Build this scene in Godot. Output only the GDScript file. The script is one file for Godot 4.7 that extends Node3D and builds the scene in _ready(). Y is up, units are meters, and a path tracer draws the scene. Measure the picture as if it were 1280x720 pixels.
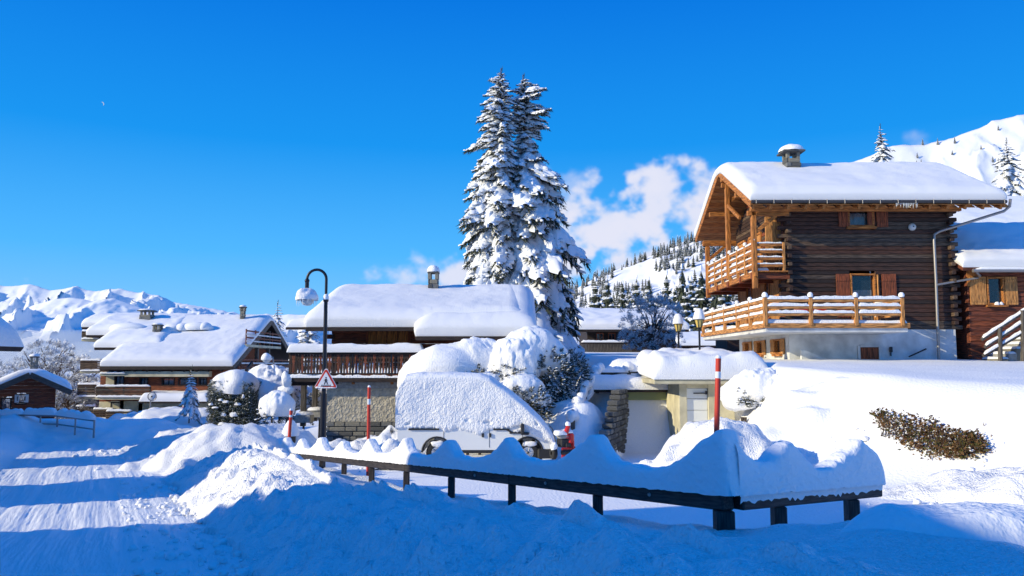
extends Node3D
# Snowed-in alpine village street on a clear winter morning.
# World: x right, y up, -z away from the camera; the camera's eye is the origin.
# Helpers write points as (x, y, depth) with depth = -z.

const FOCAL := 1000.0      # focal length in pixels of the 1280 x 720 photograph
const TANP := 0.095        # tangent of the camera's upward tilt
var CP := cos(atan(TANP))
var SP := sin(atan(TANP))
var M := {}
var taken := {}
var boxes := {}
var rng := RandomNumberGenerator.new()
var nz := FastNoiseLite.new()
var fz := FastNoiseLite.new()
var cz := FastNoiseLite.new()
var rz := FastNoiseLite.new()


# ------------------------------------------------------------------ mesh building
class MB:
	var v := PackedVector3Array()
	var n := PackedVector3Array()
	var i := PackedInt32Array()

	func tri(a, b, c):
		var nn = (c - a).cross(b - a).normalized()
		var k = v.size()
		v.append(a); v.append(b); v.append(c)
		n.append(nn); n.append(nn); n.append(nn)
		i.append(k); i.append(k + 1); i.append(k + 2)

	func quad(a, b, c, d):
		var nn = (c - a).cross(b - d).normalized()
		var k = v.size()
		v.append(a); v.append(b); v.append(c); v.append(d)
		n.append(nn); n.append(nn); n.append(nn); n.append(nn)
		i.append(k); i.append(k + 1); i.append(k + 2)
		i.append(k); i.append(k + 2); i.append(k + 3)

	func quad_out(a, b, c, d, o):
		if (c - a).cross(b - d).dot(o) < 0:
			quad(a, d, c, b)
		else:
			quad(a, b, c, d)

	func tri_out(a, b, c, o):
		if (c - a).cross(b - a).dot(o) < 0:
			tri(a, c, b)
		else:
			tri(a, b, c)

	func box(xf: Transform3D, size: Vector3, ch := 0.0):
		var h = size * 0.5
		var c = minf(ch, minf(h.x, minf(h.y, h.z)) * 0.9)
		var P = func(sx, sy, sz, ax):
			var p = Vector3(sx * h.x, sy * h.y, sz * h.z)
			if c > 0:
				if ax != 0: p.x -= sx * c
				if ax != 1: p.y -= sy * c
				if ax != 2: p.z -= sz * c
			return xf * p
		var B = xf.basis
		for s in [-1, 1]:
			quad_out(P.call(s, -1, -1, 0), P.call(s, 1, -1, 0), P.call(s, 1, 1, 0), P.call(s, -1, 1, 0), B.x * s)
			quad_out(P.call(-1, s, -1, 1), P.call(1, s, -1, 1), P.call(1, s, 1, 1), P.call(-1, s, 1, 1), B.y * s)
			quad_out(P.call(-1, -1, s, 2), P.call(1, -1, s, 2), P.call(1, 1, s, 2), P.call(-1, 1, s, 2), B.z * s)
		if c <= 0:
			return
		for s in [-1, 1]:
			for t in [-1, 1]:
				quad_out(P.call(s, t, -1, 0), P.call(s, t, 1, 0), P.call(s, t, 1, 1), P.call(s, t, -1, 1), B.x * s + B.y * t)
				quad_out(P.call(s, -1, t, 0), P.call(s, 1, t, 0), P.call(s, 1, t, 2), P.call(s, -1, t, 2), B.x * s + B.z * t)
				quad_out(P.call(-1, s, t, 1), P.call(1, s, t, 1), P.call(1, s, t, 2), P.call(-1, s, t, 2), B.y * s + B.z * t)
				for u in [-1, 1]:
					tri_out(P.call(s, t, u, 0), P.call(s, t, u, 1), P.call(s, t, u, 2), B.x * s + B.y * t + B.z * u)

	# points row by row (u fastest); the face looks towards U x V
	func grid(p: PackedVector3Array, nu: int, nv: int):
		var k = v.size()
		v.append_array(p)
		var nn = PackedVector3Array()
		nn.resize(nu * nv)
		for b in nv:
			var b0 = maxi(b - 1, 0) * nu
			var b1 = mini(b + 1, nv - 1) * nu
			for a in nu:
				var du = p[b * nu + mini(a + 1, nu - 1)] - p[b * nu + maxi(a - 1, 0)]
				var dv = p[b1 + a] - p[b0 + a]
				nn[b * nu + a] = du.cross(dv).normalized()
		n.append_array(nn)
		var ix = PackedInt32Array()
		ix.resize((nu - 1) * (nv - 1) * 6)
		var w = 0
		for b in nv - 1:
			for a in nu - 1:
				var q = k + b * nu + a
				ix[w] = q; ix[w + 1] = q + nu; ix[w + 2] = q + nu + 1
				ix[w + 3] = q; ix[w + 4] = q + nu + 1; ix[w + 5] = q + 1
				w += 6
		i.append_array(ix)

	func tube(pts, rad, sides := 8, caps := true):
		var p = PackedVector3Array()
		var up = Vector3(0.13, 0.97, 0.21)
		var rings = []
		for k in pts.size():
			var d = (pts[mini(k + 1, pts.size() - 1)] - pts[maxi(k - 1, 0)]).normalized()
			if absf(d.dot(up)) > 0.97:
				up = Vector3(0.98, 0.1, 0.17)
			var a = d.cross(up).normalized()
			var b = d.cross(a)
			up = -b
			var r = rad[k] if rad is Array else rad
			var ring = []
			for s in sides + 1:
				var g = TAU * s / sides
				ring.append(pts[k] + (a * cos(g) + b * sin(g)) * r)
			rings.append(ring)
			for q in ring: p.append(q)
		grid(p, sides + 1, pts.size())
		# seam normals
		var st = n.size() - p.size()
		for k in pts.size():
			var s0 = st + k * (sides + 1)
			var m = (n[s0] + n[s0 + sides]).normalized()
			n[s0] = m; n[s0 + sides] = m
		if caps:
			for s in sides:
				tri_out(pts[0], rings[0][s], rings[0][s + 1], pts[0] - pts[1])
				var l = pts.size() - 1
				tri_out(pts[l], rings[l][s], rings[l][s + 1], pts[l] - pts[l - 1])

	# profile of (radius, height) turned round the y axis of xf
	func lathe(prof, xf: Transform3D, sides := 16):
		var p = PackedVector3Array()
		for q in prof:
			for s in sides + 1:
				var g = TAU * s / sides
				p.append(xf * Vector3(cos(g) * q.x, q.y, -sin(g) * q.x))
		grid(p, sides + 1, prof.size())
		var st = n.size() - p.size()
		for k in prof.size():
			var s0 = st + k * (sides + 1)
			var m = (n[s0] + n[s0 + sides]).normalized()
			n[s0] = m; n[s0 + sides] = m

	# a flat outline in the xy plane of xf, thickened along its z
	func prism(poly: PackedVector2Array, xf: Transform3D, depth: float):
		var t = Geometry2D.triangulate_polygon(poly)
		var z = xf.basis.z
		for k in range(0, t.size(), 3):
			var a = poly[t[k]]; var b = poly[t[k + 1]]; var c = poly[t[k + 2]]
			for s in [-0.5, 0.5]:
				tri_out(xf * Vector3(a.x, a.y, s * depth), xf * Vector3(b.x, b.y, s * depth), xf * Vector3(c.x, c.y, s * depth), z * s)
		var area = 0.0
		for k in poly.size():
			var a = poly[k]; var b = poly[(k + 1) % poly.size()]
			area += a.x * b.y - b.x * a.y
		for k in poly.size():
			var a = poly[k]; var b = poly[(k + 1) % poly.size()]
			var o = xf.basis * (Vector3(b.y - a.y, a.x - b.x, 0) * signf(area))
			quad_out(xf * Vector3(a.x, a.y, -depth / 2), xf * Vector3(b.x, b.y, -depth / 2), xf * Vector3(b.x, b.y, depth / 2), xf * Vector3(a.x, a.y, depth / 2), o)

	func arrays(org := Vector3.ZERO):
		var a = []
		a.resize(Mesh.ARRAY_MAX)
		if org != Vector3.ZERO:
			for k in v.size(): v[k] -= org
		a[Mesh.ARRAY_VERTEX] = v
		a[Mesh.ARRAY_NORMAL] = n
		a[Mesh.ARRAY_INDEX] = i
		return a

	func mesh(org := Vector3.ZERO) -> ArrayMesh:
		var m = ArrayMesh.new()
		m.add_surface_from_arrays(Mesh.PRIMITIVE_TRIANGLES, arrays(org))
		return m


# ------------------------------------------------------------------ places and names
func V(x, y, depth): return Vector3(x, y, -depth)

# the point at a given depth seen at pixel (px, py) of the photograph
func at(px, py, depth):
	var x = (px - 640.0) / FOCAL
	var y = -(py - 360.0) / FOCAL
	var fw = CP - y * SP
	return Vector3(x * depth / fw, (y * CP + SP) * depth / fw, -depth)

func ax(px, depth, py = 440.0): return at(px, py, depth).x
func ay(py, depth): return at(640, py, depth).y

func numbered(called):
	if not taken.has(called):
		taken[called] = 0
		return called
	taken[called] += 1
	return "%s_%03d" % [called, taken[called]]

func tag(o, label, category, group = "", kind = ""):
	if label: o.set_meta("label", label)
	if category: o.set_meta("category", category)
	if group: o.set_meta("group", group)
	if kind: o.set_meta("kind", kind)
	return o

func thing(called, label, category, where: Vector3, group = "") -> Node3D:
	var o = Node3D.new()
	o.name = numbered(called)
	add_child(o)
	o.position = where
	return tag(o, label, category, group)

func world_of(o) -> Vector3:
	var p = Vector3.ZERO
	while o != self and o != null:
		p += o.position
		o = o.get_parent()
	return p

# commits world-space geometry as one named part under a parent (or as a top-level object)
func part(mb: MB, called, mat, parent = self) -> MeshInstance3D:
	var o = MeshInstance3D.new()
	o.mesh = mb.mesh(Vector3.ZERO if parent == self else world_of(parent))
	o.material_override = mat
	o.name = numbered(called) if parent == self else called
	parent.add_child(o, true)
	return o

func top(mb: MB, called, mat, label, category, group = "", kind = ""):
	return tag(part(mb, called, mat), label, category, group, kind)

func box_mesh(size: Vector3, ch: float) -> ArrayMesh:
	var key = "%.3f %.3f %.3f %.3f" % [size.x, size.y, size.z, ch]
	if not boxes.has(key):
		var mb = MB.new()
		mb.box(Transform3D(), size, ch)
		boxes[key] = mb.mesh()
	return boxes[key]

# one box-shaped piece, as a part of its own
func piece(called, parent, mat, centre: Vector3, size: Vector3, ch = 0.01, basis = Basis()):
	var o = MeshInstance3D.new()
	o.mesh = box_mesh(size.snapped(Vector3(0.002, 0.002, 0.002)), ch)
	o.material_override = mat
	o.name = called
	parent.add_child(o, true)
	o.transform = Transform3D(basis, centre - world_of(parent))
	return o

func along(a: Vector3, b: Vector3, up = Vector3.UP) -> Basis:
	var x = (b - a).normalized()
	if absf(x.dot(up)) > 0.99: up = Vector3(0, 0, 1)
	var z = x.cross(up).normalized()
	return Basis(x, z.cross(x), z)

# a straight timber from a to b (width across, height up)
func timber(called, parent, mat, a: Vector3, b: Vector3, w, h, ch = 0.012, up = Vector3.UP):
	return piece(called, parent, mat, (a + b) / 2, Vector3(a.distance_to(b), h, w), ch, along(a, b, up))

func span(called, parent, mat, lo: Vector3, hi: Vector3, ch = 0.01):
	var s = (hi - lo).abs()
	return piece(called, parent, mat, (lo + hi) / 2, s, ch)

func sstep(a, b, x): return smoothstep(a, b, x)

func arch(d, r):
	var q = clampf(1.0 - d / r, 0.0, 1.0)
	return sqrt(1.0 - q * q)

# samples 0..1, closer together at both ends
func ends(n):
	var o = []
	for k in n: o.append(0.5 - 0.5 * cos(PI * k / (n - 1.0)))
	return o

# A blanket of snow on the parallelogram o + U*u + V*v (U x V up): rounded at its edges, uneven on top.
func blanket(mb: MB, o: Vector3, U: Vector3, W: Vector3, thick, r, nu, nv, uneven = 0.04, freq = 0.6, droop = 0.0):
	var lu = U.length()
	var lw = W.length()
	var up = Vector3.UP
	var nn = U.cross(W).normalized()
	var p = PackedVector3Array()
	var us = ends(nu)
	var vs = ends(nv)
	for b in nv:
		for a in nu:
			var u = us[a]
			var w = vs[b]
			var q = o + U * u + W * w
			var e = arch(minf(u, 1 - u) * lu, r) * arch(minf(w, 1 - w) * lw, r)
			var t = thick * e
			if uneven > 0:
				t += e * uneven * (nz.get_noise_3d(q.x * freq, q.y * freq, q.z * freq) * 2.0 + 0.5 * nz.get_noise_3d(q.x * freq * 3.1, q.y * freq * 3.1, q.z * freq * 3.1))
			var out = Vector3.ZERO
			if droop > 0:
				var k = sin(PI * clampf(e, 0, 1)) * droop
				out = (U / lu) * (u - 0.5) * 2.0 * k * (1.0 if absf(u - 0.5) * lu > lu / 2 - r else 0.0) + (W / lw) * (w - 0.5) * 2.0 * k * (1.0 if absf(w - 0.5) * lw > lw / 2 - r else 0.0)
			p.append(q + nn * 0.004 + up * maxf(t, 0.0) + out)
	mb.grid(p, nu, nv)

# a loaf of snow lying along a -> b (on top of a rail, a beam, a wall)
func loaf(mb: MB, a: Vector3, b: Vector3, w, h, n = 10, uneven = 0.15, seed_ = 0.0):
	var d = (b - a).normalized()
	var side = d.cross(Vector3.UP).normalized()
	var p = PackedVector3Array()
	var m = 9
	for k in n:
		var t = float(k) / (n - 1)
		var e = arch(minf(t, 1 - t) * a.distance_to(b), h * 1.2) if n > 2 else 1.0
		var c = a.lerp(b, t)
		var hh = h * e * (1.0 + uneven * 2.0 * nz.get_noise_2d(c.x * 2.3 + seed_, c.z * 2.3 + c.y))
		for s in m:
			var g = PI * s / (m - 1)
			var x = -cos(g)
			p.append(c + side * (signf(x) * pow(absf(x), 0.6) * w / 2 * (0.6 + 0.4 * e)) + Vector3.UP * (pow(sin(g), 0.7) * hh))
	mb.grid(p, m, n)

# a lumpy dome of snow
func dome(mb: MB, c: Vector3, r: Vector3, lump = 0.1, freq = 1.5, nu = 22, nv = 12, low = -0.25):
	var p = PackedVector3Array()
	for b in nv:
		var t = float(b) / (nv - 1)
		var el = lerpf(low * PI / 2, PI / 2, t)
		for a in nu + 1:
			var g = TAU * (a % nu) / nu
			var d = Vector3(cos(g) * cos(el), sin(el), -sin(g) * cos(el))
			var q = c + d * r
			var k = 1.0 + lump * 2.0 * nz.get_noise_3d(q.x * freq, q.y * freq * 0.55, q.z * freq)
			p.append(c + d * r * k)
	mb.grid(p, nu + 1, nv)


# ------------------------------------------------------------------ materials
func noise_tex(type, freq, oct, size, stretch = 1.0, lo = 0.0, hi = 1.0, seed_ = 3, cell = -1):
	var f = FastNoiseLite.new()
	f.noise_type = type
	f.frequency = freq
	f.fractal_octaves = oct
	f.seed = seed_
	if cell >= 0: f.cellular_return_type = cell
	var t = NoiseTexture2D.new()
	t.width = size
	t.height = size
	t.seamless = true
	t.noise = f
	var g = Gradient.new()
	g.set_color(0, Color(lo, lo, lo))
	g.set_color(1, Color(hi, hi, hi))
	t.color_ramp = g
	return t

func mat(called, lin: Color, rough = 0.8, metal = 0.0):
	var m = StandardMaterial3D.new()
	m.resource_name = called
	m.albedo_color = lin.linear_to_srgb()
	m.roughness = rough
	m.metallic = metal
	M[called] = m
	return m

func bump(m, tex, cm, scale: Vector3):
	m.uv1_triplanar = true
	m.uv1_world_triplanar = true
	m.uv1_scale = scale
	m.heightmap_enabled = true
	m.heightmap_texture = tex
	m.heightmap_scale = cm
	return m

# wood with its grain along an axis (0 x, 1 y, 2 z) of the world
func wood(called, lin: Color, axis, strength = 1.0):
	var m = mat(called, lin, 0.75)
	m.albedo_texture = M.grain
	m.uv1_triplanar = true
	m.uv1_world_triplanar = true
	var s = Vector3(2.2, 2.2, 2.2)
	s[axis] = 0.16
	m.uv1_scale = s
	m.heightmap_enabled = true
	m.heightmap_texture = M.grain
	m.heightmap_scale = 0.5 * strength
	return m


# ------------------------------------------------------------------ the lie of the land
func line(x, pts):
	if x <= pts[0][0]: return pts[0][1]
	for k in range(1, pts.size()):
		if x <= pts[k][0]:
			var t = (x - pts[k - 1][0]) / (pts[k][0] - pts[k - 1][0])
			return lerpf(pts[k - 1][1], pts[k][1], t)
	return pts[-1][1]

const FALL := [[-60, 2.6], [0, -1.65], [17, -2.95], [22, -3.14], [30, -3.3], [55, -3.75], [70, -4.4], [110, -9], [400, -60], [3000, -120]]
const TOE := [[-20, 30], [0, 19], [5, 15.2], [9, 11.4], [13, 8.6], [18, 6.9], [24, 6.2], [27, 6.6], [28.5, 7.4]]
const TERRACE := [[0, -0.75], [14, -0.62], [18, -0.42], [24, -0.18], [28, 0.0], [32, 0.2], [45, 0.5], [60, 0.9], [90, 2.0], [150, 5], [300, 10], [3000, 10]]

func road_y(x, d): return line(-0.452 * x + 0.892 * d, FALL)

# bare snow surface without the ploughed banks
func H(x, d):
	var g = road_y(x, d)
	var t = line(d, TERRACE)
	var rise = 0.0
	if d < 28.5:
		var w = line(d, [[0, 4.5], [13, 5.0], [18, 4.2], [24, 3.0], [28.5, 2.0]])
		rise = sstep(0.0, 1.0, (x - line(d, TOE)) / w)
	else:
		rise = 1.0
	if d >= 27.0:
		var back = sstep(29.0, 31.6, d) * sstep(1.6, 4.2, x)
		rise = maxf(back, rise * sstep(6.7, 7.8, x) if d < 28.5 else sstep(7.0, 7.8, x) * sstep(27.0, 28.6, d))
		rise = maxf(rise, sstep(38, 46, d) * sstep(-12, 0, x))
	var y = lerpf(g, t, rise)
	# the slope lies in soft swells
	y += rise * (1 - rise) * 4.0 * 0.16 * nz.get_noise_2d(x * 0.22 + 7, d * 0.22)
	y += 0.05 * nz.get_noise_2d(x * 0.25, d * 0.25) * sstep(-0.1, 0.6, rise)
	# the verge on the far side of the street
	var off = across(x, d)
	if off < -7.3 and d < 60:
		y += 0.45 * sstep(0.0, 1.2, -7.3 - off) * (1 - sstep(45, 60, d))
	# the ground under the trodden street is a little lower than the street itself
	if off > -7.5 and off < -2.6 and rise < 0.05: y -= 0.05 * (1 - sstep(60, 62, d))
	# far left the land drops into the valley
	y += 0.0 if d < 90 else 0.4 * nz.get_noise_2d(x * 0.03, d * 0.03)
	return y

# metres to the right of the guard rail's line (negative: towards the street)
func across(x, d): return (x - 1.775) * 0.892 + (d - 6.7) * 0.452

func steps(marks):
	var o = []
	for k in marks.size() - 1:
		var a = marks[k][0]
		var n = marks[k][1]
		for q in n: o.append(lerpf(a, marks[k + 1][0], float(q) / n))
	o.append(float(marks[-1][0]))
	return o

func sheet(mb: MB, xs, ds, f: Callable):
	var p = PackedVector3Array()
	for d in ds:
		for x in xs:
			p.append(Vector3(x, f.call(x, d), -d))
	mb.grid(p, xs.size(), ds.size())


func sky_image():
	var w = 4096
	var h = 2048
	var im = Image.create_empty(w, h, false, Image.FORMAT_RGBF)
	var ramp = Gradient.new()
	ramp.offsets = PackedFloat32Array([0.0, 0.045, 0.085, 0.17, 0.28, 0.5, 1.0])
	ramp.colors = PackedColorArray([Color(0.32, 0.60, 0.92), Color(0.17, 0.50, 0.93), Color(0.075, 0.43, 0.91), Color(0.010, 0.275, 0.80), Color(0.003, 0.17, 0.69), Color(0.003, 0.165, 0.68), Color(0.003, 0.165, 0.68)])
	var cols = []
	for y in h:
		var el = 90.0 - (y + 0.5) / h * 180.0
		var c = ramp.sample(clampf(el / 90.0, 0, 1)) if el > 0 else Color(0.45, 0.62, 0.85)
		cols.append(c)
		im.fill_rect(Rect2i(0, y, w, 1), c)
	# low cumulus clouds (nothing else is drawn on the sky): [azimuth, elevation, half width, half height, strength] in degrees, round the whole horizon
	var f = FastNoiseLite.new()
	f.seed = 11
	f.frequency = 0.23
	f.fractal_octaves = 6
	f.fractal_gain = 0.52
	var puffs = [[7.2, 9.4, 3.4, 3.3, 1.0], [10.8, 11.0, 3.4, 2.6, 1.0], [8.8, 6.6, 4.2, 3.2, 1.0], [3.6, 7.8, 3.0, 3.2, 0.95], [4.2, 12.6, 2.6, 1.3, 0.45], [-5.8, 6.6, 3.2, 1.1, 0.75], [-3.0, 6.2, 2.8, 1.2, 0.6], [13.6, 12.2, 1.3, 1.1, 0.7], [27.4, 13.6, 0.9, 0.9, 0.35],
		[60, 8, 5, 2.6, 0.8], [96, 7, 6, 2.2, 0.7], [141, 9, 5, 3, 0.8], [190, 7, 7, 2.4, 0.8], [236, 8, 5, 2.8, 0.8], [291, 6.5, 6, 2, 0.7], [322, 5.5, 4, 1.4, 0.5]]
	var step = 360.0 / w
	for q in puffs:
		for y in range(int((90 - q[1] - q[3] * 1.7) / step), int((90 - q[1] + q[3] * 1.7) / step)):
			var el = 90.0 - (y + 0.5) * step
			for x in range(int((q[0] - q[2] * 1.7) / step), int((q[0] + q[2] * 1.7) / step)):
				var az = (x + 0.5) * step
				var e = Vector2((az - q[0]) / q[2], (el - q[1]) / q[3]).length()
				if e > 1.7: continue
				var s = f.get_noise_2d(az, el * 1.3)
				var s2 = f.get_noise_2d(az * 3.1 + 40, el * 3.6)
				var a = clampf((1.1 - e * 0.9 + s * 1.2 + s2 * 0.25) * 1.25, 0, 1) * q[4]
				if a <= 0: continue
				a = a * a * (3 - 2 * a) * 0.96
				var c = Color(0.69, 0.71, 0.84)
				var xx = posmod(x, w)
				im.set_pixel(xx, y, im.get_pixel(xx, y).lerp(c, a))
	return im


func _ready():
	rng.seed = 20240117
	nz.seed = 5
	nz.frequency = 1.0
	nz.fractal_octaves = 2
	fz.seed = 9
	fz.frequency = 1.0
	fz.fractal_octaves = 4
	cz.seed = 21
	cz.noise_type = FastNoiseLite.TYPE_CELLULAR
	cz.cellular_return_type = FastNoiseLite.RETURN_DISTANCE
	cz.frequency = 1.0
	rz.seed = 31
	rz.frequency = 1.0
	rz.fractal_type = FastNoiseLite.FRACTAL_RIDGED
	rz.fractal_octaves = 6
	light_and_lens()
	make_materials()
	make_land()
	make_houses()
	make_things()
	make_plants()


func light_and_lens():
	var cam = Camera3D.new()
	cam.name = "camera"
	cam.fov = rad_to_deg(2.0 * atan(360.0 / FOCAL))
	cam.near = 0.05
	cam.far = 30000.0
	cam.rotation.x = atan(TANP)
	add_child(cam)
	cam.current = true
	var e = Environment.new()
	e.background_mode = Environment.BG_SKY
	var sky = Sky.new()
	var pano = PanoramaSkyMaterial.new()
	pano.panorama = ImageTexture.create_from_image(sky_image())
	pano.energy_multiplier = 0.86
	sky.sky_material = pano
	e.sky = sky
	e.tonemap_mode = Environment.TONE_MAPPER_LINEAR
	e.tonemap_exposure = 1.31
	e.volumetric_fog_enabled = true
	e.volumetric_fog_density = 0.0
	e.sdfgi_enabled = true
	e.ssao_enabled = true
	e.ssil_enabled = true
	var we = WorldEnvironment.new()
	we.name = "environment"
	we.environment = e
	add_child(we)
	var sun = DirectionalLight3D.new()
	sun.name = "sun"
	sun.light_energy = 1.25
	sun.light_color = Color(1.0, 0.945, 0.80)
	sun.light_angular_distance = 0.5
	sun.shadow_enabled = true
	add_child(sun)
	sun.look_at_from_position(Vector3.ZERO, Vector3(1.0, -0.44, -0.38))


func make_materials():
	M.grain = noise_tex(FastNoiseLite.TYPE_SIMPLEX, 0.02, 5, 512, 1.0, 0.38, 1.25)
	M.snowbump = noise_tex(FastNoiseLite.TYPE_SIMPLEX, 0.03, 5, 512)
	M.cells = noise_tex(FastNoiseLite.TYPE_CELLULAR, 0.035, 2, 512, 1.0, 0.0, 1.0, 4, FastNoiseLite.RETURN_DISTANCE)
	M.blot = noise_tex(FastNoiseLite.TYPE_SIMPLEX, 0.012, 4, 512, 1.0, 0.82, 1.04, 8)
	var snow = Color(0.835, 0.84, 0.85)
	bump(mat("snow", snow, 0.75), M.snowbump, 1.6, Vector3.ONE * 0.7)
	bump(mat("snow_pitted", snow, 0.75), M.cells, 2.0, Vector3.ONE * 1.1)
	bump(mat("snow_roof", snow, 0.75), M.snowbump, 1.9, Vector3.ONE * 1.3)
	bump(mat("snow_ploughed", snow, 0.8), M.snowbump, 3.5, Vector3.ONE * 1.2)
	bump(mat("snow_trodden", Color(0.82, 0.835, 0.86), 0.7), M.snowbump, 2.0, Vector3.ONE * 1.3)
	# timber
	for a in 3:
		var k = ["_x", "_y", "_z"][a]
		wood("honey" + k, Color(0.58, 0.215, 0.045), a)
		wood("honey_pale" + k, Color(0.70, 0.315, 0.09), a)
		wood("russet" + k, Color(0.30, 0.075, 0.025), a)
		wood("redbrown" + k, Color(0.23, 0.06, 0.026), a)
		wood("dark" + k, Color(0.062, 0.029, 0.020), a, 1.6)
		wood("darker" + k, Color(0.033, 0.018, 0.014), a, 1.6)
		wood("dark_red" + k, Color(0.085, 0.034, 0.021), a, 1.6)
		wood("ashen" + k, Color(0.11, 0.078, 0.058), a, 1.6)
		wood("weathered" + k, Color(0.16, 0.10, 0.062), a, 1.6)
		wood("grey" + k, Color(0.115, 0.098, 0.082), a)
	mat("rail_beam", Color(0.045, 0.036, 0.034), 0.7).albedo_texture = M.grain
	M.rail_beam.uv1_triplanar = true
	M.rail_beam.uv1_scale = Vector3(0.3, 3, 3)
	bump(mat("plaster_white", Color(0.72, 0.73, 0.72), 0.9), M.snowbump, 0.5, Vector3.ONE * 0.16)
	bump(mat("plaster_beige", Color(0.52, 0.475, 0.37), 0.95), M.cells, 4.0, Vector3.ONE * 0.5)
	bump(mat("plaster_cream", Color(0.60, 0.55, 0.38), 0.9), M.snowbump, 0.5, Vector3.ONE * 0.16)
	bump(mat("concrete", Color(0.36, 0.36, 0.34), 0.9), M.snowbump, 0.6, Vector3.ONE)
	for k in ["plaster_white", "plaster_beige", "plaster_cream", "concrete"]:
		M[k].albedo_texture = M.blot
	bump(mat("stone", Color(0.20, 0.205, 0.2), 0.9), M.snowbump, 3.0, Vector3.ONE * 2.0)
	bump(mat("stone_dark", Color(0.11, 0.112, 0.11), 0.9), M.snowbump, 3.0, Vector3.ONE * 2.0)
	bump(mat("stone_warm", Color(0.27, 0.255, 0.21), 0.9), M.snowbump, 3.0, Vector3.ONE * 2.0)
	mat("mortar", Color(0.10, 0.10, 0.095), 0.95)
	mat("garage_green", Color(0.24, 0.27, 0.12), 0.7)
	mat("garage_door", Color(0.66, 0.68, 0.66), 0.5)
	mat("black_metal", Color(0.012, 0.014, 0.022), 0.35, 0.3)
	mat("zinc", Color(0.33, 0.31, 0.30), 0.4, 0.6)
	mat("gutter", Color(0.06, 0.055, 0.055), 0.45, 0.5)
	mat("red_paint", Color(0.55, 0.035, 0.016), 0.5)
	mat("red_body", Color(0.50, 0.012, 0.016), 0.35)
	mat("white_paint", Color(0.76, 0.77, 0.78), 0.4)
	mat("van_paint", Color(0.74, 0.75, 0.74), 0.3)
	M.van_paint.clearcoat_enabled = true
	M.van_paint.clearcoat = 0.6
	mat("black_plastic", Color(0.014, 0.014, 0.016), 0.55)
	mat("rubber", Color(0.018, 0.018, 0.018), 0.85)
	mat("chrome", Color(0.6, 0.6, 0.6), 0.25, 0.9)
	mat("ice", Color(0.8, 0.88, 0.95), 0.1)
	M.ice.transparency = BaseMaterial3D.TRANSPARENCY_ALPHA
	M.ice.albedo_color.a = 0.45
	mat("lamp_glass", Color(0.62, 0.46, 0.13), 0.2)
	mat("globe", Color(0.55, 0.58, 0.58), 0.15)
	mat("rust", Color(0.26, 0.10, 0.03), 0.9)
	mat("needles", Color(0.032, 0.042, 0.022), 0.8)
	mat("needles_pale", Color(0.085, 0.095, 0.045), 0.8)
	mat("bark", Color(0.085, 0.05, 0.032), 0.9)
	mat("bark_red", Color(0.19, 0.085, 0.045), 0.9)
	mat("twig", Color(0.05, 0.038, 0.03), 0.9)
	mat("frost", Color(0.80, 0.82, 0.85), 0.8)
	mat("leaf_brown", Color(0.17, 0.085, 0.035), 0.7)
	mat("leaf_tan", Color(0.34, 0.20, 0.085), 0.7)
	mat("leaf_olive", Color(0.14, 0.13, 0.035), 0.7)
	mat("curtain", Color(0.55, 0.58, 0.62), 0.9)
	var g = mat("glass", Color(0.03, 0.04, 0.05), 0.03)
	g.transparency = BaseMaterial3D.TRANSPARENCY_ALPHA
	g.albedo_color.a = 0.3
	mat("rock", Color(0.16, 0.16, 0.165), 0.9)
	mat("mountain_snow", snow, 0.9)


func make_land():
	# ground
	var mb = MB.new()
	var xs = steps([[-2500, 12], [-300, 20], [-60, 24], [-25, 34], [-8, 50], [5, 130], [20, 60], [40, 30], [120, 20], [600, 10], [2500, 1]])
	var ds = steps([[-80, 12], [-10, 14], [1, 30], [8, 90], [22, 60], [33, 34], [48, 40], [90, 36], [300, 24], [2500, 1]])
	sheet(mb, xs, ds, func(x, d): return H(x, d))
	tag(part(mb, "ground", M.snow), "smooth untouched snow covering the sloping ground and the terrace", "ground", "", "structure")
	# the street: packed snow, combed by tyres along its run
	mb = MB.new()
	var p = PackedVector3Array()
	var na = 240
	var nw = 260
	for k in na:
		var s = -8.0 + 68.0 * pow(float(k) / (na - 1), 1.35)
		for q in nw:
			var off = lerpf(-7.75, -2.55, float(q) / (nw - 1))
			var o = off + 0.1 * nz.get_noise_2d(s * 0.13, 3.0)
			# from (offset, run) to the ground plan
			var x = 1.775 + off * 0.892 - 0.452 * (s - 5.17)
			var d = 6.7 + off * 0.452 + 0.892 * (s - 5.17)
			var track = 0.007 * nz.get_noise_2d(o * 5.0 + 0.6 * nz.get_noise_2d(s * 0.2, 1.0), s * 0.05) + 0.007 * nz.get_noise_2d(o * 15.0 + 9, s * 0.12) + 0.006 * nz.get_noise_2d(o * 40.0, s * 0.3) + 0.008 * nz.get_noise_2d(o * 3.0, s * 3.0) + 0.035 * nz.get_noise_2d(o * 1.4 + s * 0.05, s * 0.12)
			for g in [[-4.3, 0.05], [-5.9, 0.05], [-4.9, -0.1], [-6.4, -0.1], [-3.6, 0.02]]:
				var e = (o - g[0] - g[1] * sin(s * 0.16) * 6.0 * 0.3) / 0.09
				track -= 0.016 * exp(-e * e) * (0.7 + 0.5 * nz.get_noise_2d(s * 0.7, g[0]))
			track += 0.006 * nz.get_noise_2d(o * 9.0, s * 6.0)
			var edge = sstep(0.0, 0.5, minf(off + 7.75, -2.55 - off))
			p.append(Vector3(x, road_y(x, d) + track - 0.06 * (1 - edge) + 0.0, -d))
	mb.grid(p, nw, na)
	tag(part(mb, "street", M.snow_trodden), "street of packed snow combed lengthwise by tyre tracks", "street", "", "structure")
	make_banks()
	make_hills()


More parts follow.
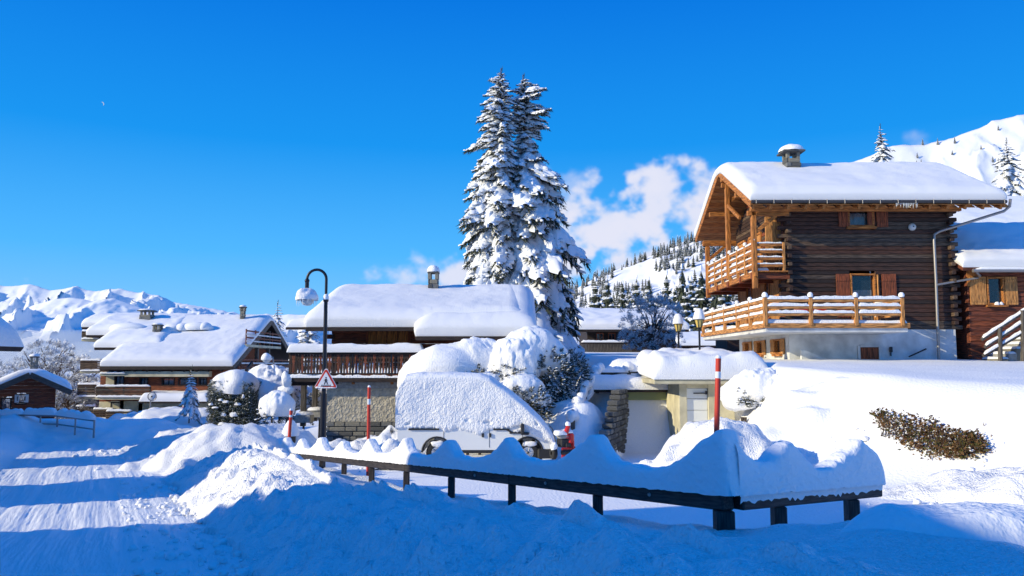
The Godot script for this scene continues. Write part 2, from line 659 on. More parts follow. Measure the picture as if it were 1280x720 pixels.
# chunky surface of ploughed snow
func chunks(x, d, size): return clampf(1.0 - cz.get_noise_2d(x / size, d / size) - 1.0, -1, 1)

func make_banks():
	# the bank between the street and the guard rail
	var mb = MB.new()
	var p = PackedVector3Array()
	var nt = 330
	var nd = 130
	for k in nt:
		var t = -2.6 + 12.6 * float(k) / (nt - 1)
		for q in nd:
			var off = lerpf(-3.35, 1.5, float(q) / (nd - 1))
			var x = 1.775 - 0.8875 * t + off * 0.892
			var d = 6.7 + 1.75 * t + off * 0.452
			var g = road_y(x, d)
			var crest = line(t, [[-2.6, 0.75], [0, 0.8], [2, 0.72], [3.6, 0.62], [4.6, 0.8], [5.6, 1.02], [7, 1.06], [8.4, 0.92], [9.2, 0.7], [10.0, 0.25]])
			var foot = line(t, [[-2.6, 0.72], [0, 0.66], [2, 0.58], [4, 0.5], [6, 0.62], [8, 0.55], [10.0, 0.2]])
			var toe = -2.95 + 0.22 * nz.get_noise_2d(t * 0.9, 2.0) + 0.1 * nz.get_noise_2d(t * 3.0, 8.0)
			var y = 0.0
			var rough = 0.0
			if off < -1.25:
				var u = clampf((off - toe) / (-1.25 - toe), 0, 1)
				y = crest * (0.35 * sqrt(u) + 0.65 * sstep(0, 1, u))
				rough = sin(PI * clampf(u * 0.9 + 0.08, 0, 1))
			else:
				y = lerpf(crest, foot, sstep(-1.25, -0.15, off))
				rough = 0.6 * (1 - sstep(-1.25, -0.85, off)) + 0.06
				if off > 0.1:
					y = foot * (1 - sstep(0.1, 1.3, off)) - 0.06 * sstep(0.9, 1.4, off)
			if off < toe: y = -0.10
			y += rough * (0.2 * nz.get_noise_2d(x * 0.9, d * 0.9) + 0.13 * nz.get_noise_2d(x * 2.3, d * 2.3) + 0.20 * chunks(x, d, 0.4) * (0.7 + nz.get_noise_2d(x * 0.7, d * 0.7 + 4)) + 0.09 * chunks(x + 5, d, 0.17) + 0.035 * fz.get_noise_2d(x * 7, d * 7) + 0.012 * fz.get_noise_2d(x * 20, d * 20))
			y += (1 - rough) * 0.05 * nz.get_noise_2d(x * 1.1, d * 1.1) * sstep(-1.3, -1.0, off)
			# round mound in front of the bend of the rail
			var m1 = Vector2((x - 3.35) / 1.55, (d - 5.9) / 1.5).length()
			y = maxf(y, 0.0) + 0.30 * exp(-m1 * m1 * 1.6) * sstep(-1.0, 0.2, off) if off > -1.2 else y
			p.append(Vector3(x, g + y, -d))
	# U runs away from the street, V along it: turned so that the face looks up
	mb.grid(p, nd, nt)
	top(mb, "snow_bank", M.snow_ploughed, "long ploughed snow bank in shade between street and guard rail", "snow bank")
	# mound beyond the bend of the rail, at the edge of the lower road
	heap("snow_mound", "smooth shaded snow mound rising in front of the bent rail end", V(3.05, 0, 5.6), Vector2(1.75, 1.2), 0.97, 0.25, 0.28)
	heap("snow_heap", "chunky sunlit heap of ploughed snow at the end of the guard rail", V(-8.7, 0, 26.3), Vector2(3.7, 3.0), 1.15, 0.1, 1.0)
	heap("snow_heap", "long low ploughed ridge of snow beside the street below the clipped hedge", V(-12.4, 0, 32.0), Vector2(3.0, 3.2), 0.75, 0.3, 0.8)
	heap("snow_heap", "chunky ploughed snow heap in front of the garage with cream walls", V(5.2, 0, 20.4), Vector2(2.2, 2.4), 1.35, -0.2, 1.0)
	heap("snow_heap", "low broken heap of snow against the beige plastered wall", V(-5.2, 0, 28.6), Vector2(2.8, 1.0), 0.55, 0.0, 1.0)
	heap("snow_drift", "soft rounded snow drift below the snow-capped bush on the slope", V(6.6, 0, 22.4), Vector2(2.6, 2.4), 1.0, 0.3, 0.12)
	heap("snow_drift", "smooth snow drift piled beside the stone retaining wall", V(2.1, 0, 28.9), Vector2(2.0, 2.6), 1.9, 0.25, 0.12)
	heap("snow_berm", "rough strip of thrown snow along the foot of the sunny slope", V(9.6, 0, 12.2), Vector2(1.5, 5.0), 0.5, 0.55, 0.9)
	heap("snow_drift", "round snow dome behind the ploughed heap by the street", V(-9.6, 0, 29.6), Vector2(2.6, 1.8), 1.0, 0.1, 0.1)
	heap("snow_berm", "shaded berm of snow carrying the snow-capped railing above the valley", V(-21.5, 0, 39.5), Vector2(9.0, 3.2), 0.95, 0.0, 0.25)
	heap("snow_berm", "sunlit bank of snow in front of the apartment house balconies", V(-19.0, 0, 46.5), Vector2(6.0, 2.6), 1.15, 0.0, 0.5)


func heap(called, label, c: Vector3, r: Vector2, h, turn, rough):
	var mb = MB.new()
	var nu = 92
	var p = PackedVector3Array()
	for b in nu:
		for a in nu:
			var u = Vector2(lerpf(-1.12, 1.12, float(a) / (nu - 1)), lerpf(-1.12, 1.12, float(b) / (nu - 1)))
			var q = Vector2(u.x * r.x, u.y * r.y).rotated(turn)
			var x = c.x + q.x
			var d = -c.z + q.y
			var e = u.length() + 0.16 * nz.get_noise_2d(x * 0.6, d * 0.6)
			var k = clampf(1.0 - e, -0.3, 1.0)
			var y = h * (sstep(0.0, 0.75, k) * 0.9 + 0.1 * k) + 0.5 * minf(k, 0.0)
			var f = sstep(-0.05, 0.2, k)
			y += f * rough * (0.2 * nz.get_noise_2d(x * 0.8, d * 0.8) + 0.13 * chunks(x, d, 0.55) + 0.08 * chunks(x + 3, d, 0.24) + 0.03 * nz.get_noise_2d(x * 6, d * 6))
			y += f * (1 - rough) * 0.1 * nz.get_noise_2d(x * 0.7, d * 0.7)
			p.append(Vector3(x, H(x, d) + y - 0.03, -d))
	mb.grid(p, nu, nu)
	var m = M.snow_ploughed if rough > 0.4 else M.snow
	return top(mb, called, m, label, "snow heap" if called == "snow_heap" else "snow bank")


func make_hills():
	# the far range across the valley
	mountain("mountain", "high snow mountain range with shaded ridges across the valley", 6400.0,
		[[-260, 340], [-60, 352], [0, 356], [35, 354], [60, 362], [90, 357], [107, 363], [130, 362], [150, 360], [172, 364], [195, 368], [215, 376], [255, 384], [300, 392], [420, 392], [560, 396], [760, 420]], 300.0, 0.85, 3)
	mountain("mountain", "steep snow mountain flank with sharp bright ridges behind the frosted wood", 4200.0,
		[[-260, 372], [-40, 384], [0, 398], [40, 380], [66, 372], [90, 371], [112, 376], [140, 372], [175, 384], [220, 402], [300, 420], [420, 434], [700, 450]], 260.0, 0.6, 8)
	# the piste mountain above the roofs
	mountain("mountain", "white ski slope rising to a rocky summit above the roof ridge", 1700.0,
		[[560, 470], [700, 440], [820, 405], [900, 330], [1000, 240], [1060, 205], [1090, 196], [1130, 180], [1165, 179], [1205, 172], [1235, 160], [1255, 151], [1275, 148], [1300, 140], [1360, 150], [1500, 110], [1900, 130]], 110.0, 0.35, 5)
	# the wooded hill behind the tall spruce
	mountain("hill", "snowy wooded hillside behind the tall twin spruces", 800.0,
		[[420, 458], [560, 430], [640, 400], [700, 372], [735, 352], [760, 340], [800, 326], [830, 312], [860, 300], [900, 298], [960, 300], [1100, 310], [1400, 330]], 130.0, 0.25, 2)


	# mist lying in the valley in front of the range
	for q in [[-1720.0, 52.0, 3000.0, Vector3(1500, 150, 500), 0.0022], [-1350.0, 20.0, 2700.0, Vector3(1100, 110, 400), 0.002]]:
		var f = FogVolume.new()
		f.name = numbered("valley_mist")
		f.shape = RenderingServer.FOG_VOLUME_SHAPE_ELLIPSOID
		f.size = q[3]
		var fm = FogMaterial.new()
		fm.albedo = Color(0.97, 0.98, 1.0)
		fm.density = q[4]
		f.material = fm
		add_child(f)
		f.position = V(q[0], q[1], q[2])
		tag(f, "bank of white mist lying in the valley below the snow mountains", "mist", "valley mist", "stuff")


var crest_of := {}

# A mountain as a wall of terrain: its skyline runs through the given directions at the given distance, with spurs towards the valley.
func mountain(called, label, dist, skyline, reach, rough, seed_):
	var mb = MB.new()
	var nu = 420 if dist > 3000 else 240
	var nv = 120 if dist > 3000 else 70
	var p = PackedVector3Array()
	var x0 = ax(skyline[0][0], dist)
	var x1 = ax(skyline[-1][0], dist)
	var tops = []
	for s in skyline: tops.append([ax(s[0], dist), ay(s[1], dist)])
	var foot = -20.0 if dist < 2000 else -0.02 * dist
	var scale = dist * 0.05
	for b in nv:
		var t = float(b) / (nv - 1)
		for a in nu:
			var x = lerpf(x0, x1, float(a) / (nu - 1))
			var h = line(x, tops)
			var back = t > 0.86
			var k = t / 0.86 if not back else 1.0 - (t - 0.86) / 0.14 * 0.35
			var d = dist - (1 - t / 0.86) * reach * 4.0 if not back else dist + (t - 0.86) / 0.14 * reach
			var y = lerpf(foot, h, pow(k, 0.85))
			var wx = x / scale + 0.45 * nz.get_noise_2d(x / scale * 0.8, d / scale * 0.5 + seed_) + 0.15 * nz.get_noise_2d(x / scale * 2.9, d / scale * 1.5)
			var r = 0.0
			var a_ = 1.0
			var f_ = 0.5
			var carry = 1.0
			for o in 5:
				var s_ = 1.0 - minf(1.0, 2.6 * absf(nz.get_noise_3d(wx * f_ + seed_ * 3.0 + o * 7.0, d / scale * f_ * 0.42, seed_ + o)))
				s_ *= s_
				r += s_ * a_ * carry
				carry = clampf(s_ * 1.4, 0.45, 1.0)
				a_ *= 0.52
				f_ *= 2.1
			var amp = (h - foot) * 0.42 * rough * sin(PI * minf(pow(k, 1.25), 0.98))
			y += amp * (r * 0.75 - 0.75) + (h - foot) * 0.012 * rough * fz.get_noise_3d(x / scale * 3.0, d / scale * 2.0, seed_)
			p.append(Vector3(x, y, -d))
	mb.grid(p, nu, nv)
	crest_of[label] = [p, nu, nv]
	return tag(part(mb, called, M.mountain_snow), label, "mountain" if called == "mountain" else "hill", "", "structure")



# ------------------------------------------------------------------ building parts
func face_left(o: Vector3): return Transform3D(Basis(Vector3(0, 0, 1), Vector3.UP, Vector3(-1, 0, 0)), o)
func face_right(o: Vector3): return Transform3D(Basis(Vector3(0, 0, -1), Vector3.UP, Vector3(1, 0, 0)), o)
func face_front(o: Vector3): return Transform3D(Basis(), o)

func on(called, parent, mt, xf: Transform3D, c: Vector3, s: Vector3, ch = 0.008):
	return piece(called, parent, mt, xf * c, s, ch, xf.basis)

# a plate with its top on o + U + W and thickness t below
func plate(mb: MB, o: Vector3, U: Vector3, W: Vector3, t):
	var n = U.cross(W).normalized()
	var c = o + U / 2 + W / 2 - n * t / 2
	mb.box(Transform3D(Basis(U.normalized(), n, U.normalized().cross(n)), c), Vector3(U.length(), t, W.length()), minf(0.02, t * 0.3))

# snow on a tent roof: eave E, slope vectors R (up to the ridge) and K (down behind), along L
func tent_snow(mb: MB, E: Vector3, R: Vector3, K: Vector3, L: Vector3, thick, r, nu, nv, uneven = 0.05):
	var p = PackedVector3Array()
	var us = ends(nu)
	var ll = L.length()
	var sl = R.length() + K.length()
	var lip = R
	lip.y = 0
	lip = lip.normalized()
	for b in nv:
		var w = 0.5 - 0.5 * cos(PI * b / (nv - 1.0))
		w = lerpf(float(b) / (nv - 1), w, 0.75)
		for a in nu:
			var u = us[a]
			var s = w * sl
			var q = E + R * (s / R.length()) if s < R.length() else E + R + K * ((s - R.length()) / K.length())
			q += L * u
			var du = minf(u, 1 - u) * ll
			var dw = minf(w, 1 - w) * sl
			var e = arch(du, r) * arch(dw, r)
			# the ridge is rounded off
			var dr = absf(s - R.length())
			q.y -= 0.22 * maxf(0.0, 1.0 - dr / 0.9) * maxf(0.0, 1.0 - dr / 0.9)
			var t = thick * (1.0 + 0.12 * nz.get_noise_2d(q.x * 0.21 + 3, q.z * 0.21)) * e
			t += e * uneven * (nz.get_noise_2d(q.x * 0.8, q.z * 0.8) + 0.4 * nz.get_noise_2d(q.x * 2.6, q.z * 2.6))
			# bulging out over the edges
			var k = sin(PI * minf(e, 1.0)) * 0.10 * thick / 0.5
			if dw < r: q += lip * (-k if w < 0.5 else k)
			if du < r: q += L.normalized() * (-k if u < 0.5 else k)
			p.append(q + Vector3(0, maxf(t, 0.0) + 0.012, 0))
	mb.grid(p, nu, nv)

# a wall of squared logs with crossing ends. The face is xf's xy plane, z outwards; openings are [x0, x1, y0, y1].
func log_wall(parent, xf: Transform3D, width: Callable, y1, lh, openings, mats, out0 = 0.0, out1 = 0.0, thick = 0.18):
	var n = int(round(y1 / lh))
	for k in n:
		var y = (k + 0.5) * lh
		var w = width.call(y)
		if w[1] - w[0] < 0.1: continue
		var a = w[0] - (out0 if k % 2 == 0 else 0.0)
		var b = w[1] + (out1 if k % 2 == 0 else 0.0)
		var cuts = [[a, b]]
		for o in openings:
			if y + lh * 0.4 > o[2] and y - lh * 0.4 < o[3]:
				var nx = []
				for c in cuts:
					if o[1] <= c[0] or o[0] >= c[1]: nx.append(c); continue
					if o[0] > c[0] + 0.05: nx.append([c[0], o[0]])
					if o[1] < c[1] - 0.05: nx.append([o[1], c[1]])
				cuts = nx
		for c in cuts:
			var m = mats[rng.randi() % mats.size()] if not (mats is Callable) else mats.call(xf.origin.y + y)
			var jut = rng.randf_range(-0.008, 0.012)
			on("log", parent, m, xf, Vector3((c[0] + c[1]) / 2, y, -thick / 2 + jut), Vector3(c[1] - c[0], lh - 0.006, thick), 0.022)

# a flat wall of thickness thick behind xf's xy plane, cut open at the holes [x0, x1, y0, y1]
func holed(called, parent, mt, xf: Transform3D, x0, x1, y0, y1, thick, holes):
	var xs = [x0, x1]
	for h in holes:
		xs.append(clampf(h[0], x0, x1))
		xs.append(clampf(h[1], x0, x1))
	xs.sort()
	for k in xs.size() - 1:
		var a = xs[k]
		var b = xs[k + 1]
		if b - a < 0.004: continue
		var ys = [[y0, y1]]
		for h in holes:
			if h[0] < (a + b) / 2 and h[1] > (a + b) / 2:
				var nx = []
				for c in ys:
					if h[3] <= c[0] or h[2] >= c[1]: nx.append(c); continue
					if h[2] > c[0]: nx.append([c[0], h[2]])
					if h[3] < c[1]: nx.append([h[3], c[1]])
				ys = nx
		for c in ys: on(called, parent, mt, xf, Vector3((a + b) / 2, (c[0] + c[1]) / 2, -thick / 2), Vector3(b - a, c[1] - c[0], thick), 0.0)

func shutter(parent, mt, xf: Transform3D, x, y, w, h, batten = null):
	var o = Node3D.new()
	o.name = "shutter"
	parent.add_child(o, true)
	o.position = xf * Vector3(x, y, 0.05) - world_of(parent)
	var nb = 3
	for k in nb:
		on("board", o, mt, xf, Vector3(x - w / 2 + (k + 0.5) * w / nb, y, 0.045), Vector3(w / nb - 0.006, h, 0.03), 0.006)
	for s in [-1, 1]:
		on("batten", o, batten if batten else mt, xf, Vector3(x, y + s * h * 0.36, 0.07), Vector3(w * 0.94, 0.09, 0.02), 0.005)

# a window set in an opening: frame, panes, sill, optional shutters
func window(parent, xf: Transform3D, x, y, w, h, frame, shut = null, deep = 0.1, two = true, curtain = false, sill = true):
	var o = Node3D.new()
	o.name = "window"
	parent.add_child(o, true)
	o.position = xf * Vector3(x, y, 0) - world_of(parent)
	var f = 0.07
	for s in [-1, 1]:
		on("frame", o, frame, xf, Vector3(x + s * (w / 2 - f / 2), y, -deep / 2 + 0.03), Vector3(f, h, deep + 0.06))
		on("frame", o, frame, xf, Vector3(x, y + s * (h / 2 - f / 2), -deep / 2 + 0.03), Vector3(w - 2 * f - 0.004, f, deep + 0.056))
	if two: on("mullion", o, frame, xf, Vector3(x, y, -deep + 0.03), Vector3(0.05, h - 2 * f - 0.004, 0.05))
	on("pane", o, M.glass, xf, Vector3(x, y, -deep + 0.01), Vector3(w - 2 * f, h - 2 * f, 0.012), 0.0)
	if curtain:
		var mb = MB.new()
		var p = PackedVector3Array()
		for b in 2:
			for a in 25:
				var u = float(a) / 24
				p.append(xf * Vector3(x + (u - 0.5) * (w - 2 * f), y - h / 2 + f + b * (h - 2 * f) * 0.72, -deep - 0.12 + 0.03 * sin(u * 40.0)))
		mb.grid(p, 25, 2)
		part(mb, "curtain", M.curtain, o)
	if sill: on("sill", o, frame, xf, Vector3(x, y - h / 2 - 0.05, 0.06), Vector3(w + 0.14, 0.08, 0.16))
	if shut:
		shutter(parent, shut, xf, x - w / 2 - w * 0.27, y, w * 0.5, h * 1.02)
		shutter(parent, shut, xf, x + w / 2 + w * 0.27, y, w * 0.5, h * 1.02)

func door(parent, xf: Transform3D, x, y, w, h, leaf, frame):
	var o = Node3D.new()
	o.name = "door"
	parent.add_child(o, true)
	o.position = xf * Vector3(x, y, 0) - world_of(parent)
	for s in [-1, 1]: on("frame", o, frame, xf, Vector3(x + s * (w / 2 + 0.05), y + h / 2, 0.03), Vector3(0.1, h + 0.1, 0.09))
	on("frame", o, frame, xf, Vector3(x, y + h + 0.05, 0.032), Vector3(w - 0.01, 0.1, 0.086))
	var nb = maxi(3, int(w / 0.22))
	for k in nb: on("board", o, leaf, xf, Vector3(x - w / 2 + (k + 0.5) * w / nb, y + h / 2, 0.012), Vector3(w / nb - 0.008, h - 0.02, 0.05), 0.006)
	on("handle", o, M.black_metal, xf, Vector3(x + w * 0.36, y + h * 0.48, 0.06), Vector3(0.12, 0.03, 0.04))

# a railing of posts and lying rails, each rail with its strip of snow
func railing(parent, mt_rail, mt_post, pts, y0, heights, rail_w, rail_h, post, snow, peak = 0.0, post_snow = true):
	for k in pts.size():
		var b = pts[k]
		piece("post", parent, mt_post, b + Vector3.UP * (y0 + heights[-1] / 2 + 0.02), Vector3(post, heights[-1] - y0 + 0.16, post), 0.015)
		if post_snow and snow > 0:
			var mb = MB.new()
			dome(mb, b + Vector3.UP * (heights[-1] + 0.16 + 0.04), Vector3(post * 0.75, 0.07 + peak, post * 0.75), 0.1, 3.0, 10, 6, -0.4)
			part(mb, "snow_cap", M.snow, parent)
	for k in pts.size() - 1:
		for h in heights:
			var a = pts[k] + Vector3.UP * h
			var c = pts[k + 1] + Vector3.UP * h
			timber("rail", parent, mt_rail, a, c, rail_w, rail_h)
			if snow > 0:
				var mb = MB.new()
				loaf(mb, a + Vector3.UP * rail_h / 2, c + Vector3.UP * rail_h / 2, rail_w * 1.25, snow, 12, 0.2, h)
				part(mb, "snow_strip", M.snow, parent)

func chimney(parent, c: Vector3, w, h, cap_w, snow_h):
	# courses of rough stone, a slab on four stubs, a cap of snow
	var o = Node3D.new()
	o.name = "chimney"
	parent.add_child(o, true)
	o.position = c - world_of(parent)
	var n = int(h / 0.16)
	for k in n:
		for q in 4:
			var ang = q * PI / 2
			var b = Basis(Vector3.UP, ang)
			var m = [M.stone_warm, M.stone, M.stone_dark][rng.randi() % 3]
			piece("stone", o, m, c + Vector3.UP * (k + 0.5) * h / n + b * Vector3((-0.02 if k % 2 == 0 else 0.02) + 0.06, 0, w / 2 - 0.1), Vector3(w - 0.22 + 0.1, h / n - 0.012, 0.2), 0.02, b)
	for sx in [-1, 1]:
		for sz in [-1, 1]:
			piece("stub", o, M.stone_warm, c + Vector3(sx * w * 0.36, h + 0.13, sz * w * 0.36), Vector3(0.14, 0.26, 0.14), 0.01)
	piece("slab", o, M.stone_dark, c + Vector3.UP * (h + 0.3), Vector3(cap_w, 0.08, cap_w), 0.015)
	var mb = MB.new()
	dome(mb, c + Vector3.UP * (h + 0.36), Vector3(cap_w * 0.56, snow_h, cap_w * 0.56), 0.05, 1.5, 20, 8, -0.05)
	part(mb, "snow_cap", M.snow, o)


func make_houses():
	main_chalet()
	neighbour_house()
	upper_house()
	balcony_chalet()
	garages()
	apartment_house()
	log_cabin()
	background_chalets()
	street_side_houses()


# the big log chalet on the terrace
func main_chalet():
	var t = thing("log_chalet", "large dark log chalet with honey-coloured balconies under a thick snow roof", "chalet", V(14.4, 0.2, 32.0))
	var xl = 11.04
	var xr = 17.75
	var zf = 32.0
	var zb = 39.0
	var yb = 1.38
	# rendered ground floor
	var base = Node3D.new()
	base.name = "ground_floor"
	t.add_child(base)
	span("wall", base, M.plaster_white, V(xl + 0.02, -0.6, zf + 0.02), V(xr, yb, zf + 0.3), 0.01)
	var low_windows = [[-1.3, 0.85], [-3.7, 0.8], [-5.6, 0.7]]
	var low_holes = []
	for q in low_windows: low_holes.append([q[0] - q[1] / 2, q[0] + q[1] / 2, 0.41, 1.03])
	holed("wall", base, M.plaster_white, face_left(V(xl + 0.02, 0, zf)), zf - zb, -0.3, -0.6, yb, 0.28, low_holes)
	span("wall", base, M.plaster_white, V(xr - 0.28, -0.6, zf + 0.3), V(xr, yb, zb), 0.01)
	var fx = face_front(V(0, 0, zf + 0.02))
	var dx = ax(1086.5, zf, 438)
	door(t, fx, dx, -0.35, 0.74, 1.02, M.russet_y, M.plaster_white)
	on("lamp_bracket", t, M.black_metal, fx, Vector3(ax(1113, zf), ay(437, zf), 0.08), Vector3(0.1, 0.22, 0.12), 0.02)
	on("lamp_bracket", t, M.black_metal, fx, Vector3(ax(1113, zf), ay(442, zf), 0.05), Vector3(0.04, 0.2, 0.06), 0.01)
	timber("handrail", t, M.dark_x, at(1136, 446, zf - 0.25), at(1158, 436, zf - 0.25), 0.05, 0.05)
	timber("handrail", t, M.dark_x, at(1156, 437, zf - 0.25), at(1156, 437, zf + 0.02), 0.04, 0.04)
	# side windows of the ground floor, towards the lanterns
	var sx = face_left(V(xl + 0.02, 0, zf))
	for q in low_windows:
		window(t, sx, q[0], 0.72, q[1], 0.62, M.honey_z, M.honey_pale_y, 0.1, true)
	# upper storeys: squared logs
	var wall = Node3D.new()
	wall.name = "log_wall"
	t.add_child(wall)
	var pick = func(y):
		if y > 4.75 and y < 5.25: return [M.weathered_x, M.ashen_x, M.weathered_x, M.dark_red_x][rng.randi() % 4]  # weathered logs gathered here also paint in the sunlit band below the eave
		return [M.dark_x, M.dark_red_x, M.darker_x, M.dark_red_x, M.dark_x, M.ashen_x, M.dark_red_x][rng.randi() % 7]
	var w2x0 = ax(1066, zf)
	var w2x1 = ax(1098, zf)
	var w1x0 = ax(1068, zf)
	var w1x1 = ax(1101, zf)
	var o2 = [w2x0, w2x1, 0.05, ay(342, zf) - yb]
	var o1 = [w1x0, w1x1, ay(284, zf) - yb, ay(256.5, zf) - yb]
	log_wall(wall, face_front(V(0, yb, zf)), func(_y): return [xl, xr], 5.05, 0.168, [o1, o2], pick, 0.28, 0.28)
	var pick_z = func(y):
		return [M.dark_z, M.russet_z, M.dark_z, M.weathered_z][rng.randi() % 4]
	var gable = func(y):
		var yy = y + yb
		if yy < 6.45: return [-(zb - zf), -0.19]
		var q = (yy - 6.45) / 0.5
		return [-(zb - zf) + q, -0.19 - q]
	log_wall(wall, face_left(V(xl, yb, zf)), gable, 6.9, 0.168, [], pick_z, 0.0, 0.0)
	# the left wall's logs cross the corner
	for k in 15:
		span("log_end", wall, [M.dark_z, M.weathered_z][k % 2], V(xl - 0.0, yb + (2 * k + 1.04) * 0.168, zf - 0.26), V(xl + 0.18, yb + (2 * k + 1.96) * 0.168, zf - 0.015), 0.02)
		span("log_end", wall, [M.dark_z, M.weathered_z][k % 2], V(xr - 0.18, yb + (2 * k + 1.04) * 0.168, zf - 0.26), V(xr, yb + (2 * k + 1.96) * 0.168, zf - 0.015), 0.02)
	log_wall(wall, face_right(V(xr, yb, zf)), func(y): return [0.19, zb - zf] if y + yb < 6.45 else [0.19 + (y + yb - 6.45) / 0.5, zb - zf - (y + yb - 6.45) / 0.5], 6.9, 0.168, [], pick_z, 0.0, 0.0)
	span("back_wall", t, M.dark_x, V(xl + 0.2, -0.6, zb), V(xr - 0.2, 6.45, zb + 0.18))
	# windows in the log wall
	var ff = face_front(V(0, 0, zf))
	var y1c = ay(270.3, zf)
	window(t, ff, (w1x0 + w1x1) / 2 - 0.06, y1c, w1x1 - w1x0, 0.86, M.honey_x, null, 0.12, false, true, true)
	on("casement", t, M.russet_y, ff, Vector3(w1x1 - 0.17, y1c, 0.03), Vector3(0.3, 0.76, 0.04))
	shutter(t, M.russet_y, ff, ax(1061, zf), y1c, 0.45, 0.9)
	shutter(t, M.russet_y, ff, ax(1109.5, zf), y1c, 0.47, 0.9)
	var h2 = ay(342, zf) - yb - 0.05
	window(t, ff, (w2x0 + w2x1) / 2, yb + 0.05 + h2 / 2, w2x1 - w2x0, h2, M.honey_x, null, 0.12, false, true, false)
	shutter(t, M.russet_y, ff, ax(1056.5, zf), yb + 1.35, 0.55, 1.75)
	shutter(t, M.russet_y, ff, ax(1114.5, zf), yb + 1.35, 0.58, 1.75)
	on("casement", t, M.honey_pale_y, Transform3D(Basis(Vector3.UP, 0.9), V(ax(1099, zf), 0, zf - 0.05)), Vector3(0.14, yb + 1.2, 0.03), Vector3(0.28, 2.0, 0.05))
	# round wall lamp
	var mb = MB.new()
	mb.lathe([Vector2(0.15, 0), Vector2(0.15, 0.05), Vector2(0.12, 0.11), Vector2(0.05, 0.14), Vector2(0.0, 0.145)], Transform3D(Basis(Vector3.RIGHT, PI / 2), V(ax(1147, zf), ay(284, zf), zf - 0.02)), 18)
	part(mb, "wall_lamp", M.globe, t)
	# roof
	var E = V(9.33, 6.35, 30.8)
	var R = V(0, 2.35, 4.7)
	var K = V(0, -2.35, 4.7)
	var L = V(9.92, 0, 0)
	var roof = Node3D.new()
	roof.name = "roof"
	t.add_child(roof)
	mb = MB.new()
	plate(mb, E, L, R, 0.1)
	part(mb, "roof_deck", M.gutter, roof)
	mb = MB.new()
	plate(mb, E + R, L, K, 0.1)
	part(mb, "roof_deck", M.gutter, roof)
	# soffit boards below the deck
	for side in 2:
		var e0 = E if side == 0 else E + R + K
		var dirv = R if side == 0 else -K
		var nb = 30
		for k in nb:
			mb = MB.new()
			var o = e0 + dirv * (float(k) / nb) - Vector3.UP * 0.125
			var W = dirv / nb * 0.97
			if side == 0: plate(mb, o, L, W, 0.03)
			else: plate(mb, o + W, L, -W, 0.03)
			part(mb, "soffit_board", M.honey_x if k % 3 else M.honey_pale_x, roof)
	# rafter tails and the board behind them
	for k in 15:
		var x = 9.45 + k * 0.695
		var a = E + Vector3(x - 9.33, -0.27, 0)
		timber("rafter", roof, M.honey_z, a + V(0, 0.05, 0.12), a + V(0, 0.05 + 0.5 * 1.3, 1.42), 0.11, 0.2, 0.015)
		var tri = MB.new()
		tri.prism(PackedVector2Array([Vector2(0, 0), Vector2(0.66, 0), Vector2(0.33, 0.26)]), Transform3D(Basis(), V(x - 0.02, 6.2, 31.38)), 0.05)
		part(tri, "bird_board", M.honey_pale_x, roof)
	timber("purlin", roof, M.honey_x, V(9.5, 6.14, 31.5), V(17.9, 6.14, 31.5), 0.2, 0.14, 0.015)
	timber("purlin", roof, M.honey_x, V(9.5, 6.0, 39.4), V(17.9, 6.0, 39.4), 0.18, 0.2, 0.015)
	timber("purlin", roof, M.honey_x, V(9.42, 8.3, 35.5), V(18.0, 8.3, 35.5), 0.2, 0.26, 0.015)
	timber("purlin", roof, M.honey_x, V(9.42, 7.1, 33.3), V(11.1, 7.1, 33.3), 0.18, 0.22, 0.015)
	timber("purlin", roof, M.honey_x, V(9.42, 7.1, 37.7), V(11.1, 7.1, 37.7), 0.18, 0.22, 0.015)
	for q in [[E, R], [E + R + K, -K]]:
		for x in [0.0, 9.92]:
			timber("bargeboard", roof, M.honey_z, q[0] + Vector3(x, -0.12, 0), q[0] + q[1] + Vector3(x, -0.12, 0), 0.05, 0.26, 0.01)
	mb = MB.new()
	tent_snow(mb, E + V(-0.04, 0, -0.05), R + V(0, 0.025, 0.05), K + V(0, -0.025, 0.05), L + V(0.08, 0, 0), 0.5, 0.42, 110, 90, 0.025)
	part(mb, "roof_snow", M.snow_roof, roof)
	# gutter, its brackets and the downpipe
	mb = MB.new()
	mb.tube([V(9.33, 6.3, 30.72), V(19.27, 6.3, 30.72)], 0.07, 10)
	part(mb, "gutter", M.gutter, roof)
	for k in 15: piece("gutter_bracket", roof, M.zinc, V(9.5 + k * 0.69, 6.3, 30.66), Vector3(0.025, 0.17, 0.05), 0.004)
	mb = MB.new()
	var zz = 31.8
	mb.tube([at(1263, 249, 30.75), at(1262, 258, 30.9), at(1255, 264, 31.1), at(1175, 289, zz), at(1168, 293, zz), at(1167.5, 300, zz), at(1170, 350, zz), at(1172.5, 420, zz), at(1173.5, 452, zz)], 0.055, 10)
	part(mb, "downpipe", M.zinc, t)
	# icicles under the gutter
	for k in 16:
		mb = MB.new()
		var x = ax(1128 + k * 1.8 + rng.randf() * 1.2, 30.7)
		var l = rng.randf_range(0.06, 0.26)
		mb.tube([V(x, 6.26, 30.7), V(x, 6.26 - l, 30.7)], [0.022, 0.003], 6)
		part(mb, "icicle", M.ice, roof)
	chimney(roof, V(ax(989, 34.3, 205), 7.95, 34.3), 0.62, 0.95, 0.95, 0.3)
	# upper balcony along the gable
	var bal = Node3D.new()
	bal.name = "upper_balcony"
	t.add_child(bal)
	var bx = 9.72
	var dy = 3.72
	for k in 10: span("deck_board", bal, M.honey_z, V(bx + k * 0.132, dy - 0.06, 31.75), V(bx + k * 0.132 + 0.126, dy, 39.5), 0.006)
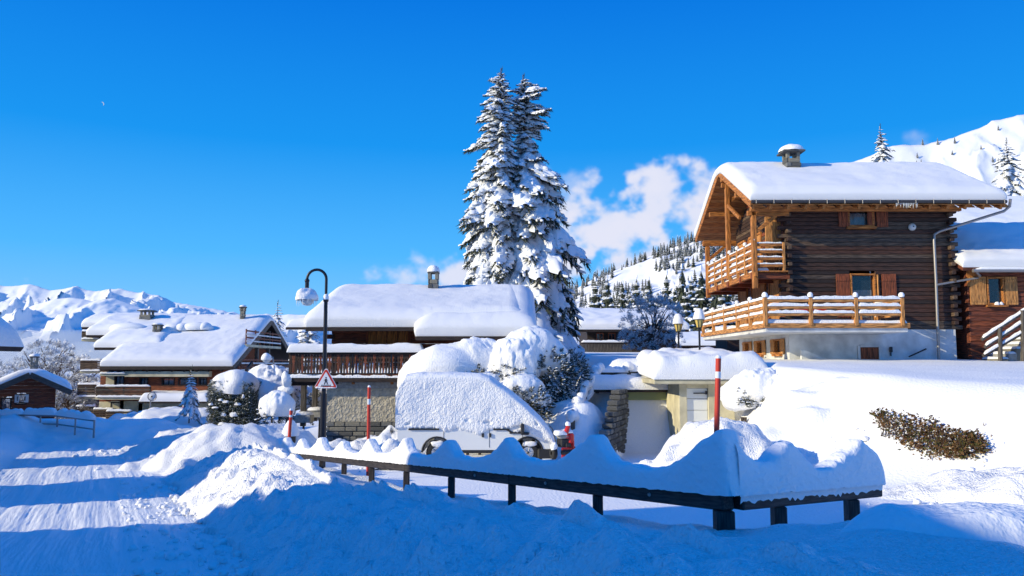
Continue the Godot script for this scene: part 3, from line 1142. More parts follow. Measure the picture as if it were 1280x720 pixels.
	for d in [31.95, 33.6, 35.5, 37.4, 39.2]: timber("joist", bal, M.russet_x, V(bx - 0.12, dy - 0.2, d), V(xl + 0.1, dy - 0.2, d), 0.16, 0.26)
	timber("edge_beam", bal, M.honey_z, V(bx, dy - 0.16, 31.6), V(bx, dy - 0.16, 39.6), 0.12, 0.2)
	var bp = []
	for d in [31.8, 33.05, 34.2, 35.45, 36.7, 38.0, 39.3]: bp.append(V(bx, dy, d))
	railing(bal, M.honey_z, M.honey_pale_y, bp, 0.0, [0.2, 0.48, 0.76, 1.04], 0.07, 0.12, 0.12, 0.07, 0.03)
	railing(bal, M.honey_x, M.honey_pale_y, [V(bx, dy, 31.8), V(xl - 0.15, dy, 31.8)], 0.0, [0.2, 0.48, 0.76, 1.04], 0.07, 0.12, 0.1, 0.06, 0.0, false)
	mb = MB.new()
	blanket(mb, V(bx + 0.1, dy, 31.9), V(0.5, 0, 0), V(0, 0, 7.4), 0.16, 0.1, 12, 40, 0.03)
	part(mb, "deck_snow", M.snow, bal)
	for q in [[31.72, 2.35, 6.25], [35.5, 3.1, 8.2], [39.35, 2.6, 6.1]]:
		span("post", bal, M.honey_y, V(bx - 0.1, q[1] + 0.65, q[0]), V(bx + 0.1, q[2], q[0] + 0.2), 0.02)
	for q in [[31.8, 6.1], [35.6, 8.1], [39.4, 6.0]]:
		timber("tie_beam", bal, M.honey_x, V(bx - 0.25, q[1] - 0.06, q[0]), V(xl + 0.1, q[1] - 0.06, q[0]), 0.16, 0.2)
		timber("brace", bal, M.honey_x, V(bx + 0.05, q[1] - 0.85, q[0]), V(bx + 0.9, q[1] - 0.15, q[0]), 0.12, 0.14)
	timber("brace", bal, M.honey_z, V(bx, 7.1, 35.5), V(bx, 6.2, 33.7), 0.12, 0.14)
	# lower balcony round the corner
	var low = Node3D.new()
	low.name = "lower_balcony"
	t.add_child(low)
	var lx = 9.36
	var lz = 29.7
	var ly = 1.52
	var rx = 14.72
	span("slab", low, M.plaster_white, V(lx + 0.06, ly - 0.34, lz + 0.06), V(rx, ly - 0.12, zf + 0.01), 0.01)
	span("slab", low, M.plaster_white, V(lx + 0.06, ly - 0.34, zf + 0.012), V(xl + 0.015, ly - 0.12, 39.5), 0.01)
	timber("edge_board", low, M.honey_pale_x, V(lx, ly - 0.1, lz), V(rx + 0.06, ly - 0.1, lz), 0.06, 0.18)
	timber("edge_board", low, M.honey_pale_z, V(lx, ly - 0.1, lz + 0.035), V(lx, ly - 0.1, 39.6), 0.06, 0.18)
	timber("edge_board", low, M.honey_pale_z, V(rx + 0.03, ly - 0.1, lz + 0.035), V(rx + 0.03, ly - 0.1, zf), 0.06, 0.18)
	for k in 17: span("deck_board", low, M.honey_x, V(lx + 0.04, ly - 0.118, lz + 0.05 + k * 0.135), V(rx - 0.01, ly - 0.08, lz + 0.05 + k * 0.135 + 0.128), 0.005)
	var hs = [0.36, 0.62, 0.88]
	railing(low, M.honey_pale_x, M.honey_pale_y, [V(lx + 0.06, ly - 0.05, lz), V(ax(1015, lz), ly - 0.05, lz), V(ax(1072, lz), ly - 0.05, lz), V(ax(1130, lz), ly - 0.05, lz)], 0.0, hs, 0.12, 0.1, 0.14, 0.12, 0.05)
	var ps = []
	for d in [29.75, 31.6, 33.4, 35.4, 37.4, 39.4]: ps.append(V(lx + 0.06, ly - 0.05, d))
	railing(low, M.honey_pale_z, M.honey_pale_y, ps, 0.0, hs, 0.12, 0.1, 0.13, 0.11, 0.03)
	railing(low, M.honey_pale_z, M.honey_pale_y, [V(ax(1130, lz), ly - 0.05, lz + 0.05), V(ax(1130, lz), ly - 0.05, zf - 0.1)], 0.0, hs, 0.12, 0.1, 0.1, 0.11, 0.0, false)
	mb = MB.new()
	blanket(mb, V(lx + 0.1, ly - 0.075, lz + 0.02), V(rx - lx - 0.1, 0, 0), V(0, 0, 1.9), 0.2, 0.1, 60, 24, 0.03)
	blanket(mb, V(lx + 0.1, ly - 0.08, lz + 1.5), V(1.0, 0, 0), V(0, 0, 8.0), 0.2, 0.1, 16, 60, 0.03)
	part(mb, "deck_snow", M.snow, low)
	# folded chairs and a table left out on the balcony
	span("red_bench", low, M.red_paint, V(ax(994, 30.6), ly + 0.3, 30.5), V(ax(1034, 30.6), ly + 0.72, 30.58))
	span("side_table", low, M.honey_pale_x, V(ax(1076, 31), ly + 0.42, 30.9), V(ax(1100, 31), ly + 0.48, 31.5))
	for x in [1078, 1098]: span("table_leg", low, M.honey_pale_y, V(ax(x, 31), ly - 0.06, 31), V(ax(x, 31) + 0.06, ly + 0.42, 31.06))
	# doors and shutters in the gable wall behind the balconies
	var gl = face_left(V(xl, 0, zf))
	for q in [[-1.35, dy, 1.5], [-3.9, dy, 1.7], [-6.0, dy, 1.0], [-1.4, ly - 0.05, 1.2], [-3.6, ly - 0.05, 1.8], [-6.0, ly - 0.05, 1.2]]:
		door(t, gl, q[0], q[1] + 0.02, q[2], 2.0, M.honey_pale_y, M.honey_y)
	span("corner_panel", t, M.honey_pale_y, V(10.35, dy + 0.02, 32.3), V(10.98, 6.0, 32.38))
	# white stair wall and planter at the foot of the wall
	mb = MB.new()
	mb.prism(PackedVector2Array([Vector2(0, 0), Vector2(1.7, 0), Vector2(0.25, 0.55), Vector2(0, 0.62)]), Transform3D(Basis(), V(ax(1001, 31.6), -0.05, 31.6)), 0.12)
	part(mb, "stair_wall", M.plaster_white, t)


# the red-brown house with the outside stair, right beside the chalet
func neighbour_house():
	var t = thing("wooden_house", "red-brown plank house with yellow shutter beside an outside stair", "house", V(22, 0.2, 32.0))
	var zf = 32.0
	var xl = 18.3
	var wall = Node3D.new()
	wall.name = "wall"
	t.add_child(wall)
	var wx0 = ax(1237.5, zf)
	var wx1 = ax(1259.5, zf)
	var wy0 = ay(381, zf)
	var wy1 = ay(346, zf)
	log_wall(wall, face_front(V(0, -0.3, zf)), func(_y): return [xl, 27.0], 4.4, 0.2, [[wx0, wx1, wy0 + 0.3, wy1 + 0.3]], [M.redbrown_x, M.russet_x, M.redbrown_x], 0.0, 0.0, 0.14)
	span("side_wall", wall, M.redbrown_z, V(xl, -0.3, zf + 0.15), V(xl + 0.14, 4.2, zf + 7))
	span("side_wall", wall, M.redbrown_z, V(26.86, -0.3, zf + 0.15), V(27, 4.2, zf + 7))
	var ff = face_front(V(0, 0, zf))
	window(t, ff, (wx0 + wx1) / 2, (wy0 + wy1) / 2, wx1 - wx0, wy1 - wy0, M.honey_x, null, 0.1, false, false, true)
	for q in [[1226, 0.66], [1268, 0.5]]: shutter(t, M.honey_pale_y, ff, ax(q[0], zf), (wy0 + wy1) / 2, q[1], wy1 - wy0)
	span("corner_board", t, M.honey_y, V(xl - 0.02, 3.1, zf - 0.04), V(xl + 0.5, 4.1, zf - 0.005))
	for q in [1250, 1256]:
		var mb0 = MB.new()
		dome(mb0, V(ax(q, zf - 0.1), wy0 + 0.0, zf - 0.07), Vector3(0.1, 0.13, 0.07), 0.2, 5, 10, 6, -0.3)
		part(mb0, "sill_snow", M.snow, t)
	var E = V(17.85, 3.8, 31.45)
	var R = V(0, 2.3, 4.6)
	var K = V(0, -2.3, 4.6)
	var L = V(9.6, 0, 0)
	var mb = MB.new()
	plate(mb, E, L, R, 0.14)
	plate(mb, E + R, L, K, 0.14)
	part(mb, "roof", M.redbrown_x, t)
	mb = MB.new()
	tent_snow(mb, E, R, K, L, 0.5, 0.4, 60, 70, 0.06)
	part(mb, "roof_snow", M.snow_roof, t)
	mb = MB.new()
	mb.tube([V(18.2, 3.67, 31.38), V(27.4, 3.67, 31.38)], 0.075, 10)
	part(mb, "gutter", M.zinc, t)
	mb = MB.new()
	loaf(mb, V(18.2, 3.71, 31.38), V(27.4, 3.71, 31.38), 0.16, 0.1, 30, 0.1)
	part(mb, "gutter_snow", M.snow, t)
	mb = MB.new()
	mb.tube([V(ax(1225, 31.4), 3.65, 31.4), at(1225, 345, 31.5), at(1223, 347, 31.9), at(1200, 351, 31.8), at(1171, 356, 31.75)], 0.05, 8)
	part(mb, "downpipe", M.zinc, t)
	# outside stair with log rails
	var s = thing("outside_stair", "stone garden stair with sloping snow-covered log rails", "stair", V(20.4, 0.2, 30.6))
	for k in 7:
		var y = 0.0 + k * 0.19
		var x = ax(1243, 30.6) + k * 0.3
		span("step", s, [M.stone_warm, M.concrete][k % 2], V(x, -0.3, 30.2), V(x + 0.32, y + 0.19, 31.5), 0.02)
		mb = MB.new()
		blanket(mb, V(x + 0.01, y + 0.19, 30.22), V(0.3, 0, 0), V(0, 0, 1.25), 0.09, 0.06, 8, 14, 0.02, 2.0)
		part(mb, "step_snow", M.snow, s)
	for q in [[1227, 424.5, 1292, 382], [1231, 434, 1292, 395], [1229, 445, 1292, 408]]:
		var a = at(q[0], q[1], 30.0)
		var b = at(q[2], q[3], 30.0)
		mb = MB.new()
		mb.tube([a, b], 0.065, 10)
		part(mb, "rail", M.grey_x, s)
		mb = MB.new()
		loaf(mb, a + Vector3.UP * 0.04, b + Vector3.UP * 0.04, 0.15, 0.1, 20, 0.2)
		part(mb, "rail_snow", M.snow, s)
	for px in [1249.5, 1278]:
		mb = MB.new()
		mb.tube([V(ax(px, 29.95), -0.4, 29.95), at(px, 410 if px < 1260 else 388, 29.95)], 0.08, 10)
		part(mb, "post", M.grey_y, s)


func upper_house():
	var t = thing("wooden_house", "dark house mostly hidden behind the big chalet, its snow roof in shade", "house", V(26, 0.4, 43))
	var E = V(21.6, 6.65, 40.0)
	var R = V(0, 2.4, 5.0)
	var K = V(0, -2.4, 5.0)
	var L = V(12, 0, 0)
	span("wall", t, M.darker_x, V(22.4, 0.2, 41.2), V(33, 6.6, 41.4))
	span("wall", t, M.darker_z, V(22.4, 0.2, 41.4), V(22.6, 6.6, 49))
	var mb = MB.new()
	plate(mb, E, L, R, 0.16)
	plate(mb, E + R, L, K, 0.16)
	part(mb, "roof", M.dark_x, t)
	mb = MB.new()
	tent_snow(mb, E, R, K, L, 0.6, 0.5, 50, 60, 0.06)
	part(mb, "roof_snow", M.snow, t)


# the chalet behind the van: carved balcony, beige ground floor on a stone plinth
func balcony_chalet():
	var t = thing("balcony_chalet", "low chalet with carved brown balcony over beige plaster and stone plinth", "chalet", V(-4, -3.1, 31.0))
	var zf = 31.0
	var zu = 32.4
	var x0 = ax(408, zf, 500)
	var x1 = 1.2
	var gy = -3.4
	# stone plinth: single stones in courses
	var plinth = Node3D.new()
	plinth.name = "plinth"
	t.add_child(plinth)
	var py1 = ay(527.5, zf)
	span("core", plinth, M.mortar, V(x0 + 0.03, gy, zf + 0.05), V(x1, py1 - 0.01, zf + 0.3))
	var rows = 5
	var rh = (py1 - (ay(549, zf) - 0.25)) / rows
	for r in rows:
		var x = x0 - (0.0 if r % 2 == 0 else 0.12)
		while x < -1.0:
			var w = rng.randf_range(0.22, 0.62)
			span("stone", plinth, [M.stone, M.stone_dark, M.stone_warm, M.stone][rng.randi() % 4], V(maxf(x, x0) + 0.012, py1 - (r + 1) * rh + 0.012, zf - rng.randf_range(0.0, 0.03)), V(x + w - 0.012, py1 - r * rh - 0.012, zf + 0.1), 0.02)
			x += w
	var y2 = ay(485.5, zf)
	span("wall", t, M.plaster_beige, V(x0, py1, zf + 0.03), V(x1, y2, zf + 0.3), 0.01)
	span("wall", t, M.plaster_beige, V(x0, gy, zf + 0.31), V(x0 + 0.28, y2, 39), 0.01)
	var y3 = ay(471.5, zf)
	span("ring_beam", t, M.concrete, V(x0 - 0.02, y2, zf - 0.02), V(x1, y3, zf + 0.3), 0.01)
	# upper floor in dark red boards, shuttered window
	var ux0 = ax(413, zu)
	var wall = Node3D.new()
	wall.name = "upper_wall"
	t.add_child(wall)
	var ytop = ay(404, zu)
	log_wall(wall, face_front(V(0, y3, zu + 0.15)), func(_y): return [ux0, 1.0], ytop - y3 + 0.3, 0.19, [], [M.redbrown_x, M.russet_x, M.redbrown_x], 0.2, 0.0, 0.14)
	log_wall(wall, face_left(V(ux0, y3, zu + 0.15)), func(_y): return [-6.3, -0.15], ytop - y3 + 0.3, 0.19, [], [M.redbrown_z, M.dark_z], 0.0, 0.2, 0.14)
	var ff = face_front(V(0, 0, zu + 0.15))
	for q in [463.5, 476.5, 490, 503.5]:
		shutter(t, M.honey_y, ff, ax(q, zu + 0.1), ay(421, zu), 0.4, 0.76)
	for q in [458, 510.5]: on("trim", t, M.russet_y, ff, Vector3(ax(q, zu), ay(421, zu), 0.05), Vector3(0.1, 0.86, 0.1))
	# big roof: the part above the balcony starts higher than the wing behind the van
	var E = V(ax(381, 31.0), ay(409.5, 31.0), 31.0)
	var zr = 36.5
	var ridge = ay(353, zr) - 0.72
	var R = V(0, ridge - E.y, zr - 31.0)
	var K = V(0, E.y - ridge, zr - 31.0)
	var L = V(ax(655, 31) - E.x, 0, 0)
	var mb = MB.new()
	plate(mb, E, L, R, 0.14)
	plate(mb, E + R, L, K, 0.14)
	part(mb, "roof", M.darker_x, t)
	mb = MB.new()
	tent_snow(mb, E, R, K, L, 0.72, 0.62, 120, 90, 0.025)
	part(mb, "roof_snow", M.snow_roof, t)
	# lower wing roof on the right, lower still by a step
	var E2 = V(ax(519, 30.4), ay(421, 30.4), 30.4)
	mb = MB.new()
	plate(mb, E2, V(ax(669, 30.4) - E2.x, 0, 0), V(0, (ridge - E2.y) * 0.7, (zr - 30.4) * 0.7), 0.12)
	part(mb, "wing_roof", M.darker_x, t)
	mb = MB.new()
	tent_snow(mb, E2, V(0, (ridge - E2.y), (zr - 30.4)), V(0, -(ridge - E2.y), (zr - 30.4)), V(ax(669, 30.4) - E2.x, 0, 0), 0.74, 0.62, 90, 90, 0.025)
	part(mb, "wing_snow", M.snow_roof, t)
	# porch roof running out to the left
	mb = MB.new()
	var E3 = V(ax(356, 31.2), ay(409, 31.2), 31.2)
	plate(mb, E3, V(ax(384, 31.2) - E3.x, 0, 0), V(0, 0.25, 3.5), 0.1)
	part(mb, "porch_roof", M.darker_x, t)
	mb = MB.new()
	blanket(mb, E3, V(ax(420, 31.2) - E3.x, 0, 0), V(0, 0.25, 3.5), 0.36, 0.3, 40, 30, 0.05)
	part(mb, "porch_snow", M.snow_roof, t)
	for q in [E, E2]: timber("eave_board", t, M.darker_x, q + V(0.02, -0.06, -0.03), q + V((L.x if q == E else ax(669, 30.4) - E2.x) - 0.02, -0.06, -0.03), 0.04, 0.16)
	chimney(t, V(ax(541, 35.2), ay(367, 35.2), 35.2), 0.44, 0.62, 0.5, 0.3)
	# the balcony
	var b = Node3D.new()
	b.name = "balcony"
	t.add_child(b)
	var zb = 30.6
	var bx0 = ax(361, zb)
	var bx1 = ax(527, zb)
	var fy = ay(470, zb)
	var ry = ay(441, zb)
	for k in 14: span("deck_board", b, M.grey_x, V(bx0, fy - 0.09, zb + 0.02 + k * 0.15), V(bx1, fy - 0.03, zb + 0.02 + k * 0.15 + 0.14), 0.005)
	timber("edge_beam", b, M.darker_x, V(bx0, fy - 0.15, zb), V(bx1, fy - 0.15, zb), 0.14, 0.16)
	timber("top_rail", b, M.darker_x, V(bx0, ry - 0.03, zb), V(bx1, ry - 0.03, zb), 0.14, 0.08)
	timber("foot_rail", b, M.darker_x, V(bx0, fy + 0.09, zb), V(bx1, fy + 0.09, zb), 0.06, 0.07)
	# carved balusters: each a board with a waisted outline
	var hh = ry - 0.07 - fy - 0.12
	var prof = PackedVector2Array([Vector2(-0.035, 0), Vector2(0.035, 0), Vector2(0.05, hh * 0.12), Vector2(0.056, hh * 0.3), Vector2(0.03, hh * 0.5), Vector2(0.055, hh * 0.6), Vector2(0.03, hh * 0.7), Vector2(0.056, hh * 0.82), Vector2(0.05, hh), Vector2(-0.05, hh), Vector2(-0.056, hh * 0.82), Vector2(-0.03, hh * 0.7), Vector2(-0.055, hh * 0.6), Vector2(-0.03, hh * 0.5), Vector2(-0.056, hh * 0.3), Vector2(-0.05, hh * 0.12)])
	var bm = MB.new()
	bm.prism(prof, Transform3D(), 0.035)
	var baluster = bm.mesh()
	var nbal = 44
	for k in nbal:
		var o = MeshInstance3D.new()
		o.mesh = baluster
		o.material_override = [M.dark_y, M.redbrown_y, M.darker_y][k % 3]
		o.name = "baluster"
		b.add_child(o, true)
		var bxk = lerpf(bx0 + 0.08, bx1 - 0.08, float(k) / (nbal - 1))
		o.position = V(bxk, fy + 0.125, zb) - world_of(b)
		# snow blown into the gaps between the boards
		if k < nbal - 1 and rng.randf() < 0.9:
			mb = MB.new()
			var hs = rng.randf_range(0.3, 0.62) if k > 16 else rng.randf_range(0.12, 0.4)
			dome(mb, V(bxk + (bx1 - bx0 - 0.16) / (nbal - 1) / 2, fy + 0.11, zb + 0.02), Vector3(0.042, hs * (0.75 if rng.randf() < 0.7 else 0.4), 0.05), 0.15, 6, 8, 6, 0.0)
			part(mb, "blown_snow", M.snow, b)
	mb = MB.new()
	blanket(mb, V(bx0 - 0.05, ry + 0.012, zb - 0.16), V(bx1 - bx0 + 0.12, 0, 0), V(0, 0, 0.5), 0.32, 0.16, 80, 20, 0.04, 1.0)
	part(mb, "rail_snow", M.snow_roof, b)
	mb = MB.new()
	loaf(mb, V(bx0, fy - 0.07, zb - 0.03), V(bx1, fy - 0.07, zb - 0.03), 0.14, 0.11, 60, 0.3)
	part(mb, "edge_snow", M.snow, b)
	for px in [421, 441.5, 490]: timber("bracket", b, M.rust if px > 430 else M.darker_y, V(ax(px, zb), fy - 0.32, zb + 0.1), V(ax(px, zb), fy - 0.16, zb + 0.1), 0.1, 0.12)
	for px in [441.5, 490]: span("stay", b, M.black_metal, V(ax(px, zb) - 0.025, fy - 0.1, zb - 0.09), V(ax(px, zb) + 0.025, ry - 0.05, zb - 0.07), 0.005)
	# the end railing and the struts that carry the balcony's free end
	for k in 10:
		var o = MeshInstance3D.new()
		o.mesh = baluster
		o.material_override = M.dark_y
		o.name = "baluster"
		b.add_child(o, true)
		o.transform = Transform3D(Basis(Vector3.UP, PI / 2), V(bx0, fy + 0.125, zb + 0.15 + k * 0.2) - world_of(b))
	for q in [[363, 30.8, 540], [381, 32.0, 520], [395, 33.2, 514]]:
		var px = ax(q[0], q[1])
		var ph = ay(q[2], q[1])
		timber("post", b, M.grey_y, V(px, ph - 0.4, q[1]), V(px, fy - 0.2, q[1]), 0.2, 0.2, 0.02)
		if q[0] > 370:
			piece("pad", b, M.concrete, V(px + 0.05, ph - 0.1, q[1]), Vector3(0.62, 0.3, 0.62), 0.03)
			mb = MB.new()
			dome(mb, V(px + 0.05, ph + 0.05, q[1]), Vector3(0.36, 0.14, 0.36), 0.1, 2, 14, 6, 0.0)
			part(mb, "pad_snow", M.snow, b)
	timber("cross_beam", b, M.darker_x, V(bx0 - 0.1, fy - 0.26, 30.9), V(x0 + 0.1, fy - 0.26, 30.9), 0.16, 0.22)
	mb = MB.new()
	dome(mb, V(bx0 - 0.05, fy - 0.12, zb), Vector3(0.24, 0.3, 0.2), 0.25, 3, 14, 8, -0.8)
	dome(mb, V(bx0 - 0.08, fy - 0.5, zb + 0.1), Vector3(0.3, 0.18, 0.2), 0.25, 3, 14, 8, -0.8)
	part(mb, "corner_snow", M.snow, b)


# two garages dug into the terrace
func garages():
	var t = thing("garage", "sunken garage with olive-green surround and pale ribbed door", "garage", V(5.2, -3.1, 30.3))
	var zf = 30.3
	var x0 = ax(776.5, zf)
	var x1 = ax(849, zf)
	var ytop = ay(490, zf)
	var gy = -3.35
	span("pillar", t, M.garage_green, V(x0, gy, zf), V(ax(783, zf), ytop - 0.3, zf + 0.4), 0.01)
	span("lintel", t, M.garage_green, V(x0, ytop - 0.3, zf - 0.01), V(x1 + 0.6, ytop, zf + 0.4), 0.01)
	span("roof_slab", t, M.darker_x, V(x0 - 1.2, ytop, zf - 0.25), V(x1 + 0.6, ytop + 0.09, zf + 5.0), 0.01)
	span("side_wall", t, M.concrete, V(x0, gy, zf + 0.41), V(x0 + 0.2, ytop, zf + 5))
	var dx0 = ax(783, zf)
	var dh = (ytop - 0.3 - gy)
	var dr = Node3D.new()
	dr.name = "door"
	t.add_child(dr)
	for k in 5: span("panel", dr, M.garage_door, V(dx0 + 0.05, gy + k * dh / 5 + 0.008, zf + 0.16), V(x1 + 0.6, gy + (k + 1) * dh / 5 - 0.008, zf + 0.2), 0.012)
	span("handle", dr, M.black_metal, V(ax(799, zf), ay(545, zf), zf + 0.1), V(ax(801.5, zf), ay(541, zf), zf + 0.16), 0.01)
	span("track", t, M.zinc, V(dx0, gy, zf + 0.08), V(dx0 + 0.05, ytop - 0.31, zf + 0.2), 0.005)
	var mb = MB.new()
	blanket(mb, V(x0 - 1.6, ytop + 0.09, zf - 0.3), V(x1 - x0 + 2.4, 0, 0), V(0, 0.1, 4.6), 0.5, 0.4, 50, 40, 0.08)
	part(mb, "roof_snow", M.snow, t)
	# the second garage stands forward
	var u = thing("garage", "cream-walled garage with white door under a thick snow slab", "garage", V(6.8, -2.6, 28.2))
	var z2 = 28.0
	var ux0 = ax(848, z2)
	var ux1 = ax(902, z2)
	var uy = ay(480, z2)
	span("pillar", u, M.plaster_cream, V(ux0, -3.3, z2), V(ux0 + 0.26, uy, z2 + 4.5), 0.01)
	span("pillar", u, M.plaster_cream, V(ax(884, z2), -3.3, z2), V(ux1 + 0.4, uy, z2 + 0.4), 0.01)
	span("lintel", u, M.plaster_cream, V(ux0 + 0.262, uy - 0.14, z2 + 0.01), V(ax(884, z2) - 0.002, uy, z2 + 0.4), 0.01)
	var d2 = Node3D.new()
	d2.name = "door"
	u.add_child(d2)
	for k in 6: span("panel", d2, M.garage_door, V(ux0 + 0.27, -3.2 + k * 0.4 + 0.006, z2 + 0.1), V(ax(884, z2) - 0.006, minf(-3.2 + (k + 1) * 0.4 - 0.006, uy - 0.15), z2 + 0.14), 0.01)
	span("closer", u, M.black_metal, V(ux0 + 0.5, uy - 0.34, z2 + 0.0), V(ax(883, z2) - 0.05, uy - 0.3, z2 + 0.05), 0.005)
	span("closer", u, M.black_metal, V(ax(880, z2), uy - 0.36, z2 - 0.05), V(ax(883, z2), uy - 0.24, z2 + 0.0), 0.005)
	span("roof_slab", u, M.plaster_cream, V(ax(817, z2 - 0.4), uy, z2 - 0.4), V(ux1 + 0.6, uy + 0.16, z2 + 5.0), 0.02)
	mb = MB.new()
	blanket(mb, V(ax(816, z2 - 0.4), uy + 0.16, z2 - 0.45), V(ux1 + 1.6 - ax(816, z2 - 0.4), 0, 0), V(0, 0.25, 4.8), 0.86, 0.5, 60, 50, 0.1)
	part(mb, "roof_snow", M.snow_roof, u)
	# retaining wall of dark field stones between the drive and the bank, half buried
	var w = thing("retaining_wall", "dark rough stone retaining wall half buried in drifted snow", "wall", V(2.6, -3.1, 28.2))
	for side in 1:
		var a = V(3.0, -3.2, 26.6)
		var bb = V(4.2, -3.2, 30.2)
		var L = a.distance_to(bb)
		var dirx = (bb - a).normalized()
		dirx.y = 0
		dirx = dirx.normalized()
		var B = Basis(dirx, Vector3.UP, dirx.cross(Vector3.UP))
		for r in 13:
			var x = 0.0
			while x < L - 0.05:
				var ww = minf(rng.randf_range(0.14, 0.42), L - x)
				var lim = 2.5 * (0.4 + 0.6 * sstep(0.0, 0.75, x / L))
				if r * 0.18 < lim: piece("stone", w, [M.stone_dark, M.stone, M.stone_dark, M.stone_dark][rng.randi() % 4], V(a.x, -3.25, -a.z) + dirx * (x + ww / 2) + Vector3.UP * (r + 0.5) * 0.18, Vector3(ww - 0.02, 0.165 * rng.randf_range(0.86, 1.04), 0.3 + rng.randf() * 0.1), 0.022, B)
				x += ww


func apartment_house():
	var t = thing("apartment_house", "wide apartment chalet with cream and brown balconies under one huge snow roof", "apartment house", V(-27, -4.4, 57))
	var zf = 55.75
	var xr = -19.3
	var E = V(ax(126, 55), ay(458, 55), 55.0)
	var Lx = ax(292, 55) - E.x
	var R = V(0, 3.65, 8.4)
	var K = V(0, -3.65, 8.4)
	var mb = MB.new()
	plate(mb, E, V(Lx, 0, 0), R, 0.2)
	plate(mb, E + R, V(Lx, 0, 0), K, 0.2)
	# roofs of the units stepping back on the valley side
	var st = [[117, 57.4, 434.5], [106.5, 60.0, 419], [100, 62.2, 409]]
	for s in st:
		var sx = ax(s[0], s[1])
		var sy = ay(s[2], s[1])
		var rr = (63.4 - s[1]) / 8.4
		plate(mb, V(sx, sy, s[1]), V(E.x - sx + 1.0, 0, 0), V(0, E.y + 3.65 - sy, 63.4 - s[1]), 0.2)
	part(mb, "roof", M.darker_x, t)
	mb = MB.new()
	tent_snow(mb, E, R, K, V(Lx, 0, 0), 0.62, 0.6, 90, 70, 0.03)
	part(mb, "roof_snow", M.snow_roof, t)
	for s in st:
		mb = MB.new()
		var sx = ax(s[0], s[1])
		var sy = ay(s[2], s[1])
		tent_snow(mb, V(sx, sy, s[1]), V(0, E.y + 3.65 - sy, 63.4 - s[1]), V(0, -(E.y + 3.65 - sy), 8.0), V(E.x - sx + 3.0, 0, 0), 0.62, 0.6, 40, 50, 0.06)
		part(mb, "roof_snow", M.snow, t)
	# bargeboards of the gable end
	for q in [[E + V(Lx, 0, 0), R], [E + V(Lx, 0, 0) + R + K, -K]]:
		timber("bargeboard", t, M.grey_z, q[0] + V(0.02, -0.15, 0), q[0] + q[1] + V(0.02, -0.15, 0), 0.08, 0.42)
	timber("eave_board", t, M.darker_x, E + V(0, -0.12, -0.04), E + V(Lx, -0.12, -0.04), 0.06, 0.22)
	for k in 12: timber("rafter", t, M.darker_z, E + V(0.6 + k * 0.85, -0.28, 0.1), E + V(0.6 + k * 0.85, -0.28 + 0.55, 1.4), 0.14, 0.2)
	# front walls, storey by storey: [px0, px1, py top, py bottom, material]
	var body = Node3D.new()
	body.name = "facade"
	t.add_child(body)
	var wins = [[181.5, 472, 482, 0.62], [212, 472, 482, 0.9], [236, 471.5, 482, 1.3], [151, 466.5, 483, 0.7], [148, 502.5, 516, 0.7], [255, 471.5, 482, 0.6]]
	var ff = face_front(V(0, 0, zf))
	var holes = []
	for q in wins: holes.append([ax(q[0], zf) - q[3] / 2, ax(q[0], zf) + q[3] / 2, ay(q[2], zf), ay(q[1], zf)])
	var panels = [[127, 164, 458, 466, M.russet_x], [164, 178, 458, 466, M.plaster_cream], [178, 243, 458, 466, M.russet_x], [243, 262, 458, 466, M.plaster_cream], [262, 300, 458, 532, M.russet_x],
		[127, 134, 466, 502, M.russet_x], [134, 146, 466, 484, M.plaster_cream], [134, 146, 484, 502, M.russet_x], [146, 158, 466, 502, M.russet_x], [158, 262, 466, 502, M.russet_x], [127, 262, 502, 532, M.plaster_cream]]
	for q in panels:
		holed("wall_panel", body, q[4], ff, ax(q[0], zf), ax(q[1], zf), ay(q[3], zf) - (0.6 if q[3] > 520 else 0.0), ay(q[2], zf), 0.2, holes)
	span("band", body, M.plaster_cream, V(ax(158, 55.3), ay(471, 55.3), 55.2), V(ax(263, 55.3), ay(464, 55.3), 55.74), 0.01)
	span("core", body, M.russet_x, V(ax(128, zf), -5.0, zf + 3.0), V(xr - 1.4, 0.2, zf + 13), 0.01)
	span("end_wall", body, M.russet_z, V(ax(128, zf), -5.0, zf + 0.21), V(ax(128, zf) + 0.2, 0.1, zf + 2.99), 0.01)
	for q in wins:
		window(t, ff, ax(q[0], zf), (ay(q[1], zf) + ay(q[2], zf)) / 2, q[3], ay(q[1], zf) - ay(q[2], zf), M.darker_x, null, 0.1, true, true, false)
	for q in [[150, 489, 0.9], [167, 500, 1.6], [186, 500, 1.1]]:
		span("blind", t, M.plaster_cream, V(ax(q[0], zf) - q[2] / 2, ay(516, zf), zf - 0.03), V(ax(q[0], zf) + q[2] / 2, ay(501, zf), zf + 0.05))
	# balconies: [px0, px1, depth, slab py, boards py top, posts]
	var bs = [[101, 128, 59.0, 463, 450.5], [101, 124, 60.5, 423, 414], [126, 158, 55.2, 466, 457.5], [99, 137, 57.5, 495, 480.5], [122, 190, 54.9, 495.5, 483], [98, 124, 57.2, 521, 508], [120, 146, 55.6, 523, 511.5], [136, 168, 54.5, 526, 514]]
	for q in bs:
		var b = Node3D.new()
		b.name = "balcony"
		t.add_child(b, true)
		var bx0 = ax(q[0], q[2])
		var bx1 = ax(q[1], q[2])
		var yy = ay(q[3], q[2])
		var yt = ay(q[4], q[2])
		span("slab", b, M.plaster_cream, V(bx0, yy - 0.22, q[2]), V(bx1, yy, q[2] + 2.4), 0.01)
		var n = 4
		for k in n:
			span("board", b, [M.grey_x, M.weathered_x, M.dark_x][rng.randi() % 3], V(bx0, yy + 0.1 + k * (yt - yy - 0.1) / n, q[2] - 0.02), V(bx1, yy + 0.1 + (k + 0.72) * (yt - yy - 0.1) / n, q[2] + 0.04), 0.006)
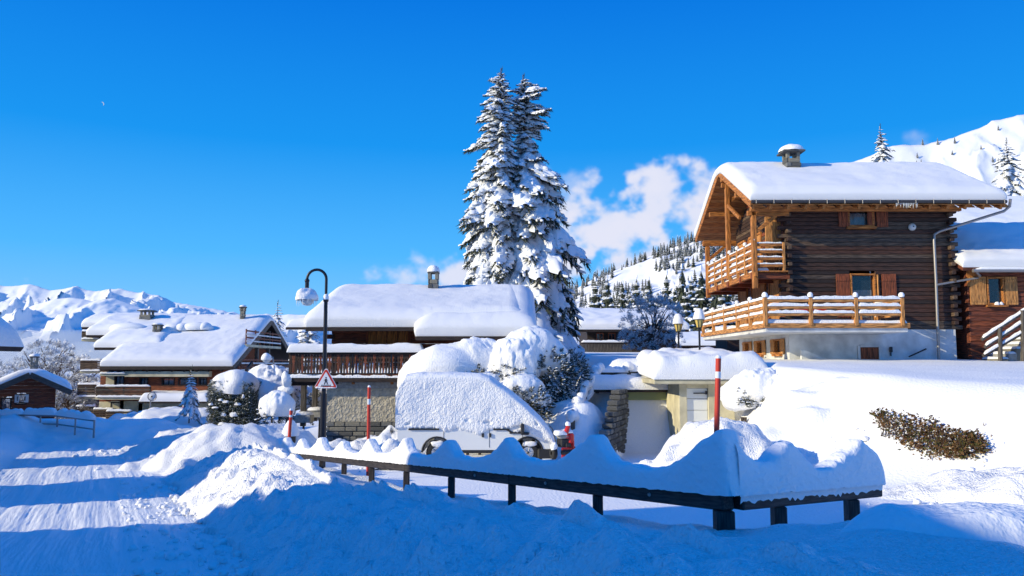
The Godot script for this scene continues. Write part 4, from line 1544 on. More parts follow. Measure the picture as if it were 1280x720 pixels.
		for x in [bx0 + 0.05, (bx0 + bx1) / 2, bx1 - 0.05]: span("post", b, M.darker_y, V(x - 0.05, yy, q[2] + 0.045), V(x + 0.05, yt, q[2] + 0.12), 0.006)
		mb = MB.new()
		loaf(mb, V(bx0, yt, q[2] + 0.03), V(bx1, yt, q[2] + 0.03), 0.2, 0.13, 24, 0.2)
		part(mb, "rail_snow", M.snow, b)
		mb = MB.new()
		loaf(mb, V(bx0, yy - 0.05, q[2]), V(bx1, yy - 0.05, q[2]), 0.2, 0.12, 24, 0.2)
		part(mb, "edge_snow", M.snow, b)
		span("side_board", b, M.weathered_z, V(bx0 - 0.03, yy + 0.1, q[2] + 0.05), V(bx0 + 0.03, yt, q[2] + 2.4), 0.006)
	# porch roof with snow over the entrance
	mb = MB.new()
	plate(mb, V(ax(176, 54), ay(502, 54), 54), V(4.6, 0, 0), V(0, 0.25, 2.4), 0.12)
	part(mb, "porch_roof", M.darker_x, t)
	mb = MB.new()
	blanket(mb, V(ax(176, 54), ay(502, 54), 54), V(4.6, 0, 0), V(0, 0.25, 2.4), 0.5, 0.3, 30, 20, 0.05)
	part(mb, "porch_snow", M.snow, t)
	# gable end towards the street: recessed wall, loggias with white rails
	var gx = xr - 1.5
	mb = MB.new()
	mb.prism(PackedVector2Array([Vector2(0, -5.0), Vector2(14.8, -5.0), Vector2(14.8, -0.3), Vector2(7.0, 3.0), Vector2(0, -0.3)]), face_right(V(gx, 0, zf + 0.2)), 0.2)
	part(mb, "gable_wall", M.russet_y, t)
	for q in [[ay(429, 58.5), 57.5, 66.0], [ay(465, 58), 56.6, 70.0]]:
		var b = Node3D.new()
		b.name = "loggia"
		t.add_child(b, true)
		span("slab", b, M.plaster_cream, V(gx, q[0] - 0.28, q[1]), V(xr + 0.3, q[0] - 0.1, q[2]), 0.01)
		for k in 4: timber("rail", b, M.redbrown_z if k % 2 else M.plaster_white, V(xr + 0.25, q[0] + 0.15 + k * 0.24, q[1]), V(xr + 0.25, q[0] + 0.15 + k * 0.24, q[2]), 0.06, 0.11)
		for k in 5: span("post", b, M.redbrown_y, V(xr + 0.16, q[0] - 0.1, lerpf(q[1], q[2] - 0.1, k / 4.0)), V(xr + 0.24, q[0] + 1.0, lerpf(q[1], q[2] - 0.1, k / 4.0) + 0.1), 0.01)
	for d in [60.5, 63.3]: span("pier", t, M.grey_y, V(xr - 0.1, -4.6, d), V(xr + 0.14, 2.6, d + 0.3), 0.02)
	# roof furniture
	chimney(t, V(ax(182, 62), ay(392, 62) - 0.65, 62), 0.85, 0.55, 1.1, 0.12)
	chimney(t, V(ax(196, 59), ay(408, 59) - 0.62, 59), 0.55, 0.4, 0.65, 0.12)
	chimney(t, V(ax(302, 62), ay(391, 62) - 0.5, 62), 0.35, 0.62, 0.5, 0.14)
	for q in [[160, 401.5, 1.5], [215, 402.5, 0.7], [228, 402, 0.55], [245, 401, 1.3], [256, 401, 0.5]]:
		mb = MB.new()
		var zz = 60.0
		dome(mb, V(ax(q[0], zz), ay(q[1] + 1.5, zz) - 0.42, zz), Vector3(q[2], 0.42, 0.6), 0.08, 1.0, 18, 8, -0.3)
		part(mb, "snowed_skylight", M.snow, t)


func log_cabin():
	# small log house below the street
	var t = thing("log_cabin", "small red-brown log cabin with white-shuttered window and snow roof", "cabin", V(ax(38, 45.0), -4.4, 45))
	var zf = 45.0
	var apex = at(38, 466, zf)
	var gxr = ax(68, zf)
	var gxl = apex.x * 2 - gxr - 2.0
	var ey = ay(489, zf)
	var sl = (apex.y - ay(488, zf - 0.8)) / (ax(82, zf) - apex.x)
	log_wall(t, face_front(V(0, -5.0, zf)), func(y):
		var yy = y - 5.0
		var lim = (apex.y - 0.12 - yy) / sl
		return [maxf(gxl, apex.x - lim), minf(gxr, apex.x + lim)], apex.y + 5.0, 0.2, [[ax(31, zf) - 0.21, ax(31, zf) + 0.21, ay(498, zf) + 4.75, ay(498, zf) + 5.25], [ax(15.5, zf) - 0.25, ax(15.5, zf) + 0.25, ay(505, zf) + 4.62, ay(505, zf) + 5.38]], [M.redbrown_x, M.russet_x, M.redbrown_x], 0.0, 0.0, 0.16)
	span("side_wall", t, M.dark_z, V(gxr - 0.16, -5, zf + 0.17), V(gxr, ey + 0.2, zf + 8))
	var ff = face_front(V(0, 0, zf))
	window(t, ff, ax(31, zf), ay(498, zf), 0.42, 0.5, M.darker_x, null, 0.02, false)
	for q in [26.5, 36.5]: shutter(t, M.plaster_white, ff, ax(q, zf), ay(498, zf), 0.22, 0.45)
	window(t, ff, ax(15.5, zf), ay(505, zf), 0.5, 0.75, M.darker_x, null, 0.02, false)
	var up = V(0, 0, 9.0)
	var mb = MB.new()
	var rr = V(2.05, -2.05 * sl, 0)
	plate(mb, apex + V(0, 0, -0.9) , rr, up - V(0, 0, 0), 0.18)
	plate(mb, apex + V(-5.5, -5.5 * sl, -0.9), V(5.5, 5.5 * sl, 0), up, 0.18)
	part(mb, "roof", M.grey_x, t)
	mb = MB.new()
	tent_snow_z(mb, apex + V(-5.5, -5.5 * sl, -0.95), V(5.5, 5.5 * sl, 0), V(2.1, -2.1 * sl, 0), V(0, 0, 9.1), 0.4, 0.3, 40, 50)
	part(mb, "roof_snow", M.snow, t)
	for q in [[apex + V(0, -0.1, -0.93), rr], [apex + V(0, -0.1, -0.93), V(-5.5, -5.5 * sl, 0)]]: timber("bargeboard", t, M.grey_x, q[0], q[0] + q[1], 0.06, 0.3)
	chimney(t, apex + V(0.1, 0.1, 3.0), 0.4, 0.5, 0.5, 0.15)
	t.rotation.y = 0.52


# the houses along the far side of the street, out of the picture but for one roof corner; they shade the street
func street_side_houses():
	plain_house("street_house", "tall chalet beside the street whose gable roof shades the near bank", V(-19.0, 0, -3.8), Vector3(11.0, 6.75, 18.4), 3.0)
	plain_house("street_house", "low garage annex of the tall chalet beside the street", V(-16.8, 0, 8.7), Vector3(4.6, 4.2, 2.3), 0.5)
	plain_house("street_house", "narrow wooden house between two taller chalets beside the street", V(-17.8, 0, 17.55), Vector3(3.6, 4.2, 3.3), 1.2)
	plain_house("street_house", "brown chalet with one projecting snow-edged eave beside the street", V(-19.9, 0, 26.15), Vector3(4.0, 4.3, 2.3), 1.5)
	plain_house("street_house", "wooden chalet standing next to the small log cabin by the street", V(-31.0, 0, 33.6), Vector3(9.0, 5.6, 10.4), 2.4)


func plain_house(called, label, c: Vector3, s: Vector3, rise):
	var d = -c.z
	var gy = H(c.x + s.x / 2, d) - 0.2
	var t = thing(called, label, "house", V(c.x, gy, d))
	var x0 = c.x - s.x / 2
	var x1 = c.x + s.x / 2
	var z0 = d - s.z / 2
	var z1 = d + s.z / 2
	span("plinth", t, M.plaster_white, V(x0, gy - 1.0, z0), V(x1, gy + 1.4, z1), 0.02)
	span("back_wall", t, M.dark_z, V(x0, gy + 1.41, z0 + 0.21), V(x0 + 0.2, gy + s.y, z1 - 0.21), 0.01)
	var fr = face_right(V(x1, gy + 1.4, d))
	var nw = int(s.z / 3.5)
	var wy = s.y - 2.8
	var open_ = []
	for k in nw: open_.append([(k - (nw - 1) / 2.0) * 3.2 - 0.55, (k - (nw - 1) / 2.0) * 3.2 + 0.55, wy - 0.55, wy + 0.55])
	log_wall(t, fr, func(_y): return [-s.z / 2, s.z / 2], s.y - 1.4, 0.25, open_, [M.dark_z, M.redbrown_z, M.dark_z])
	span("wall", t, M.dark_x, V(x0, gy + 1.4, z1 - 0.2), V(x1 - 0.21, gy + s.y, z1 - 0.01), 0.01)
	span("wall", t, M.dark_x, V(x0, gy + 1.4, z0 + 0.01), V(x1 - 0.21, gy + s.y, z0 + 0.2), 0.01)
	for k in nw: window(t, fr, (k - (nw - 1) / 2.0) * 3.2, wy, 1.1, 1.1, M.honey_z, M.russet_y, 0.1)
	for g in [z0 + 0.1, z1 - 0.1]:
		var mbg = MB.new()
		mbg.prism(PackedVector2Array([Vector2(-s.x / 2, 0), Vector2(s.x / 2, 0), Vector2(0, rise)]), Transform3D(Basis(), V(c.x, gy + s.y, g)), 0.16)
		part(mbg, "gable", M.dark_x, t)
	var o = 1.0
	var sl = rise / (s.x / 2)
	var E = V(x0 - o, gy + s.y - o * sl + 0.1, z0 - o * 0.5)
	var R = V(s.x / 2 + o, rise + o * sl, 0)
	var L = V(0, 0, s.z + o)
	var mb = MB.new()
	plate(mb, E, R, L, 0.2)
	plate(mb, E + R, V(R.x, -R.y, 0), L, 0.2)
	part(mb, "roof", M.darker_z, t)
	mb = MB.new()
	tent_snow_z(mb, E, R, V(R.x, -R.y, 0), L, 0.5, 0.4, 40, 40)
	part(mb, "roof_snow", M.snow, t)


# as tent_snow, for a ridge running away from the camera (slope first, so that the faces look up)
func tent_snow_z(mb: MB, E: Vector3, R: Vector3, K: Vector3, L: Vector3, thick, r, nu, nv):
	var p = PackedVector3Array()
	var sl = R.length() + K.length()
	var us = ends(nu)
	for b in nu:
		for a in nv:
			var w = lerpf(float(a) / (nv - 1), 0.5 - 0.5 * cos(PI * a / (nv - 1.0)), 0.75)
			var s = w * sl
			var q = E + R * (s / R.length()) if s < R.length() else E + R + K * ((s - R.length()) / K.length())
			q += L * us[b]
			var e = arch(minf(us[b], 1 - us[b]) * L.length(), r) * arch(minf(w, 1 - w) * sl, r)
			var dr = maxf(0.0, 1.0 - absf(s - R.length()) / 0.9)
			q.y -= 0.22 * dr * dr
			p.append(q + Vector3.UP * (0.012 + e * (thick + 0.05 * nz.get_noise_2d(q.x * 0.8, q.z * 0.8))))
	mb.grid(p, nv, nu)


func background_chalets():
	# [px left, px right, eave py, ridge py, base py, depth, label]
	var bg = [[722, 862, 412, 383, 446, 58.0, "far brown chalet with slatted balcony behind the frosted pine"], [686, 760, 462, 440, 480, 66.0, ""]]
	var q = bg[0]
	var z = q[5]
	var x0 = ax(q[0], z)
	var x1 = ax(q[1], z)
	var t = thing("brown_chalet", q[6], "chalet", V((x0 + x1) / 2, 0.6, z))
	var far_holes = []
	for px in [752, 767, 783]: far_holes.append([ax(px, z) - 0.275, ax(px, z) + 0.275, ay(420, z) - 0.275, ay(420, z) + 0.275])
	holed("wall", t, M.darker_x, face_front(V(0, 0, z + 1.0)), x0 + 0.8, x1 - 0.8, -0.4, ay(q[2], z) + 0.2, 0.2, far_holes)
	span("wall", t, M.darker_x, V(x0 + 1.01, -0.4, z + 7.8), V(x1 - 1.0, ay(q[2], z) + 0.2, z + 8))
	span("wall", t, M.darker_z, V(x1 - 1.0, -0.4, z + 1.21), V(x1 - 0.8, ay(q[2], z) + 0.2, z + 8))
	span("wall", t, M.darker_z, V(x0 + 0.8, -0.4, z + 1.21), V(x0 + 1.0, ay(q[2], z) + 0.2, z + 8))
	var E = V(x0, ay(q[2], z), z)
	var zr = z + 5.5
	var R = V(0, ay(q[3], zr) - E.y - 0.6, 5.5)
	var L = V(x1 - x0, 0, 0)
	var mb = MB.new()
	plate(mb, E, L, R, 0.18)
	plate(mb, E + R, L, V(0, -R.y, 5.5), 0.18)
	part(mb, "roof", M.darker_x, t)
	mb = MB.new()
	tent_snow(mb, E, R, V(0, -R.y, 5.5), L, 0.6, 0.5, 50, 50, 0.06)
	part(mb, "roof_snow", M.snow, t)
	var ff = face_front(V(0, 0, z + 1.0))
	for px in [752, 767, 783]: window(t, ff, ax(px, z), ay(420, z), 0.55, 0.55, M.russet_x, null, 0.05, true)
	var b = Node3D.new()
	b.name = "balcony"
	t.add_child(b)
	var by = ay(441, z)
	var bt = ay(429, z)
	span("slab", b, M.dark_x, V(x0 + 0.2, by - 0.18, z - 0.5), V(ax(785, z), by, z + 1.0))
	for k in 34: span("slat", b, M.grey_y, V(x0 + 0.3 + k * 0.105, by + 0.03, z - 0.45), V(x0 + 0.3 + k * 0.105 + 0.075, bt - 0.06, z - 0.41), 0.004)
	timber("top_rail", b, M.darker_x, V(x0 + 0.2, bt, z - 0.43), V(ax(785, z), bt, z - 0.43), 0.12, 0.1)
	mb = MB.new()
	loaf(mb, V(x0 + 0.2, bt + 0.05, z - 0.43), V(ax(785, z), bt + 0.05, z - 0.43), 0.2, 0.16, 20, 0.2)
	part(mb, "rail_snow", M.snow, b)
	span("lower_wall", t, M.redbrown_x, V(x0 + 0.4, -0.9, z + 0.2), V(ax(790, z), by - 0.2, z + 0.9))
	# two more roofs further up the slope
	for s in [[905, 960, 421, 405, 60.0, "distant snow-roofed shed behind the balcony posts of the log chalet"], [848, 905, 432, 412, 75.0, "small distant snow-covered hut behind the two yellow lanterns"]]:
		var z2 = s[4]
		var a0 = ax(s[0], z2)
		var a1 = ax(s[1], z2)
		var h = thing("small_hut", s[5], "hut", V((a0 + a1) / 2, 0.8, z2))
		span("wall", h, M.dark_x, V(a0 + 0.4, -0.5, z2 + 0.5), V(a1 - 0.4, ay(s[2], z2) + 0.1, z2 + 4))
		mb = MB.new()
		var ee = V(a0, ay(s[2], z2), z2)
		var rr = V(0, ay(s[3], z2 + 3) - ee.y - 0.5, 3)
		plate(mb, ee, V(a1 - a0, 0, 0), rr, 0.12)
		plate(mb, ee + rr, V(a1 - a0, 0, 0), V(0, -rr.y, 3), 0.12)
		part(mb, "roof", M.darker_x, h)
		mb = MB.new()
		tent_snow(mb, ee, rr, V(0, -rr.y, 3), V(a1 - a0, 0, 0), 0.5, 0.4, 24, 30, 0.06)
		part(mb, "roof_snow", M.snow, h)


# ------------------------------------------------------------------ things in the street
func make_things():
	guard_rail()
	street_lamp()
	marker_poles()
	van()
	snow_blower()
	lanterns()
	log_fence()
	valley_railings()
	small_signs()
	moon()


func rail_at(t): return Vector3(1.775 - 0.8875 * t, -1.07 - 0.1506 * t, -(6.7 + 1.75 * t))
func side_at(s): return Vector3(1.775 + 1.855 * s, -1.07 - 0.13 * s, -(6.7 + 1.5 * s))

func guard_rail():
	var t = thing("guard_rail", "dark guard rail with a scalloped ridge of snow, bent at its end", "guard rail", V(1.775, -1.4, 6.7))
	var hb = 0.125
	for k in 5:
		var a = rail_at(k * 1.98) - Vector3.UP * hb / 2
		var b = rail_at((k + 1) * 1.98 - 0.004) - Vector3.UP * hb / 2
		timber("beam", t, M.rail_beam, a, b, 0.13, hb, 0.012)
	timber("beam", t, M.rail_beam, side_at(0.05) - Vector3.UP * hb / 2, side_at(1.03) - Vector3.UP * hb / 2, 0.13, hb, 0.012)
	for k in 10:
		var p = rail_at(float(k) if k > 0 else 0.03) - Vector3.UP * hb
		timber("post", t, M.rail_beam, p - Vector3.UP * 0.55, p - Vector3.UP * 0.001, 0.15 if k == 0 else 0.1, 0.15 if k == 0 else 0.1, 0.01)
	for s in [0.3, 0.82]:
		var p = side_at(s) - Vector3.UP * hb
		timber("post", t, M.rail_beam, p - Vector3.UP * 0.55, p - Vector3.UP * 0.001, 0.11, 0.14, 0.01)
	for k in [0.5, 1.5, 2.5]:
		var mb0 = MB.new()
		var p = rail_at(k) - Vector3.UP * hb * 0.45 + Vector3(-0.892, 0, 0.452) * 0.066
		mb0.lathe([Vector2(0.02, 0), Vector2(0.016, 0.014), Vector2(0, 0.018)], Transform3D(Basis(along(Vector3.ZERO, Vector3(-0.892, 0, 0.452)).z, Vector3(-0.892, 0, 0.452), Vector3.UP), p), 8)
		part(mb0, "bolt", M.zinc, t)
	# the snow standing on the beam: high over the posts, hollow between them
	for run in 2:
		var mb = MB.new()
		var p = PackedVector3Array()
		var n = 420 if run == 0 else 110
		var m = 17
		for k in n:
			var u = float(k) / (n - 1)
			var c: Vector3
			var side: Vector3
			var hgt = 0.0
			if run == 0:
				var tt = lerpf(-0.06, 9.6, u)
				c = rail_at(tt)
				side = Vector3(0.892, 0, -0.452)
				var post = round(tt + 0.03)
				var rd = fmod(absf(sin(post * 12.9898 + 4.1) * 43758.5453), 1.0)
				var d = tt - post + 0.05 * (rd - 0.5)
				var wide = (0.10 + 0.06 * rd) * (1.5 if d > 0 else 0.8)
				d = absf(d)
				hgt = 0.17 + 0.04 * nz.get_noise_2d(tt * 0.8, 3.0) + (0.20 + 0.14 * rd) * exp(-pow(d / wide, 1.7)) + 0.08 * exp(-pow(d / 0.36, 2.0))
				hgt *= line(tt, [[0, 1.0], [2, 0.9], [4, 0.85], [5, 0.7], [9.6, 0.75]])
				if tt > 9.2: hgt += 0.25 * exp(-pow((tt - 9.45) / 0.12, 2.0))
			else:
				var s = lerpf(0.0, 1.05, u)
				c = side_at(s)
				side = Vector3(0.629, 0, 0.777)
				var d1 = absf(s - 0.34) / 0.10
				var d2 = absf(s - 0.88) / 0.14
				hgt = 0.235 + 0.18 * exp(-d1 * d1) + 0.19 * exp(-d2 * d2) - 0.05 * exp(-pow((s - 0.56) / 0.1, 2)) + 0.2 * exp(-pow(s / 0.09, 2.0))
			hgt *= 1.0 + 0.10 * nz.get_noise_2d(c.x * 2.1, c.z * 2.1) + 0.05 * nz.get_noise_2d(c.x * 7, c.z * 7)
			var e = arch(minf(u, 1 - u) * (18.6 if run == 0 else 2.5), 0.12)
			if run == 1: e = arch((1 - u) * 2.5, 0.16)
			for s2 in m:
				var g = PI * s2 / (m - 1)
				var x = -cos(g)
				var off = signf(x) * pow(absf(x), 0.45) * 0.115 * (0.5 + 0.5 * e)
				var lean = 0.03 * nz.get_noise_2d(c.x * 1.3 + 3, c.z * 1.3)
				var yy = pow(sin(g), 0.45) * hgt * e
				p.append(c + side * (off + lean * yy / 0.3) + Vector3.UP * (yy + 0.003 + 0.012 * fz.get_noise_3d(c.x * 9, yy * 9, c.z * 9 + x)))
		mb.grid(p, m, n)
		part(mb, "snow_ridge", M.snow, t)
	# rime and frozen spray on the face of the short beam
	var mb2 = MB.new()
	var q = PackedVector3Array()
	for b in 8:
		for a in 60:
			var s = lerpf(0.03, 1.025, a / 59.0)
			var v = 1.0 - b / 7.0
			q.append(side_at(s) - Vector3.UP * (v * (0.05 + 0.07 * absf(fz.get_noise_2d(s * 40, 1.0)))) + Vector3(0.629, 0, 0.777) * 0.074 * (1.0 - 0.13 * v))
	mb2.grid(q, 60, 8)
	part(mb2, "rime", M.snow, t)


func street_lamp():
	var z = 24.0
	var b = at(403, 575, z)
	var t = thing("street_lamp", "tall black gooseneck street lamp with snow-capped round head", "street lamp", b)
	var x = b.x
	var yc = ay(376, z)
	var mb = MB.new()
	mb.tube([V(x, b.y - 0.3, z), V(x, ay(492, z), z)], 0.095, 14)
	part(mb, "base", M.black_metal, t)
	mb = MB.new()
	mb.tube([V(x, ay(493, z), z), V(x, yc, z)], [0.065, 0.055], 12)
	part(mb, "post", M.black_metal, t)
	mb = MB.new()
	dome(mb, V(x, yc + 0.02, z), Vector3(0.085, 0.085, 0.085), 0, 1, 14, 10, -1.0)
	part(mb, "collar", M.black_metal, t)
	var cap = MB.new()
	dome(cap, V(x, yc + 0.06, z), Vector3(0.09, 0.16, 0.09), 0.1, 4, 12, 8, -0.1)
	part(cap, "snow_cap", M.snow, t)
	# the neck
	var r = 0.29
	var cx = x - r
	var cy = ay(349, z)
	var pts = [V(x, yc, z)]
	for k in 13:
		var g = PI * k / 12
		pts.append(V(cx + cos(g) * r, cy + sin(g) * r, z))
	pts.append(V(cx - r, ay(352, z), z))
	mb = MB.new()
	mb.tube(pts, 0.042, 10)
	part(mb, "neck", M.black_metal, t)
	mb = MB.new()
	dome(mb, V(cx - r, ay(351, z), z), Vector3(0.075, 0.075, 0.075), 0, 1, 14, 8, -1.0)
	part(mb, "joint", M.black_metal, t)
	mb = MB.new()
	mb.tube([V(cx - r, ay(352, z), z), V(cx - r, ay(365, z), z)], 0.06, 10)
	part(mb, "drop", M.black_metal, t)
	var hx = cx - r
	var hy = ay(371.5, z)
	mb = MB.new()
	mb.lathe([Vector2(0.29, -0.06), Vector2(0.30, -0.02), Vector2(0.26, 0.04), Vector2(0.12, 0.16), Vector2(0.05, 0.2), Vector2(0, 0.2)], Transform3D(Basis(), V(hx, hy, z)), 22)
	part(mb, "hood", M.black_metal, t)
	mb = MB.new()
	mb.lathe([Vector2(0, -0.26), Vector2(0.1, -0.245), Vector2(0.17, -0.18), Vector2(0.19, -0.1), Vector2(0.19, -0.03)], Transform3D(Basis(), V(hx + 0.02, hy, z)), 20)
	part(mb, "glass", M.globe, t)
	mb = MB.new()
	dome(mb, V(hx, hy - 0.03, z), Vector3(0.335, 0.30, 0.335), 0.12, 2.5, 26, 12, -0.12)
	part(mb, "hood_snow", M.snow, t)
	for k in 16:
		var g = TAU * k / 16 + rng.randf() * 0.2
		mb = MB.new()
		var q = V(hx + cos(g) * 0.3, hy - 0.05, z) + Vector3(0, 0, sin(g) * 0.3)
		mb.tube([q, q - Vector3.UP * rng.randf_range(0.08, 0.26)], [0.02, 0.003], 5)
		part(mb, "icicle", M.ice, t)
	# warning sign for a pedestrian crossing, clamped to the post
	var sz = z - 0.12
	var c = at(407.5, 474, sz)
	var s = thing("crossing_sign", "red-bordered triangular pedestrian crossing sign on the street lamp post", "road sign", c)
	var R = 0.42
	var tri = func(rad, rr):
		var poly = PackedVector2Array()
		for k in 3:
			var g = PI / 2 + TAU * k / 3
			var ctr = Vector2(cos(g), sin(g)) * (rad - 2 * rr)
			for q in 5:
				var h = g - PI / 3 + (PI * 2 / 3) * q / 4
				poly.append(ctr + Vector2(cos(h), sin(h)) * rr)
		return poly
	for q in [[R, 0.05, 0.02, "plate", M.white_paint, 0.0], [R * 0.93, 0.045, 0.006, "red_border", M.red_paint, 0.013], [R * 0.68, 0.02, 0.006, "white_field", M.white_paint, 0.019]]:
		mb = MB.new()
		mb.prism(tri.call(q[0], q[1]), Transform3D(Basis(), c + Vector3(0, -0.06, q[5])), q[2])
		part(mb, q[3], q[4], s)
	# walking figure over the stripes of the crossing
	mb = MB.new()
	var fxf = Transform3D(Basis().scaled(Vector3(0.9, 0.9, 1)), c + Vector3(0.0, -0.045, 0.024))
	for poly in [[[-0.03, 0.06], [0.03, 0.07], [0.035, -0.01], [-0.025, -0.01]], [[-0.02, 0.0], [0.015, 0.0], [-0.03, -0.12], [-0.06, -0.12]], [[0.0, 0.0], [0.035, 0.0], [0.075, -0.12], [0.045, -0.12]], [[-0.02, 0.06], [-0.03, 0.045], [-0.07, -0.01], [-0.055, -0.015]], [[0.02, 0.06], [0.03, 0.045], [0.075, 0.01], [0.06, 0.0]]]:
		var pp = PackedVector2Array()
		for e in poly: pp.append(Vector2(e[0], e[1]))
		mb.prism(pp, fxf, 0.004)
	var head = PackedVector2Array()
	for k in 10: head.append(Vector2(0.005 + cos(TAU * k / 10) * 0.024, 0.1 + sin(TAU * k / 10) * 0.024))
	mb.prism(head, fxf, 0.004)
	part(mb, "walking_figure", M.black_plastic, s)
	for k in 5:
		mb = MB.new()
		var bx = -0.15 + k * 0.066
		mb.prism(PackedVector2Array([Vector2(bx, -0.19), Vector2(bx + 0.04, -0.19), Vector2(bx + 0.05, -0.13), Vector2(bx + 0.018, -0.13)]), fxf, 0.003)
		part(mb, "stripe", M.black_plastic, s)
	mb = MB.new()
	mb.box(Transform3D(Basis(), c + Vector3(0, -0.05, -0.05)), Vector3(0.06, 0.4, 0.08), 0.005)
	part(mb, "clamp", M.zinc, s)
	# snow dusting caught along the lower edge
	mb = MB.new()
	loaf(mb, c + Vector3(-0.3, -0.262, 0.03), c + Vector3(0.3, -0.262, 0.03), 0.05, 0.035, 20, 0.4)
	part(mb, "rim_snow", M.snow, s)


func marker_poles():
	# [px top, py top, px foot, py foot, depth, radius, label, bands]
	var ps = [[461.5, 484, 460, 575, 22.0, 0.045, "slim red marker pole with white tip band beside the parked van"],
		[898, 448, 895.5, 552, 7.0, 0.024, "scratched red snow pole standing at the bend of the guard rail"],
		[364, 513, 361.5, 548, 22.8, 0.045, "short red marker pole at the far end of the guard rail"],
		[230, 508, 229, 528, 46.0, 0.07, "tiny red hydrant marker pole in front of the apartment chalet"]]
	for q in ps:
		var a = at(q[2], q[3], q[4])
		var b = at(q[0], q[1], q[4])
		var t = thing("marker_pole", q[6], "marker pole", a)
		var d = (b - a)
		var mb = MB.new()
		mb.tube([a - d.normalized() * 0.45, a + d * 0.76], q[5], 10)
		part(mb, "shaft", M.red_paint, t)
		mb = MB.new()
		mb.tube([a + d * 0.762, a + d * 0.838], q[5] * 1.01, 10)
		part(mb, "white_band", M.white_paint, t)
		mb = MB.new()
		mb.tube([a + d * 0.84, b], q[5], 10)
		part(mb, "tip", M.red_paint, t)
		mb = MB.new()
		dome(mb, b, Vector3(q[5] * 1.1, q[5] * 1.3, q[5] * 1.1), 0.1, 9, 8, 6, 0.0)
		part(mb, "snow_cap", M.snow, t)


